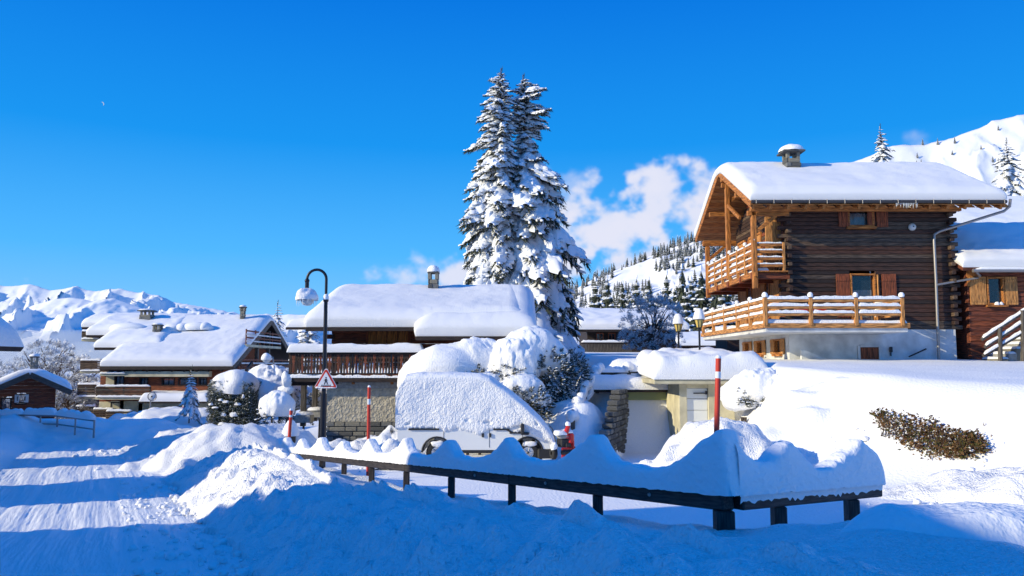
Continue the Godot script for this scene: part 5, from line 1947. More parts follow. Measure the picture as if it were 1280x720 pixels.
func van():
	var z = 24.6     # near side
	var w = 1.95
	var gy = -3.02
	var x0 = ax(497, z, 520)
	var x1 = ax(691, z, 560)
	var L = x1 - x0
	var base = V((x0 + x1) / 2, gy, z + w / 2)
	var t = thing("delivery_van", "white high-roof van caked in pitted snow, parked nose towards the snow blower", "van", base)
	var P = func(px, py): return Vector2(ax(px, z, py), ay(py, z))
	# body outline, seen from the side
	var out = [P.call(498, 568), P.call(496.5, 540), P.call(499, 505), P.call(503, 484), P.call(512, 473.5), P.call(600, 473), P.call(612, 478), P.call(650, 515), P.call(682, 535), P.call(690, 546), P.call(691.5, 562), P.call(690, 574), P.call(678, 575)]
	var arch_of = func(px, r):
		var c = Vector2(ax(px, z, 572), gy + 0.36)
		var o = []
		for k in 11:
			var g = PI * k / 10
			o.append(c + Vector2(cos(g) * r, sin(g) * r))
		return o
	var poly = PackedVector2Array()
	for q in out: poly.append(q)
	for q in arch_of.call(660, 0.44): poly.append(q)
	for q in arch_of.call(546, 0.44): poly.append(q)
	# loft: rounded towards both flanks
	var ring = func(inset, depth):
		var o = PackedVector3Array()
		var c = Vector2((x0 + x1) / 2, gy + 1.3)
		for q in poly:
			var e = q
			if q.y > gy + 1.0:
				e = q + (c - q).normalized() * inset * clampf((q.y - gy - 1.0) / 0.8, 0, 1)
			o.append(Vector3(e.x, e.y, -(depth)))
		return o
	var rs = [ring.call(0.10, z + 0.0), ring.call(0.035, z + 0.03), ring.call(0.0, z + 0.1), ring.call(0.0, z + w - 0.1), ring.call(0.035, z + w - 0.03), ring.call(0.10, z + w)]
	var mb = MB.new()
	var n = poly.size()
	for k in rs.size() - 1:
		for q in n:
			var a = rs[k][q]
			var b = rs[k][(q + 1) % n]
			var c = rs[k + 1][(q + 1) % n]
			var d = rs[k + 1][q]
			var mid = (a + b + c + d) / 4
			mb.quad_out(a, b, c, d, mid - V((x0 + x1) / 2, gy + 1.1, z + w / 2))
	var tr = Geometry2D.triangulate_polygon(poly)
	for k in range(0, tr.size(), 3):
		for e in [0, 5]:
			mb.tri_out(rs[e][tr[k]], rs[e][tr[k + 1]], rs[e][tr[k + 2]], Vector3(0, 0, 1) if e == 0 else Vector3(0, 0, -1))
	part(mb, "body", M.van_paint, t)
	# wheels
	for px in [546, 660]:
		for dz in [z + 0.14, z + w - 0.14]:
			var wh = Node3D.new()
			wh.name = "wheel"
			t.add_child(wh, true)
			var c = V(ax(px, z, 572), gy + 0.34, dz)
			wh.position = c - base
			mb = MB.new()
			mb.lathe([Vector2(0.19, -0.1), Vector2(0.30, -0.11), Vector2(0.335, -0.07), Vector2(0.335, 0.07), Vector2(0.30, 0.11), Vector2(0.19, 0.1)], Transform3D(Basis(Vector3.RIGHT, PI / 2), c), 26)
			part(mb, "tyre", M.rubber, wh)
			mb = MB.new()
			mb.lathe([Vector2(0.2, -0.09), Vector2(0.2, 0.09), Vector2(0.16, 0.06), Vector2(0.06, 0.05), Vector2(0.05, 0.09), Vector2(0, 0.09)], Transform3D(Basis(Vector3.RIGHT, PI / 2), c), 20)
			part(mb, "rim", M.chrome, wh)
			for k in 5:
				var g = TAU * k / 5
				piece("spoke", wh, M.chrome, c + Vector3(cos(g) * 0.11, sin(g) * 0.11, 0.085), Vector3(0.13, 0.05, 0.03), 0.01, Basis(Vector3(0, 0, 1), g))
			mb = MB.new()
			dome(mb, c + Vector3(0, 0.26, 0.08), Vector3(0.2, 0.09, 0.08), 0.3, 5, 12, 8, -0.6)
			part(mb, "packed_snow", M.snow, wh)
		# black arch liners
		mb = MB.new()
		var pa = PackedVector3Array()
		var cc = Vector2(ax(px, z, 572), gy + 0.36)
		for b in 2:
			for a in 13:
				var g = PI * a / 12
				pa.append(Vector3(cc.x + cos(g) * 0.435, cc.y + sin(g) * 0.435, -(z - 0.012 + b * 0.5)))
		mb.grid(pa, 13, 2)
		part(mb, "arch_liner", M.black_plastic, t)
		mb = MB.new()
		var lip = []
		for a in 13: lip.append(V(cc.x + cos(PI * a / 12) * 0.45, cc.y + sin(PI * a / 12) * 0.45, z + 0.0))
		mb.tube(lip, 0.028, 6)
		part(mb, "arch_trim", M.black_plastic, t)
	# black sill, bumper, window edges, door seams, mirror, handles
	span("sill", t, M.black_plastic, V(ax(562, z), ay(566.5, z), z - 0.02), V(ax(643, z), ay(562.5, z), z + 0.1), 0.015)
	span("bumper", t, M.black_plastic, V(ax(671.5, z), gy + 0.15, z - 0.03), V(ax(693, z), ay(560.5, z), z + w + 0.03), 0.05)
	span("bumper", t, M.black_plastic, V(x0 - 0.06, gy + 0.3, z + 0.05), V(x0 + 0.2, ay(562, z), z + w - 0.05), 0.04)
	for q in [[512, 550, 535.5, 537.5], [617, 637, 535.8, 537.6], [637, 660, 540, 542]]: span("window_edge", t, M.black_plastic, V(ax(q[0], z), ay(q[3], z), z - 0.05), V(ax(q[1], z), ay(q[2], z), z + 0.02), 0.006)
	timber("window_edge", t, M.black_plastic, V(ax(633, z), ay(536.6, z), z - 0.02), V(ax(641, z), ay(541, z), z - 0.02), 0.05, 0.05)
	span("roof_gap", t, M.black_plastic, V(ax(568, z), ay(501.4, z), z - 0.075), V(ax(610, z), ay(499.7, z), z - 0.02), 0.004)
	for px in [555.5, 612, 653]: span("door_seam", t, M.black_plastic, V(ax(px, z) - 0.006, gy + 0.5, z - 0.008), V(ax(px, z) + 0.006, ay(537, z), z + 0.01), 0.0)
	for px in [604, 613]: span("door_handle", t, M.black_plastic, V(ax(px, z) - 0.035, ay(546.5, z), z - 0.05), V(ax(px, z) + 0.035, ay(541.5, z), z + 0.01), 0.012)
	span("mirror", t, M.black_plastic, V(ax(650.5, z), ay(541, z), z - 0.3), V(ax(655, z), ay(529, z), z - 0.05), 0.03)
	span("mirror", t, M.black_plastic, V(ax(651, z), ay(543, z), z - 0.2), V(ax(661, z), ay(540, z), z - 0.0), 0.02)
	# snow shell: stuck to the flank, thick on the roof and windscreen, ragged below
	var p = PackedVector3Array()
	var nu = 190
	var nv = 90
	var prof = func(px):
		return line(px, [[495, 488], [499, 476], [506, 468.5], [520, 466.5], [560, 466], [600, 467.5], [612, 471], [640, 491], [660, 508], [678, 525], [688, 538], [692.5, 548]])
	var lowl = func(px):
		return line(px, [[495, 537], [510, 536], [550, 536.5], [556, 540], [570, 536], [590, 541], [602, 545], [610, 537], [636, 536], [642, 540], [658, 541], [664, 543], [672, 548], [684, 551], [693, 556]])
	for b in nv:
		var v = float(b) / (nv - 1)
		for a in nu:
			var px = lerpf(494.5, 693, float(a) / (nu - 1))
			var x = ax(px, z, 520)
			var yt = ay(prof.call(px), z) + 0.02
			var yl = ay(lowl.call(px) + 3.0 * fz.get_noise_2d(px * 0.12, 2.0) + 2.2 * fz.get_noise_2d(px * 0.5, 5.0), z)
			var q: Vector3
			var tt = 0.0
			if v < 0.6:
				tt = v / 0.6
				var y = lerpf(yl, yt - 0.28, tt)
				var lean = 0.0
				var thick = 0.055 * sstep(0.0, 0.05, tt) + 0.03 * sstep(0.0, 0.8, tt)
				thick *= 1.0 + 0.3 * nz.get_noise_2d(x * 1.1, y * 1.1)
				# holes where the paint shows
				var hole = sstep(0.42, 0.6, nz.get_noise_2d(x * 1.6 + 4.0, y * 2.4 + 1.0)) * (1 - sstep(ay(532, z), ay(520, z), y))
				thick -= hole * 0.09
				thick += 0.013 * nz.get_noise_3d(x * 9.0, y * 9.0, 3.0) + 0.006 * nz.get_noise_3d(x * 22.0, y * 22.0, 3.0)
				q = Vector3(x, y, -(z - thick + lean))
			else:
				tt = (v - 0.6) / 0.4
				var g = tt * PI
				var half = w / 2 + 0.085
				var cc = -cos(g)
				q = Vector3(x, yt - 0.28 + 0.28 * pow(sin(g), 0.5) + 0.02 * nz.get_noise_3d(x * 2, tt * 4, 1) + 0.008 * nz.get_noise_3d(x * 14, tt * 20, 1), -(z + w / 2 + signf(cc) * pow(absf(cc), 0.55) * half))
			# closed at both ends
			p.append(q)
	mb = MB.new()
	mb.grid(p, nu, nv)
	part(mb, "snow_shell", M.snow_pitted, t)
	mb = MB.new()
	dome(mb, V(ax(493, z) - 0.1, gy + 0.1, z + 0.5), Vector3(0.8, 0.75, 0.9), 0.25, 1.6, 24, 12, -0.2)
	part(mb, "drifted_snow", M.snow, t)


func snow_blower():
	var z = 23.6
	var c = at(705, 574, z)
	var t = thing("snow_blower", "red snow blower with black engine and snow on its hood in front of the van", "snow blower", c)
	var B = Basis(Vector3.UP, 0.35)
	var P = func(x, y, zz): return c + B * Vector3(x, y, zz)
	var K = func(called, m, x, y, zz, s, ch): return piece(called, t, m, P.call(x, y, zz), s, ch, B)
	# auger housing with curved back, its blades, the discharge chute
	K.call("front_panel", M.red_body, 0.02, 0.18, 0.16, Vector3(0.34, 0.34, 0.05), 0.02)
	K.call("side_panel", M.red_body, 0.22, 0.3, 0.0, Vector3(0.06, 0.5, 0.42), 0.03)
	K.call("engine", M.black_plastic, -0.02, 0.48, 0.0, Vector3(0.3, 0.26, 0.34), 0.04)
	K.call("hood", M.red_body, 0.16, 0.6, 0.03, Vector3(0.2, 0.34, 0.36), 0.06)
	K.call("fuel_tank", M.concrete, -0.06, 0.66, 0.05, Vector3(0.32, 0.12, 0.26), 0.04)
	K.call("battery_box", M.black_plastic, 0.05, 0.42, 0.2, Vector3(0.16, 0.12, 0.06), 0.02)
	for s in [-1, 1]:
		var mb = MB.new()
		mb.lathe([Vector2(0.05, -0.07), Vector2(0.15, -0.07), Vector2(0.18, -0.04), Vector2(0.18, 0.04), Vector2(0.15, 0.07), Vector2(0.05, 0.07)], Transform3D(B * Basis(Vector3(0, 0, 1), PI / 2), P.call(s * 0.31, 0.18, -0.05)), 18)
		part(mb, "wheel", M.rubber, t)
		mb = MB.new()
		mb.tube([P.call(s * 0.22, 0.5, -0.1), P.call(s * 0.24, 0.86, -0.3), P.call(s * 0.24, 0.92, -0.5)], 0.016, 8)
		part(mb, "handlebar", M.black_metal, t)
	var mb2 = MB.new()
	mb2.tube([P.call(0.02, 0.62, 0.1), P.call(0.03, 0.82, 0.12), P.call(0.06, 0.98, 0.2)], [0.08, 0.075, 0.06], 10)
	part(mb2, "chute", M.red_body, t)
	mb2 = MB.new()
	mb2.tube([P.call(-0.16, 0.22, 0.2), P.call(0.2, 0.22, 0.2)], 0.07, 10)
	part(mb2, "exhaust", M.black_metal, t)
	for q in [[-0.1, 0.74, 0.04, 0.24, 0.1, 0.2], [0.12, 0.78, 0.02, 0.18, 0.08, 0.2], [0.05, 1.0, 0.2, 0.09, 0.1, 0.08], [-0.32, 0.35, 0.0, 0.12, 0.16, 0.2]]:
		mb2 = MB.new()
		dome(mb2, P.call(q[0], q[1], q[2]), Vector3(q[3], q[4], q[5]), 0.25, 4, 14, 8, -0.2)
		part(mb2, "snow_cap", M.snow, t)


func lanterns():
	for q in [[847.5, 391.5, 33.5, "yellow-glass lantern on a black post, beside the frosted pine"], [873.5, 386, 31.0, "yellow-glass lantern on a black post, next to the lower balcony corner"]]:
		var z = q[2]
		var top_ = at(q[0], q[1], z)
		var gy = ay(447, z)
		var t = thing("lantern", q[3], "lantern", V(top_.x, gy, z), "lanterns on the terrace")
		var s = z / 33.0
		var mb = MB.new()
		var hy = top_.y - 0.46 * s
		mb.tube([V(top_.x, gy - 0.5, z), V(top_.x, hy - 0.33 * s, z)], 0.04, 10)
		part(mb, "post", M.black_metal, t)
		mb = MB.new()
		mb.lathe([Vector2(0, -0.34), Vector2(0.09, -0.34), Vector2(0.11, -0.3), Vector2(0.1, -0.29)], Transform3D(Basis(), V(top_.x, hy, z)), 6)
		part(mb, "cup", M.black_metal, t)
		mb = MB.new()
		mb.lathe([Vector2(0.1, -0.29), Vector2(0.175, 0.0)], Transform3D(Basis(), V(top_.x, hy, z)), 6)
		part(mb, "glass", M.lamp_glass, t)
		for k in 6:
			var g = TAU * k / 6
			mb = MB.new()
			mb.tube([V(top_.x, hy - 0.29, z) + Vector3(cos(g), 0, sin(g)) * 0.104, V(top_.x, hy, z) + Vector3(cos(g), 0, sin(g)) * 0.18], 0.012, 5)
			part(mb, "bar", M.black_metal, t)
		mb = MB.new()
		mb.lathe([Vector2(0.0, 0.0), Vector2(0.21, 0.0), Vector2(0.21, 0.025), Vector2(0.06, 0.14), Vector2(0, 0.15)], Transform3D(Basis(), V(top_.x, hy, z)), 6)
		part(mb, "roof", M.black_metal, t)
		mb = MB.new()
		mb.lathe([Vector2(0.22, 0.02), Vector2(0.235, 0.06), Vector2(0.2, 0.2), Vector2(0.15, 0.36), Vector2(0.08, 0.44), Vector2(0, 0.46)], Transform3D(Basis(), V(top_.x, hy, z)), 14)
		part(mb, "snow_cap", M.snow, t)


func log_fence():
	# log rails along the top of the drive, buried in pillows of snow
	var t = thing("log_fence", "low log fence above the green garage, loaded with pillows of snow", "fence", V(4.8, -0.4, 31.0))
	var z = 31.0
	var posts = [[748, 460], [786, 459], [818, 458]]
	for q in posts:
		var p = at(q[0], q[1], z)
		timber("post", t, M.grey_y, p - Vector3.UP * 0.85, p, 0.16, 0.16, 0.02)
		var mb = MB.new()
		dome(mb, p, Vector3(0.26, 0.2, 0.22), 0.2, 3, 14, 8, -0.4)
		part(mb, "snow_cap", M.snow, t)
	for k in 2:
		var a = at(posts[k][0], posts[k][1], z)
		var b = at(posts[k + 1][0], posts[k + 1][1], z)
		for h in [0.2, 0.55]:
			var mb = MB.new()
			mb.tube([a - Vector3.UP * h, b - Vector3.UP * (h + 0.03)], 0.06, 8)
			part(mb, "rail", M.grey_x, t)
			mb = MB.new()
			loaf(mb, a - Vector3.UP * (h - 0.03), b - Vector3.UP * h, 0.24, 0.2, 20, 0.4, h)
			part(mb, "rail_snow", M.snow, t)
	# the run of posts and rails coming down along the bank
	var f = thing("log_fence", "log fence running down the bank, sagging under draped snow", "fence", V(2.7, -1.2, 29.0))
	var pts = [at(746, 462, 30.8), at(731, 482, 29.6), at(722, 503, 28.4), at(716, 520, 27.4)]
	for k in pts.size():
		timber("post", f, M.grey_y, pts[k] - Vector3.UP * 0.9, pts[k] - Vector3.UP * 0.02, 0.14, 0.14, 0.02)
		var mb = MB.new()
		dome(mb, pts[k], Vector3(0.22, 0.2, 0.26), 0.25, 3, 14, 8, -0.6)
		part(mb, "snow_cap", M.snow, f)
		if k < pts.size() - 1:
			for h in [0.15, 0.5]:
				mb = MB.new()
				loaf(mb, pts[k] - Vector3.UP * (h + 0.06), pts[k + 1] - Vector3.UP * (h + 0.06), 0.3, 0.26, 20, 0.4, h)
				part(mb, "rail_snow", M.snow, f)
				timber("rail", f, M.grey_z, pts[k] - Vector3.UP * (h + 0.12), pts[k + 1] - Vector3.UP * (h + 0.12), 0.1, 0.1)


func valley_railings():
	var t = thing("street_railing", "metal railing buried under one long bar of snow above the valley", "railing", V(-23, -3, 38))
	var a = at(-30, 524, 38.5)
	var pts = [at(-30, 521, 38.5), at(30, 518, 38.5), at(72, 519, 38.0), at(118, 525, 36.5)]
	for k in pts.size():
		timber("post", t, M.zinc, pts[k] - Vector3.UP * 0.8, pts[k], 0.07, 0.07, 0.01)
	for k in pts.size() - 1:
		var mid = pts[k].lerp(pts[k + 1], 0.5)
		timber("post", t, M.zinc, mid - Vector3.UP * 0.8, mid, 0.06, 0.06, 0.01)
		timber("rail", t, M.zinc, pts[k] - Vector3.UP * 0.03, pts[k + 1] - Vector3.UP * 0.03, 0.08, 0.08)
		timber("rail", t, M.zinc, pts[k] - Vector3.UP * 0.42, pts[k + 1] - Vector3.UP * 0.42, 0.06, 0.06)
		var mb = MB.new()
		loaf(mb, pts[k] + Vector3.UP * 0.01, pts[k + 1] + Vector3.UP * 0.01, 0.34, 0.3, 40, 0.15)
		part(mb, "rail_snow", M.snow, t)
	var f = thing("street_railing", "wooden rail with snow on top before the apartment house terrace", "railing", V(-20, -3.5, 50))
	var p2 = [at(146, 521, 49), at(172, 517, 50), at(200, 512, 51.5)]
	for k in p2.size():
		timber("post", f, M.grey_y, p2[k] - Vector3.UP * 1.1, p2[k], 0.14, 0.14, 0.02)
		if k < p2.size() - 1:
			for h in [0.08, 0.55]:
				timber("rail", f, M.grey_x, p2[k] - Vector3.UP * h, p2[k + 1] - Vector3.UP * h, 0.1, 0.12)
				var mb = MB.new()
				loaf(mb, p2[k] - Vector3.UP * (h - 0.06), p2[k + 1] - Vector3.UP * (h - 0.06), 0.2, 0.16, 20, 0.3, h)
				part(mb, "rail_snow", M.snow, f)


func small_signs():
	var z = 48.0
	var c = at(190.5, 495.5, z)
	var t = thing("traffic_mirror", "round frosted traffic mirror on a thin post near the apartment house", "traffic mirror", V(c.x, -4.0, z))
	var mb = MB.new()
	mb.tube([V(c.x - 0.1, -4.3, z), V(c.x - 0.1, c.y, z)], 0.04, 8)
	part(mb, "post", M.zinc, t)
	mb = MB.new()
	mb.lathe([Vector2(0.24, 0.0), Vector2(0.24, 0.04), Vector2(0.1, 0.09), Vector2(0, 0.1)], Transform3D(Basis(Vector3.RIGHT, PI / 2), c), 22)
	part(mb, "glass", M.curtain, t)
	mb = MB.new()
	var pts = []
	for k in 25: pts.append(c + Vector3(cos(TAU * k / 24) * 0.25, sin(TAU * k / 24) * 0.25, 0.04))
	mb.tube(pts, 0.03, 6, false)
	part(mb, "rim", M.zinc, t)
	# snow-hatted bollard lamp by the ploughed heap
	var b = at(363.5, 540, 26.0)
	var l = thing("snow_cone", "snow-hatted low bollard beside the short red pole", "bollard", b - Vector3.UP * 0.7)
	mb = MB.new()
	mb.tube([b - Vector3.UP * 0.9, b], 0.16, 10)
	part(mb, "post", M.black_plastic, l)
	mb = MB.new()
	mb.lathe([Vector2(0.26, -0.12), Vector2(0.28, -0.02), Vector2(0.2, 0.2), Vector2(0.1, 0.36), Vector2(0, 0.4)], Transform3D(Basis(), b), 18)
	part(mb, "snow_cap", M.snow, l)
	# globe lamp in front of the gable loggia
	var g = at(333, 449, 47.0)
	var k = thing("garden_lamp", "snow-covered globe lamp on a slim post before the apartment gable", "lamp", V(g.x, -4.2, 47))
	mb = MB.new()
	mb.tube([V(g.x + 0.42, -4.5, 47), V(g.x + 0.42, g.y - 0.2, 47), V(g.x + 0.38, g.y + 0.1, 47), V(g.x, g.y + 0.12, 47)], 0.045, 8)
	part(mb, "post", M.zinc, k)
	mb = MB.new()
	dome(mb, g, Vector3(0.26, 0.2, 0.26), 0.1, 2, 16, 10, -1.0)
	part(mb, "globe", M.globe, k)
	mb = MB.new()
	dome(mb, g + Vector3.UP * 0.06, Vector3(0.32, 0.3, 0.32), 0.1, 2, 16, 8, -0.2)
	part(mb, "snow_cap", M.snow, k)


func moon():
	# the thin day moon
	var d = 20000.0
	var c = at(127.5, 130, d)
	var mb = MB.new()
	var poly = PackedVector2Array()
	var r = 55.0
	for k in 13: poly.append(Vector2(cos(-PI / 2 + PI * k / 12) * r, sin(-PI / 2 + PI * k / 12) * r))
	for k in range(11, 0, -1): poly.append(Vector2(cos(-PI / 2 + PI * k / 12) * r * 0.55, sin(-PI / 2 + PI * k / 12) * r))
	mb.prism(poly, Transform3D(Basis(Vector3(0, 0, 1), 0.5), c), 10.0)
	top(mb, "moon", M.globe, "faint crescent day moon high in the blue sky", "moon")


# ------------------------------------------------------------------ plants
# One bough of a conifer, one metre long, reaching out along +x: sprays of needles below, a pillow of snow above.
func bough_mesh(snow: float, droop: float, seed_: int, blades = 5, needle = null) -> ArrayMesh:
	var r = RandomNumberGenerator.new()
	r.seed = seed_
	var axis = func(t): return Vector3(t, -droop * pow(t, 1.6) + 0.04 * sin(t * 9.0 + seed_), 0.05 * sin(t * 5.0 + seed_ * 2))
	var g = MB.new()
	var s = MB.new()
	g.tube([axis.call(0.0), axis.call(0.35), axis.call(0.7), axis.call(1.0)], [0.022, 0.016, 0.01, 0.004], 4, false)
	var n = 11
	for k in n:
		var t = 0.12 + 0.88 * float(k) / (n - 1)
		for side in [-1, 1]:
			var base = axis.call(t)
			var l = (0.40 * (1 - t * 0.72)) * r.randf_range(0.7, 1.15)
			var dir = Vector3(0.65, r.randf_range(-0.55, -0.1), side * r.randf_range(0.6, 1.0)).normalized()
			for q in blades:
				var u = (q + 0.3) / blades
				var b = base + dir * l * u + Vector3(0, -0.06 * u * u, 0)
				var bd = (dir + Vector3(r.randf_range(-0.5, 0.5), r.randf_range(-0.75, 0.25), r.randf_range(-0.5, 0.5))).normalized()
				var wd = bd.cross(Vector3(r.randf_range(-1, 1), r.randf_range(-1, 1), r.randf_range(-1, 1))).normalized() * r.randf_range(0.012, 0.022)
				var ln = r.randf_range(0.08, 0.17)
				g.tri(b - wd, b + bd * ln, b + wd)
			# a small clot of snow on the spray
			if r.randf() < snow * 0.75:
				var c = base + dir * l * r.randf_range(0.45, 0.95) + Vector3(0, 0.012, 0)
				clot(s, c, Vector3(r.randf_range(0.04, 0.10), r.randf_range(0.02, 0.045), r.randf_range(0.035, 0.08)), r, 5, 3)
	# hanging curtain of needles
	for k in 40:
		var b = axis.call(r.randf_range(0.1, 0.95)) + Vector3(0, 0, r.randf_range(-0.14, 0.14))
		var bd = Vector3(r.randf_range(-0.2, 0.5), -1, r.randf_range(-0.4, 0.4)).normalized()
		var wd = bd.cross(Vector3(r.randf_range(-1, 1), 0, r.randf_range(-1, 1))).normalized() * 0.016
		g.tri(b - wd, b + bd * r.randf_range(0.08, 0.2), b + wd)
	# the pad of snow lying along the bough, with a ragged edge
	var pad = PackedVector3Array()
	var pu = 12
	var pw = 7
	for k in pu:
		var t = lerpf(0.1, 1.0, float(k) / (pu - 1))
		var wd = (0.10 + 0.15 * snow) * pow(sin(PI * clampf(t * 0.86 + 0.1, 0, 1)), 0.6) * (1.0 + 0.5 * nz.get_noise_2d(t * 5.0, seed_ * 3.0))
		var hh = (0.03 + 0.085 * snow) * pow(sin(PI * clampf(t * 0.88 + 0.08, 0, 1)), 0.5) * (1.0 + 0.7 * nz.get_noise_2d(t * 6.0, seed_ * 5.0 + 9.0))
		for q in pw:
			var e = float(q) / (pw - 1) * 2.0 - 1.0
			var ragged = 1.0 + 0.45 * nz.get_noise_2d(t * 11.0 + e * 3.0, seed_ * 2.0)
			pad.append(axis.call(t) + Vector3(0, 0.015 + hh * (1.0 - e * e) - 0.10 * absf(e * e * e) * wd * 4.0, e * wd * ragged))
	# u across (+z first), v outwards: the face looks up
	var rev = PackedVector3Array()
	for k in pu:
		for q in pw: rev.append(pad[k * pw + q])
	s.grid(rev, pw, pu)
	for k in int(2 + snow * 3):
		var t = lerpf(0.25, 0.95, r.randf())
		clot(s, axis.call(t) + Vector3(0, 0.03, r.randf_range(-0.1, 0.1)), Vector3(r.randf_range(0.08, 0.15), r.randf_range(0.05, 0.10) * (0.4 + snow * 0.6), r.randf_range(0.06, 0.12)), r, 7, 4)
	var m = ArrayMesh.new()
	m.add_surface_from_arrays(Mesh.PRIMITIVE_TRIANGLES, g.arrays())
	m.surface_set_material(0, needle if needle else M.needles)
	m.add_surface_from_arrays(Mesh.PRIMITIVE_TRIANGLES, s.arrays())
	m.surface_set_material(1, M.frost)
	return m

# a short twig with needles and a little snow, for shrubs and hedges
func sprig_mesh(seed_: int, needle, snow: float) -> ArrayMesh:
	var r = RandomNumberGenerator.new()
	r.seed = seed_
	var g = MB.new()
	var s = MB.new()
	for k in 34:
		var b = Vector3(r.randf_range(0.0, 0.8), 0, 0) + Vector3(0, r.randf_range(-0.12, 0.12), r.randf_range(-0.2, 0.2))
		var d = Vector3(r.randf_range(0.1, 1.0), r.randf_range(-0.5, 0.8), r.randf_range(-0.9, 0.9)).normalized()
		var w = d.cross(Vector3(r.randf_range(-1, 1), r.randf_range(-1, 1), r.randf_range(-1, 1))).normalized() * r.randf_range(0.03, 0.055)
		g.tri(b - w, b + d * r.randf_range(0.25, 0.5), b + w)
	for k in int(snow * 4 + 1): clot(s, Vector3(r.randf_range(0.2, 0.9), 0.12, r.randf_range(-0.25, 0.25)), Vector3(r.randf_range(0.12, 0.26), r.randf_range(0.06, 0.12), r.randf_range(0.1, 0.22)), r, 5, 3)
	var m = ArrayMesh.new()
	m.add_surface_from_arrays(Mesh.PRIMITIVE_TRIANGLES, g.arrays())
	m.surface_set_material(0, needle)
	m.add_surface_from_arrays(Mesh.PRIMITIVE_TRIANGLES, s.arrays())
	m.surface_set_material(1, M.frost)
	return m

func clot(mb: MB, c: Vector3, rad: Vector3, r, nu = 7, nv = 4):
	var p = PackedVector3Array()
	var ph = r.randf() * 20.0
	for b in nv:
		var el = lerpf(-0.35, PI / 2, float(b) / (nv - 1))
		for a in nu + 1:
			var g = TAU * (a % nu) / nu
			var d = Vector3(cos(g) * cos(el), sin(el), -sin(g) * cos(el))
			p.append(c + d * rad * (1.0 + 0.45 * nz.get_noise_3d(d.x * 1.2 + ph, d.y * 1.2, d.z * 1.2)))
	mb.grid(p, nu + 1, nv)

# many copies of a two-surface sprig joined into one mesh
func joined(called, sources, parent):
	var m = ArrayMesh.new()
	for s in 2:
		var vs = PackedVector3Array()
		var ns = PackedVector3Array()
		var mt = null
		for q in sources:
			if s >= q[0].get_surface_count(): continue
			mt = q[0].surface_get_material(s)
			var a = q[0].surface_get_arrays(s)
			var v = PackedVector3Array()
			var n = PackedVector3Array()
			for k in a[Mesh.ARRAY_INDEX]:
				v.append(a[Mesh.ARRAY_VERTEX][k])
				n.append(a[Mesh.ARRAY_NORMAL][k])
			for x in q[1]:
				vs.append_array(x * v)
				ns.append_array(Transform3D(x.basis.orthonormalized(), Vector3.ZERO) * n)
		if mt == null or vs.is_empty(): continue
		var arr = []
		arr.resize(Mesh.ARRAY_MAX)
		arr[Mesh.ARRAY_VERTEX] = vs
		arr[Mesh.ARRAY_NORMAL] = ns
		m.add_surface_from_arrays(Mesh.PRIMITIVE_TRIANGLES, arr)
		m.surface_set_material(m.get_surface_count() - 1, mt)
	var o = MeshInstance3D.new()
	o.mesh = m
	o.name = called
	parent.add_child(o, true)
	return o

func multi(called, mesh, xfs, parent):
	var mm = MultiMesh.new()
	mm.transform_format = MultiMesh.TRANSFORM_3D
	mm.mesh = mesh
	mm.instance_count = xfs.size()
	for k in xfs.size(): mm.set_instance_transform(k, xfs[k])
	var o = MultiMeshInstance3D.new()
	o.multimesh = mm
	o.name = called
	parent.add_child(o, true)
	return o

var B_HEAVY = []
var B_LIGHT = []
var TIP: ArrayMesh

func spruce(label, foot: Vector3, h, radius: Callable, first, whorls, per, group, bark, lit = 0.6):
	var t = thing("spruce", label, "tree", foot, group)
	var mb = MB.new()
	var pts = []
	var rad = []
	for k in 9:
		var u = k / 8.0
		pts.append(foot + Vector3(0.08 * sin(u * 4.0), h * u - (0.6 if k == 0 else 0.0), 0.06 * cos(u * 5)))
		rad.append(lerpf(h * 0.018, 0.015, u))
	mb.tube(pts, rad, 9)
	part(mb, "trunk", bark, t)
	var sets = [[], [], [], [], []]
	for k in whorls:
		var u = lerpf(first, 0.985, pow((k + 0.5) / whorls, 0.9))
		var n = maxi(3, int(per * (1.0 - u * 0.55)))
		var a0 = rng.randf() * TAU
		for q in n:
			var az = a0 + TAU * q / n + rng.randf_range(-0.35, 0.35)
			var dirx = Vector3(cos(az), 0, sin(az))
			var l = radius.call(u, az) * rng.randf_range(0.62, 1.1) * (1.0 + 0.3 * nz.get_noise_2d(az * 1.1 + h, u * h * 0.9))
			var tilt = lerpf(-0.58, 0.55, pow(u, 2.0)) + rng.randf_range(-0.14, 0.14)
			var x = (dirx + Vector3.UP * tilt).normalized()
			var zz = x.cross(Vector3.UP).normalized()
			var yy = zz.cross(x)
			var sc = maxf(l, 0.18)
			var b = Basis(x * sc, yy * sc * rng.randf_range(0.85, 1.2), zz * sc * rng.randf_range(0.75, 1.05))
			# the windward, sunny side carries most of the snow
			var windward = -cos(az) * 0.7 + 0.3 * sin(az)
			var kind = 0
			if windward + rng.randf_range(-0.5, 0.5) > 1.0 - lit * 1.6 * (0.45 + 0.55 * sstep(0.1, 0.6, u)): kind = rng.randi() % 2
			else: kind = 2 + rng.randi() % 3
			sets[kind].append(Transform3D(b, Vector3(0, h * u, 0)))
	var protos = [B_HEAVY[0], B_HEAVY[1], B_LIGHT[0], B_LIGHT[1], B_LIGHT[2]]
	var src = []
	for k in 5: src.append([protos[k], sets[k]])
	src.append([TIP, [Transform3D(Basis(Vector3(0, 0.55, 0), Vector3(-0.35, 0, 0), Vector3(0, 0, 0.35)), Vector3(0, h * 0.975, 0))]])
	joined("crown", src, t)
	return t


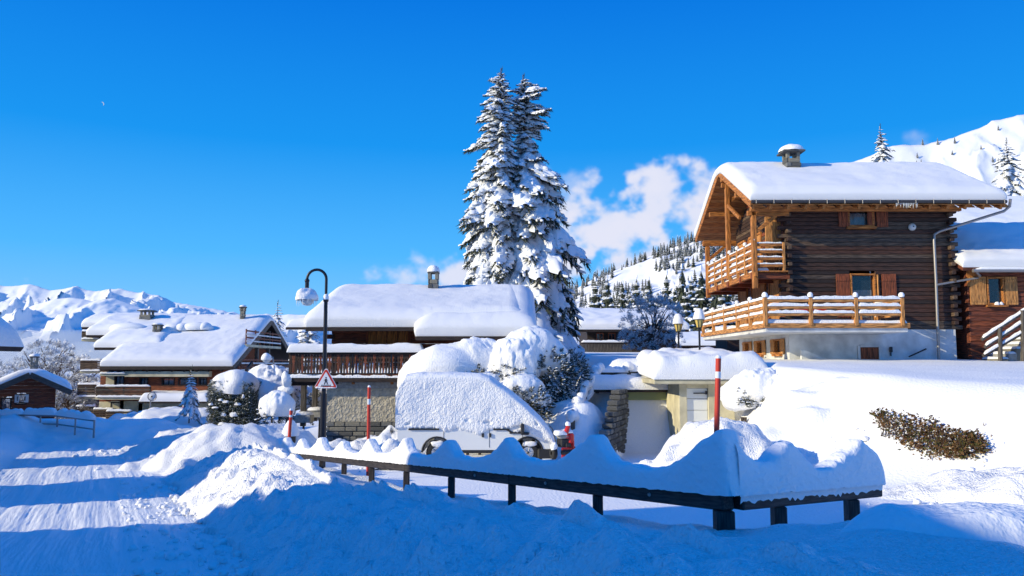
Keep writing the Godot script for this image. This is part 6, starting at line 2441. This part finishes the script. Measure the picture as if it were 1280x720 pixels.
func far_tree_mesh(seed_, frost: float):
	# a small snow-laden spruce for the far wood: ragged tiers, each with its load of snow
	var r = RandomNumberGenerator.new()
	r.seed = seed_
	var g = MB.new()
	var s = MB.new()
	var tiers = 7
	for k in tiers:
		var u = float(k) / tiers
		var rad = 0.21 * pow(1.0 - u, 0.85) + 0.012
		var y = 0.06 + u * 0.92
		var n = 9
		for q in n:
			var a = TAU * (q + r.randf_range(-0.3, 0.3)) / n + k
			var a2 = a + TAU / n * 0.55
			var l = rad * r.randf_range(0.65, 1.2)
			var tip = Vector3(cos(a) * l, y - 0.05 - r.randf() * 0.03, sin(a) * l)
			var tip2 = Vector3(cos(a2) * l * 0.75, y - 0.03, sin(a2) * l * 0.75)
			var topp = Vector3(0, y + 0.16 * (1 - u * 0.5), 0)
			g.tri(topp, tip, tip2)
			g.tri(tip, topp * Vector3(1, 0.9, 1), Vector3(cos(a - 0.4) * l * 0.8, y - 0.06, sin(a - 0.4) * l * 0.8))
			if r.randf() < frost:
				clot(s, Vector3(cos(a) * l * 0.72, y + 0.0, sin(a) * l * 0.72), Vector3(0.05, 0.022, 0.05) * (1.25 - u * 0.8), r, 5, 3)
	clot(s, Vector3(0, 0.98, 0), Vector3(0.02, 0.04, 0.02), r, 5, 3)
	var m = ArrayMesh.new()
	m.add_surface_from_arrays(Mesh.PRIMITIVE_TRIANGLES, g.arrays())
	m.surface_set_material(0, M.needles)
	m.add_surface_from_arrays(Mesh.PRIMITIVE_TRIANGLES, s.arrays())
	m.surface_set_material(1, M.frost)
	return m


# a spray of frosted twigs for bare trees, about one metre long
func frost_spray(seed_):
	var r = RandomNumberGenerator.new()
	r.seed = seed_
	var g = MB.new()
	var s = MB.new()
	for k in 26:
		var a = Vector3(r.randf_range(0, 0.5), r.randf_range(-0.08, 0.12), r.randf_range(-0.2, 0.2))
		var d = Vector3(r.randf_range(0.2, 1.0), r.randf_range(-0.35, 0.75), r.randf_range(-0.8, 0.8)).normalized()
		var l = r.randf_range(0.2, 0.5)
		var w = d.cross(Vector3.UP).normalized() * 0.012
		g.tri(a - w, a + d * l, a + w)
		var up = Vector3(0, 0.024, 0)
		s.quad(a - w * 1.6 + up, a + d * l * 0.5 - w * 1.2 + up * 1.6, a + d * l + up, a + w * 1.6 + up)
		if k % 7 == 0: clot(s, a + d * l * r.randf_range(0.4, 0.9) + up, Vector3(0.07, 0.045, 0.07), r, 5, 3)
	var m = ArrayMesh.new()
	m.add_surface_from_arrays(Mesh.PRIMITIVE_TRIANGLES, g.arrays())
	m.surface_set_material(0, M.twig)
	m.add_surface_from_arrays(Mesh.PRIMITIVE_TRIANGLES, s.arrays())
	m.surface_set_material(1, M.frost)
	return m


func frosted_tree(called, label, foot: Vector3, h, spread, n, group, proto, lift = 0.3):
	var t = thing(called, label, "tree", foot, group)
	var mb = MB.new()
	var topp = foot + Vector3(spread * 0.08, h * 0.6, 0)
	mb.tube([foot - Vector3.UP * 0.4, foot + Vector3(0.04 * h, h * 0.3, 0), topp], [h * 0.03, h * 0.022, h * 0.012], 7)
	var ends_ = []
	for k in n / 7 + 5:
		var az = rng.randf() * TAU
		var st = foot.lerp(topp, rng.randf_range(0.3, 1.0))
		var e = foot + Vector3(cos(az) * spread * rng.randf_range(0.35, 0.9), h * rng.randf_range(0.35, 0.95), sin(az) * spread * rng.randf_range(0.35, 0.9))
		mb.tube([st, st.lerp(e, 0.55) + Vector3.UP * 0.05 * h, e], [h * 0.011, h * 0.008, h * 0.003], 5, false)
		ends_.append([st, e])
	part(mb, "trunk", M.bark, t)
	var xs = []
	for k in n:
		var az = rng.randf() * TAU
		var v = rng.randf()
		var rr = pow(rng.randf(), 0.45) * spread * sqrt(maxf(0.05, 1.0 - pow(absf(v - 0.42) / 0.6, 2.0)))
		var p = Vector3(cos(az) * rr, h * lerpf(lift, 0.97, v), sin(az) * rr)
		var d = (Vector3(cos(az), rng.randf_range(-0.25, 0.55), sin(az))).normalized()
		var zz = d.cross(Vector3.UP).normalized()
		var sc = spread * rng.randf_range(0.22, 0.42)
		xs.append(Transform3D(Basis(d * sc, zz.cross(d) * sc, zz * sc), p))
	joined("crown", [[proto, xs]], t)
	return t


# evergreen foliage spread over an ellipsoid (local centre c, radii r), only its sides
func foliage(parent, c: Vector3, r: Vector3, n, size, proto, low = -0.7, high = 0.6):
	var xs = []
	var o = world_of(parent)
	for k in n:
		var az = rng.randf() * TAU
		var v = rng.randf_range(low, high)
		var cc = sqrt(maxf(0.0, 1.0 - v * v))
		var d = Vector3(cos(az) * cc, v, sin(az) * cc)
		var p = c + d * r * rng.randf_range(0.72, 0.98) - o
		var x = (d + Vector3(rng.randf_range(-0.5, 0.5), rng.randf_range(-0.3, 0.5), rng.randf_range(-0.5, 0.5))).normalized()
		var zz = x.cross(Vector3.UP).normalized()
		var s = size * rng.randf_range(0.7, 1.3)
		xs.append(Transform3D(Basis(x * s, zz.cross(x) * s, zz * s), p))
	return joined("foliage", [[proto, xs]], parent)


func make_plants():
	B_HEAVY = [bough_mesh(1.0, 0.32, 3), bough_mesh(0.9, 0.42, 4)]
	B_LIGHT = [bough_mesh(0.45, 0.48, 5), bough_mesh(0.3, 0.58, 6), bough_mesh(0.55, 0.42, 7)]
	TIP = sprig_mesh(17, M.needles, 0.3)
	var sprig = sprig_mesh(12, M.needles, 0.5)
	var sprig_pale = sprig_mesh(13, M.needles_pale, 0.3)
	# the twin spruces
	var z = 45.0
	var f1 = V(ax(627, z, 250), 0.2, z)
	var left_of = [[0.0, 2.1], [0.2, 2.3], [0.35, 2.3], [0.557, 1.9], [0.7, 1.55], [0.8, 1.08], [0.9, 0.95], [0.95, 0.55], [1.0, 0.15]]
	spruce("tall slender spruce heavy with snow, the slimmer twin behind the balcony chalet", f1, ay(86, z) - 0.2,
		func(u, az): return line(u, left_of) * (1.16 if cos(az) < 0.2 else 0.75), 0.16, 70, 11, "twin spruces", M.bark_red, 1.3)
	var f2 = V(ax(655, z + 0.8, 250), 0.2, z + 0.8)
	var right_of = [[0.0, 4.1], [0.08, 4.0], [0.27, 3.6], [0.44, 3.2], [0.55, 2.5], [0.668, 2.2], [0.737, 1.0], [0.79, 0.8], [0.83, 1.45], [0.9, 1.2], [0.94, 0.95], [0.97, 0.45], [1.0, 0.15]]
	spruce("tall broad spruce with long drooping snowy boughs, the wider twin", f2, ay(94, z + 0.8) - 0.2,
		func(u, az): return line(u, right_of) * (lerpf(1.32, 1.1, u) if cos(az) > -0.1 else 0.75), 0.02, 76, 12, "twin spruces", M.bark_red, 0.95)
	# other conifers standing near the houses: [px, top py, base py, depth, radius, label]
	for q in [[1113, 159, 260, 75.0, 2.3, "snow-covered spruce top showing over the ridge of the log chalet"], [1274, 178, 270, 62.0, 2.4, "snow-heavy spruce beside the upper house roof"],
			[346, 379, 470, 85.0, 2.0, "frosted spruce behind the gable of the apartment house"], [386, 406, 460, 48.0, 1.9, "snowy young spruce behind the carved balcony"]]:
		var foot = V(ax(q[0], q[3]), ay(q[2], q[3]), q[3])
		spruce(q[5], foot, ay(q[1], q[3]) - foot.y, func(u, _az): return q[4] * pow(1.0 - u, 0.8) + 0.1, 0.08, 24, 8, "", M.bark, 0.95)
	var tiny = V(ax(240, 44), ay(515, 44), 44.0)
	spruce("small snow-plastered spruce between hedge and apartment porch", tiny, ay(468, 44) - tiny.y, func(u, _az): return 0.95 * pow(1.0 - u, 0.8) + 0.06, 0.1, 14, 7, "", M.bark, 1.2)
	# wood on the hill
	var far = [far_tree_mesh(1, 0.6), far_tree_mesh(2, 0.45), far_tree_mesh(3, 0.85)]
	var hill = crest_of["snowy wooded hillside behind the tall twin spruces"]
	var sets = [[], [], []]
	var count = 0
	var near = []
	while count < 6500:
		var a = rng.randi() % (hill[1] - 1)
		var b = rng.randi() % int(hill[2] * 0.88)
		var f = Vector2(rng.randf(), rng.randf())
		var p0 = hill[0][b * hill[1] + a]
		var p1 = hill[0][b * hill[1] + a + 1]
		var p2 = hill[0][(b + 1) * hill[1] + a]
		var p = p0 + (p1 - p0) * f.x + (p2 - p0) * f.y
		var px = 640 + p.x / -p.z * 1000
		count += 1
		if px < 560 or px > 1000: continue
		# clearings: the ski run below the wood
		var py = 455 - p.y / -p.z * 1000
		var line_ = 345 + (px - 735) * -0.09
		if absf(py - line_ - 14) < 7 and px > 760: continue
		if nz.get_noise_2d(p.x * 0.012, p.z * 0.012) > 0.33: continue
		var s = rng.randf_range(6.0, 12.0)
		sets[rng.randi() % 3].append(Transform3D(Basis(Vector3.UP, rng.randf() * TAU).scaled(Vector3(s * rng.randf_range(0.8, 1.15), s, s * rng.randf_range(0.8, 1.15))), p - Vector3.UP * 0.4))
	for k in 3:
		var o = multi("hill_forest", far[k], sets[k], self)
		o.name = numbered("hill_forest")
		tag(o, ["far spruce wood covering the hillside behind the twin spruces", "thin snowy spruces mixed through the hillside wood", "whitest spruces mixed through the hillside wood"][k], "forest", "", "stuff")
	# nearer spruces one can tell apart, between the far chalet and the log chalet
	for k in 26:
		var d = rng.randf_range(105, 230)
		var px = rng.randf_range(742, 915)
		var foot = V(ax(px, d), line(d, TERRACE) - 0.5 + sstep(100, 230, d) * 4.0, d)
		var h = rng.randf_range(7, 12)
		var t = thing("spruce", "snow-laden spruce at the foot of the wooded hill", "tree", foot, "spruces at the foot of the hill")
		joined("crown", [[far[k % 3], [Transform3D(Basis(Vector3.UP, rng.randf() * TAU).scaled(Vector3(h, h, h)), Vector3.ZERO), Transform3D(Basis(Vector3.UP, rng.randf() * TAU).scaled(Vector3(h * 0.9, h * 0.97, h * 0.9)), Vector3.ZERO)]]], t)
		var mb = MB.new()
		mb.tube([foot - Vector3.UP, foot + Vector3.UP * h * 0.5], [0.2, 0.08], 5)
		part(mb, "trunk", M.bark, t)
	# few spruces on the ski slope
	var slope = crest_of["white ski slope rising to a rocky summit above the roof ridge"]
	for k in 16:
		var a = 0
		var p = Vector3.ZERO
		var px = 0.0
		while px < 1125 or px > 1278:
			a = rng.randi() % slope[1]
			p = slope[0][int(slope[2] * rng.randf_range(0.66, 0.85)) * slope[1] + a]
			px = 640 + p.x / -p.z * 1000
		var h = rng.randf_range(9, 15)
		var t = thing("spruce", "lone frosted spruce on the open ski slope", "tree", p, "spruces on the ski slope")
		joined("crown", [[far[2], [Transform3D(Basis(Vector3.UP, rng.randf() * TAU).scaled(Vector3(h, h, h)), Vector3.ZERO)]]], t)
		var mb = MB.new()
		mb.tube([p - Vector3.UP, p + Vector3.UP * h * 0.4], [0.3, 0.1], 5)
		part(mb, "trunk", M.bark, t)
	# frosted broadleaf trees
	var spray = frost_spray(3)
	frosted_tree("frosted_pine", "wide frosted tree standing in the spruces' blue shade", V(ax(815, 49), -0.1, 49.0), ay(371, 49) + 0.1, 1.95, 260, "", spray, 0.22)
	var i = 0
	for q in [[58, 424, 70.0, 3.2], [72, 440, 64.0, 3.0], [92, 446, 66.0, 3.0], [84, 470, 60.0, 2.6], [104, 470, 63.0, 2.6], [66, 474, 58.0, 2.4], [48, 440, 76.0, 3.0], [112, 492, 61.0, 2.0], [95, 490, 58.0, 2.2], [6, 452, 60.0, 2.6]]:
		var foot = V(ax(q[0], q[2]), -5.8, q[2])
		frosted_tree("frosted_tree", "hoar-frosted bare tree in the wood below the log cabin", foot, ay(q[1], q[2]) + 5.8, q[3], 150, "frosted trees below the cabin", spray, 0.15)
	# clipped hedge block by the street
	var hz = 33.0
	var hx0 = ax(260, hz)
	var hx1 = ax(313, hz)
	var hy1 = ay(478, hz)
	var hb = V((hx0 + hx1) / 2, -3.4, hz + 0.8)
	var t = thing("clipped_hedge", "block-shaped evergreen hedge wearing a thick rounded hat of snow", "hedge", hb)
	var mb = MB.new()
	mb.box(Transform3D(Basis(), V((hx0 + hx1) / 2, (hy1 - 3.4) / 2 - 0.1, hz + 0.85)), Vector3(hx1 - hx0 - 0.24, hy1 + 3.3, 1.35), 0.2)
	part(mb, "inner_twigs", M.twig, t)
	var xs = []
	for k in 2300:
		var side = rng.randi() % 4
		var yy = lerpf(-3.3, hy1, rng.randf())
		var p = Vector3.ZERO
		var d = Vector3.ZERO
		if side < 2: p = V(rng.randf_range(hx0 + 0.08, hx1 - 0.08), yy, hz + 0.1 + rng.randf() * 0.15); d = Vector3(0, 0, 1)
		elif side == 2: p = V(hx0 + 0.1, yy, rng.randf_range(hz + 0.1, hz + 1.5)); d = Vector3(-1, 0, 0)
		else: p = V(hx1 - 0.1, yy, rng.randf_range(hz + 0.1, hz + 1.5)); d = Vector3(1, 0, 0)
		var x = (d + Vector3(rng.randf_range(-0.7, 0.7), rng.randf_range(-0.2, 0.9), rng.randf_range(-0.7, 0.7))).normalized()
		var zz = x.cross(Vector3.UP).normalized()
		var s = rng.randf_range(0.12, 0.2)
		xs.append(Transform3D(Basis(x * s, zz.cross(x) * s, zz * s), p - hb))
	joined("foliage", [[sprig_pale, xs]], t)
	mb = MB.new()
	dome(mb, V((hx0 + hx1) / 2, hy1 - 0.15, hz + 0.8), Vector3((hx1 - hx0) / 2 * 1.04, 0.72, 0.95), 0.1, 0.8, 44, 24, -0.3)
	part(mb, "snow_hat", M.snow, t)
	for k in 16:
		mb = MB.new()
		var yy = lerpf(-3.2, hy1, pow(rng.randf(), 0.8))
		clot(mb, V(rng.randf_range(hx0 + 0.1, hx1 - 0.1), yy, hz + 0.03), Vector3(rng.randf_range(0.06, 0.2), rng.randf_range(0.04, 0.13), 0.05), rng, 10, 6)
		part(mb, "snow_clump", M.snow, t)
	# shrubs hidden under snow beside the hedge and behind the heap
	snow_shrub("snowed_shrub", "shrub bowed under snow between the hedge and the balcony posts", [[330, 484, 35.4, 1.0, 0.95], [348, 484, 35.6, 0.95, 0.9], [338, 496, 35.1, 1.25, 0.95]], [[350, 493, 35.2, 0.7, 0.6], [322, 501, 34.9, 0.6, 0.6]], sprig, -3.3)
	snow_shrub("snowed_shrub", "round snow-buried shrub just in front of the bowed one", [[346, 508, 28.6, 0.62, 0.55]], [[340, 519, 28.6, 0.42, 0.3]], sprig, -3.3)
	# the great shrub behind the van
	snow_shrub("snowed_shrub", "huge shrub draped in smooth snow pillows behind the white van",
		[[556, 470, 29.4, 1.5, 1.15], [530, 482, 29.2, 0.95, 0.95], [590, 458, 29.6, 1.1, 1.05], [612, 450, 29.7, 0.6, 0.8], [664, 437, 29.6, 1.05, 0.85], [645, 455, 29.0, 0.9, 0.95], [692, 448, 29.6, 0.62, 0.6], [607, 482, 28.6, 0.75, 0.5], [650, 484, 28.4, 0.85, 0.5], [672, 500, 28.3, 0.5, 0.35], [634, 446, 29.3, 0.5, 0.75]],
		[[680, 470, 29.4, 1.15, 1.1], [708, 474, 30.0, 0.85, 1.15], [655, 508, 28.2, 1.0, 0.75], [628, 494, 28.3, 0.6, 0.5], [600, 474, 29.0, 0.7, 0.4], [585, 478, 29.0, 1.1, 0.35], [640, 474, 28.9, 0.8, 0.6]], sprig, -3.2)
	var bz = -ground_at(950, 503).z + 0.6
	snow_shrub("snowed_shrub", "low snow-capped bush at the edge of the terrace behind the red pole", [[950, 488, bz, 1.0, 0.72], [927, 495, bz, 0.7, 0.55], [974, 494, bz, 0.62, 0.5]], [[970, 497, bz - 0.45, 0.17, 0.18], [964, 494, bz - 0.45, 0.1, 0.1], [927, 493, bz - 0.45, 0.1, 0.16], [931, 500, bz - 0.5, 0.12, 0.14], [946, 503, bz - 0.55, 0.3, 0.07]], sprig, -1.6)
	snow_shrub("snowed_shrub", "snow-covered bushes behind the post feet of the carved balcony", [[392, 500, 35.5, 0.9, 0.5], [370, 498, 36.0, 0.9, 0.6], [408, 492, 36.0, 0.6, 0.7]], [[380, 508, 35.2, 0.9, 0.7], [400, 508, 35.2, 0.6, 0.6]], sprig, -3.3)
	leafy_bush()
	crumbs()
	# dead stalks poking out of the slope
	for q in [[1032, 523, 18.0], [1238, 546, 14.6], [1231, 532, 15.0], [1241, 566, 14.0]]:
		var p = ground_at(q[0], q[1])
		mb = MB.new()
		for k in 3: mb.tube([p - Vector3.UP * 0.12 + Vector3(k * 0.02, 0, 0), p + Vector3(rng.randf_range(-0.06, 0.06), rng.randf_range(0.02, 0.07), 0.02)], [0.008, 0.004], 5)
		top(mb, "dead_stalk", M.leaf_brown, "dry brown stalk poking out of the smooth snow slope", "plant", "stalks on the snow slope")


# domes: snow pillows [px, py, depth, half width, half height]; leaves: foliage showing below them
func snow_shrub(called, label, domes, leaves, proto, gy):
	var q0 = domes[0]
	var base = V(ax(q0[0], q0[2]), gy, q0[2])
	var t = thing(called, label, "shrub", base)
	var mb = MB.new()
	for q in leaves:
		var c = at(q[0], q[1], q[2])
		if gy > -2.0: c.y = minf(c.y, H(c.x, q[2]) + 0.02)
		mb.tube([V(c.x, gy - 0.1, q[2]), c], [0.06, 0.03], 6)
	part(mb, "stem", M.twig, t)
	for q in leaves: foliage(t, at(q[0], q[1], q[2]), Vector3(q[3], q[4], minf(q[3], 0.8)), int(16 + 480 * q[3] * q[4]), 0.2, proto, -0.95, 0.95)
	# one draped blanket over all its lobes: the farthest lobe along each direction from the middle
	var c = Vector3.ZERO
	for q in domes: c += at(q[0], q[1], q[2])
	c = c / domes.size() - Vector3.UP * 0.1
	var nu = 150 if domes.size() > 5 else 70
	var nv = 60 if domes.size() > 5 else 34
	var p = PackedVector3Array()
	for b in nv:
		var el = lerpf(-0.5, PI / 2, float(b) / (nv - 1))
		for a in nu + 1:
			var g = TAU * (a % nu) / nu
			var d = Vector3(cos(g) * cos(el), sin(el), -sin(g) * cos(el))
			var far = 0.0
			for q in domes:
				var rad = Vector3(q[3], q[4], q[3] * 0.8)
				var o = (c - at(q[0], q[1], q[2])) / rad
				var e = d / rad
				var B = o.dot(e)
				var A = e.dot(e)
				var disc = B * B - A * (o.dot(o) - 1.0)
				var t_ = 0.25
				if disc > 0.0: t_ = maxf(t_, (-B + sqrt(disc)) / A)
				far += exp(9.0 * t_)
			far = log(far) / 9.0
			var s0 = c + d * far
			var fold = 0.10 * nz.get_noise_3d(s0.x * 2.2, s0.y * 0.8, s0.z * 2.2) + 0.05 * nz.get_noise_3d(s0.x * 5.0, s0.y * 2.0, s0.z * 5.0)
			p.append(c + d * (far + fold * minf(far, 1.0)))
	mb = MB.new()
	mb.grid(p, nu + 1, nv)
	part(mb, "snow_blanket", M.snow, t)


# where the line of sight through a pixel meets the ground
func ground_at(px, py):
	var d = 5.0
	while d < 90.0:
		var p = at(px, py, d)
		if p.y < H(p.x, d):
			for k in 6:
				var e = d - 0.25 / pow(2, k)
				var r = at(px, py, e)
				if r.y < H(r.x, e): d = e
			return at(px, py, d)
		d += 0.5
	return at(px, py, 60.0)


func leafy_bush():
	var c = ground_at(1160, 552)
	var t = thing("beech_hedge", "brown-leaved hedge sticking out of a hollow in the snow slope", "hedge", c)
	var leaf = MB.new()
	for q in [[0.0, 1.0], [0.5, -1.0]]:
		leaf.tri(Vector3(0, 0, 0), Vector3(0.05, 0.012, 0.02), Vector3(0.09, -0.015, 0))
		leaf.tri(Vector3(0, 0, 0), Vector3(0.09, -0.015, 0), Vector3(0.045, 0.012, -0.022))
	var lm = leaf.mesh()
	var sets = [[], [], []]
	for k in 3000:
		var px = lerpf(1091, 1226, pow(rng.randf(), 0.8))
		var y0 = line(px, [[1091, 517], [1112, 521], [1140, 527], [1165, 531], [1185, 543], [1200, 548], [1215, 545], [1226, 556]])
		var y1 = line(px, [[1091, 524], [1105, 541], [1125, 557], [1145, 568], [1165, 575], [1190, 572], [1212, 572], [1226, 562]])
		var py = lerpf(y0, y1, rng.randf())
		if nz.get_noise_2d(px * 0.06, py * 0.06) > 0.42: continue
		var p = ground_at(px, py) + Vector3(rng.randf_range(-0.05, 0.02), rng.randf_range(-0.03, 0.2), rng.randf_range(-0.05, 0.3))
		var b = Basis.from_euler(Vector3(rng.randf() * TAU, rng.randf() * TAU, rng.randf() * TAU)).scaled(Vector3.ONE * rng.randf_range(0.6, 1.25))
		var w = rng.randf() + 0.5 * nz.get_noise_2d(px * 0.05 + 30, py * 0.05)
		sets[0 if w < 0.42 else (1 if w < 0.72 else 2)].append(Transform3D(b, p - c))
	for k in 3:
		var m2 = lm.duplicate()
		m2.surface_set_material(0, [M.leaf_brown, M.leaf_tan, M.leaf_olive][k])
		joined("leaves", [[m2, sets[k]]], t)
	for k in 60:
		var mb = MB.new()
		var px = rng.randf_range(1100, 1215)
		var py = lerpf(545, 575, (px - 1100) / 115.0)
		var p = ground_at(px, py)
		mb.tube([p, p + Vector3(rng.randf_range(-0.12, 0.12), rng.randf_range(0.2, 0.5), rng.randf_range(-0.1, 0.3))], [0.008, 0.003], 4, false)
		part(mb, "stem", M.twig, t)
	for k in 22:
		var mb = MB.new()
		var px = rng.randf_range(1120, 1210)
		clot(mb, ground_at(px, lerpf(540, 562, (px - 1100) / 115.0) + rng.randf_range(-10, 12)) + Vector3(0, 0.1, 0.16), Vector3(0.05, 0.03, 0.05), rng)
		part(mb, "snow_clump", M.snow, t)


# lumps that rolled off the ploughed banks
func crumbs():
	var proto = []
	for k in 3:
		var c = MB.new()
		clot(c, Vector3.ZERO, Vector3(1.0, 0.8, 0.9), rng, 7, 5)
		var m = c.mesh()
		m.surface_set_material(0, M.snow)
		proto.append(m)
	var sets = [[], [], []]
	for k in 1500:
		var s = -2.0 + 26.0 * rng.randf()
		var off = -2.95 - pow(rng.randf(), 2.2) * 1.5 + 0.25
		var x = 1.775 + off * 0.892 - 0.452 * (s - 5.17)
		var d = 6.7 + off * 0.452 + 0.892 * (s - 5.17)
		if d < 2.5: continue
		var r = 0.012 + 0.07 * pow(rng.randf(), 4.0)
		sets[k % 3].append(Transform3D(Basis(Vector3.UP, rng.randf() * TAU).scaled(Vector3.ONE * r), V(x, road_y(x, d) + r * 0.3, d)))
	for k in 700:
		var q = [[-8.7, 26.3, 4.2], [5.2, 20.4, 3.0], [-12.4, 32.0, 3.8], [9.4, 12.2, 3.4]][rng.randi() % 4]
		var az = rng.randf() * TAU
		var rr = q[2] * rng.randf_range(0.7, 1.15)
		var x = q[0] + cos(az) * rr
		var d = q[1] + sin(az) * rr
		var r = 0.03 + 0.12 * pow(rng.randf(), 4.0)
		sets[k % 3].append(Transform3D(Basis(Vector3.UP, rng.randf() * TAU).scaled(Vector3.ONE * r), V(x, H(x, d) + r * 0.4, d)))
	var src = []
	for k in 3: src.append([proto[k], sets[k]])
	var o = joined("snow_crumbs", src, self)
	o.material_override = M.snow
	tag(o, "loose crumbs of snow scattered along the foot of the ploughed banks", "snow crumbs", "", "stuff")
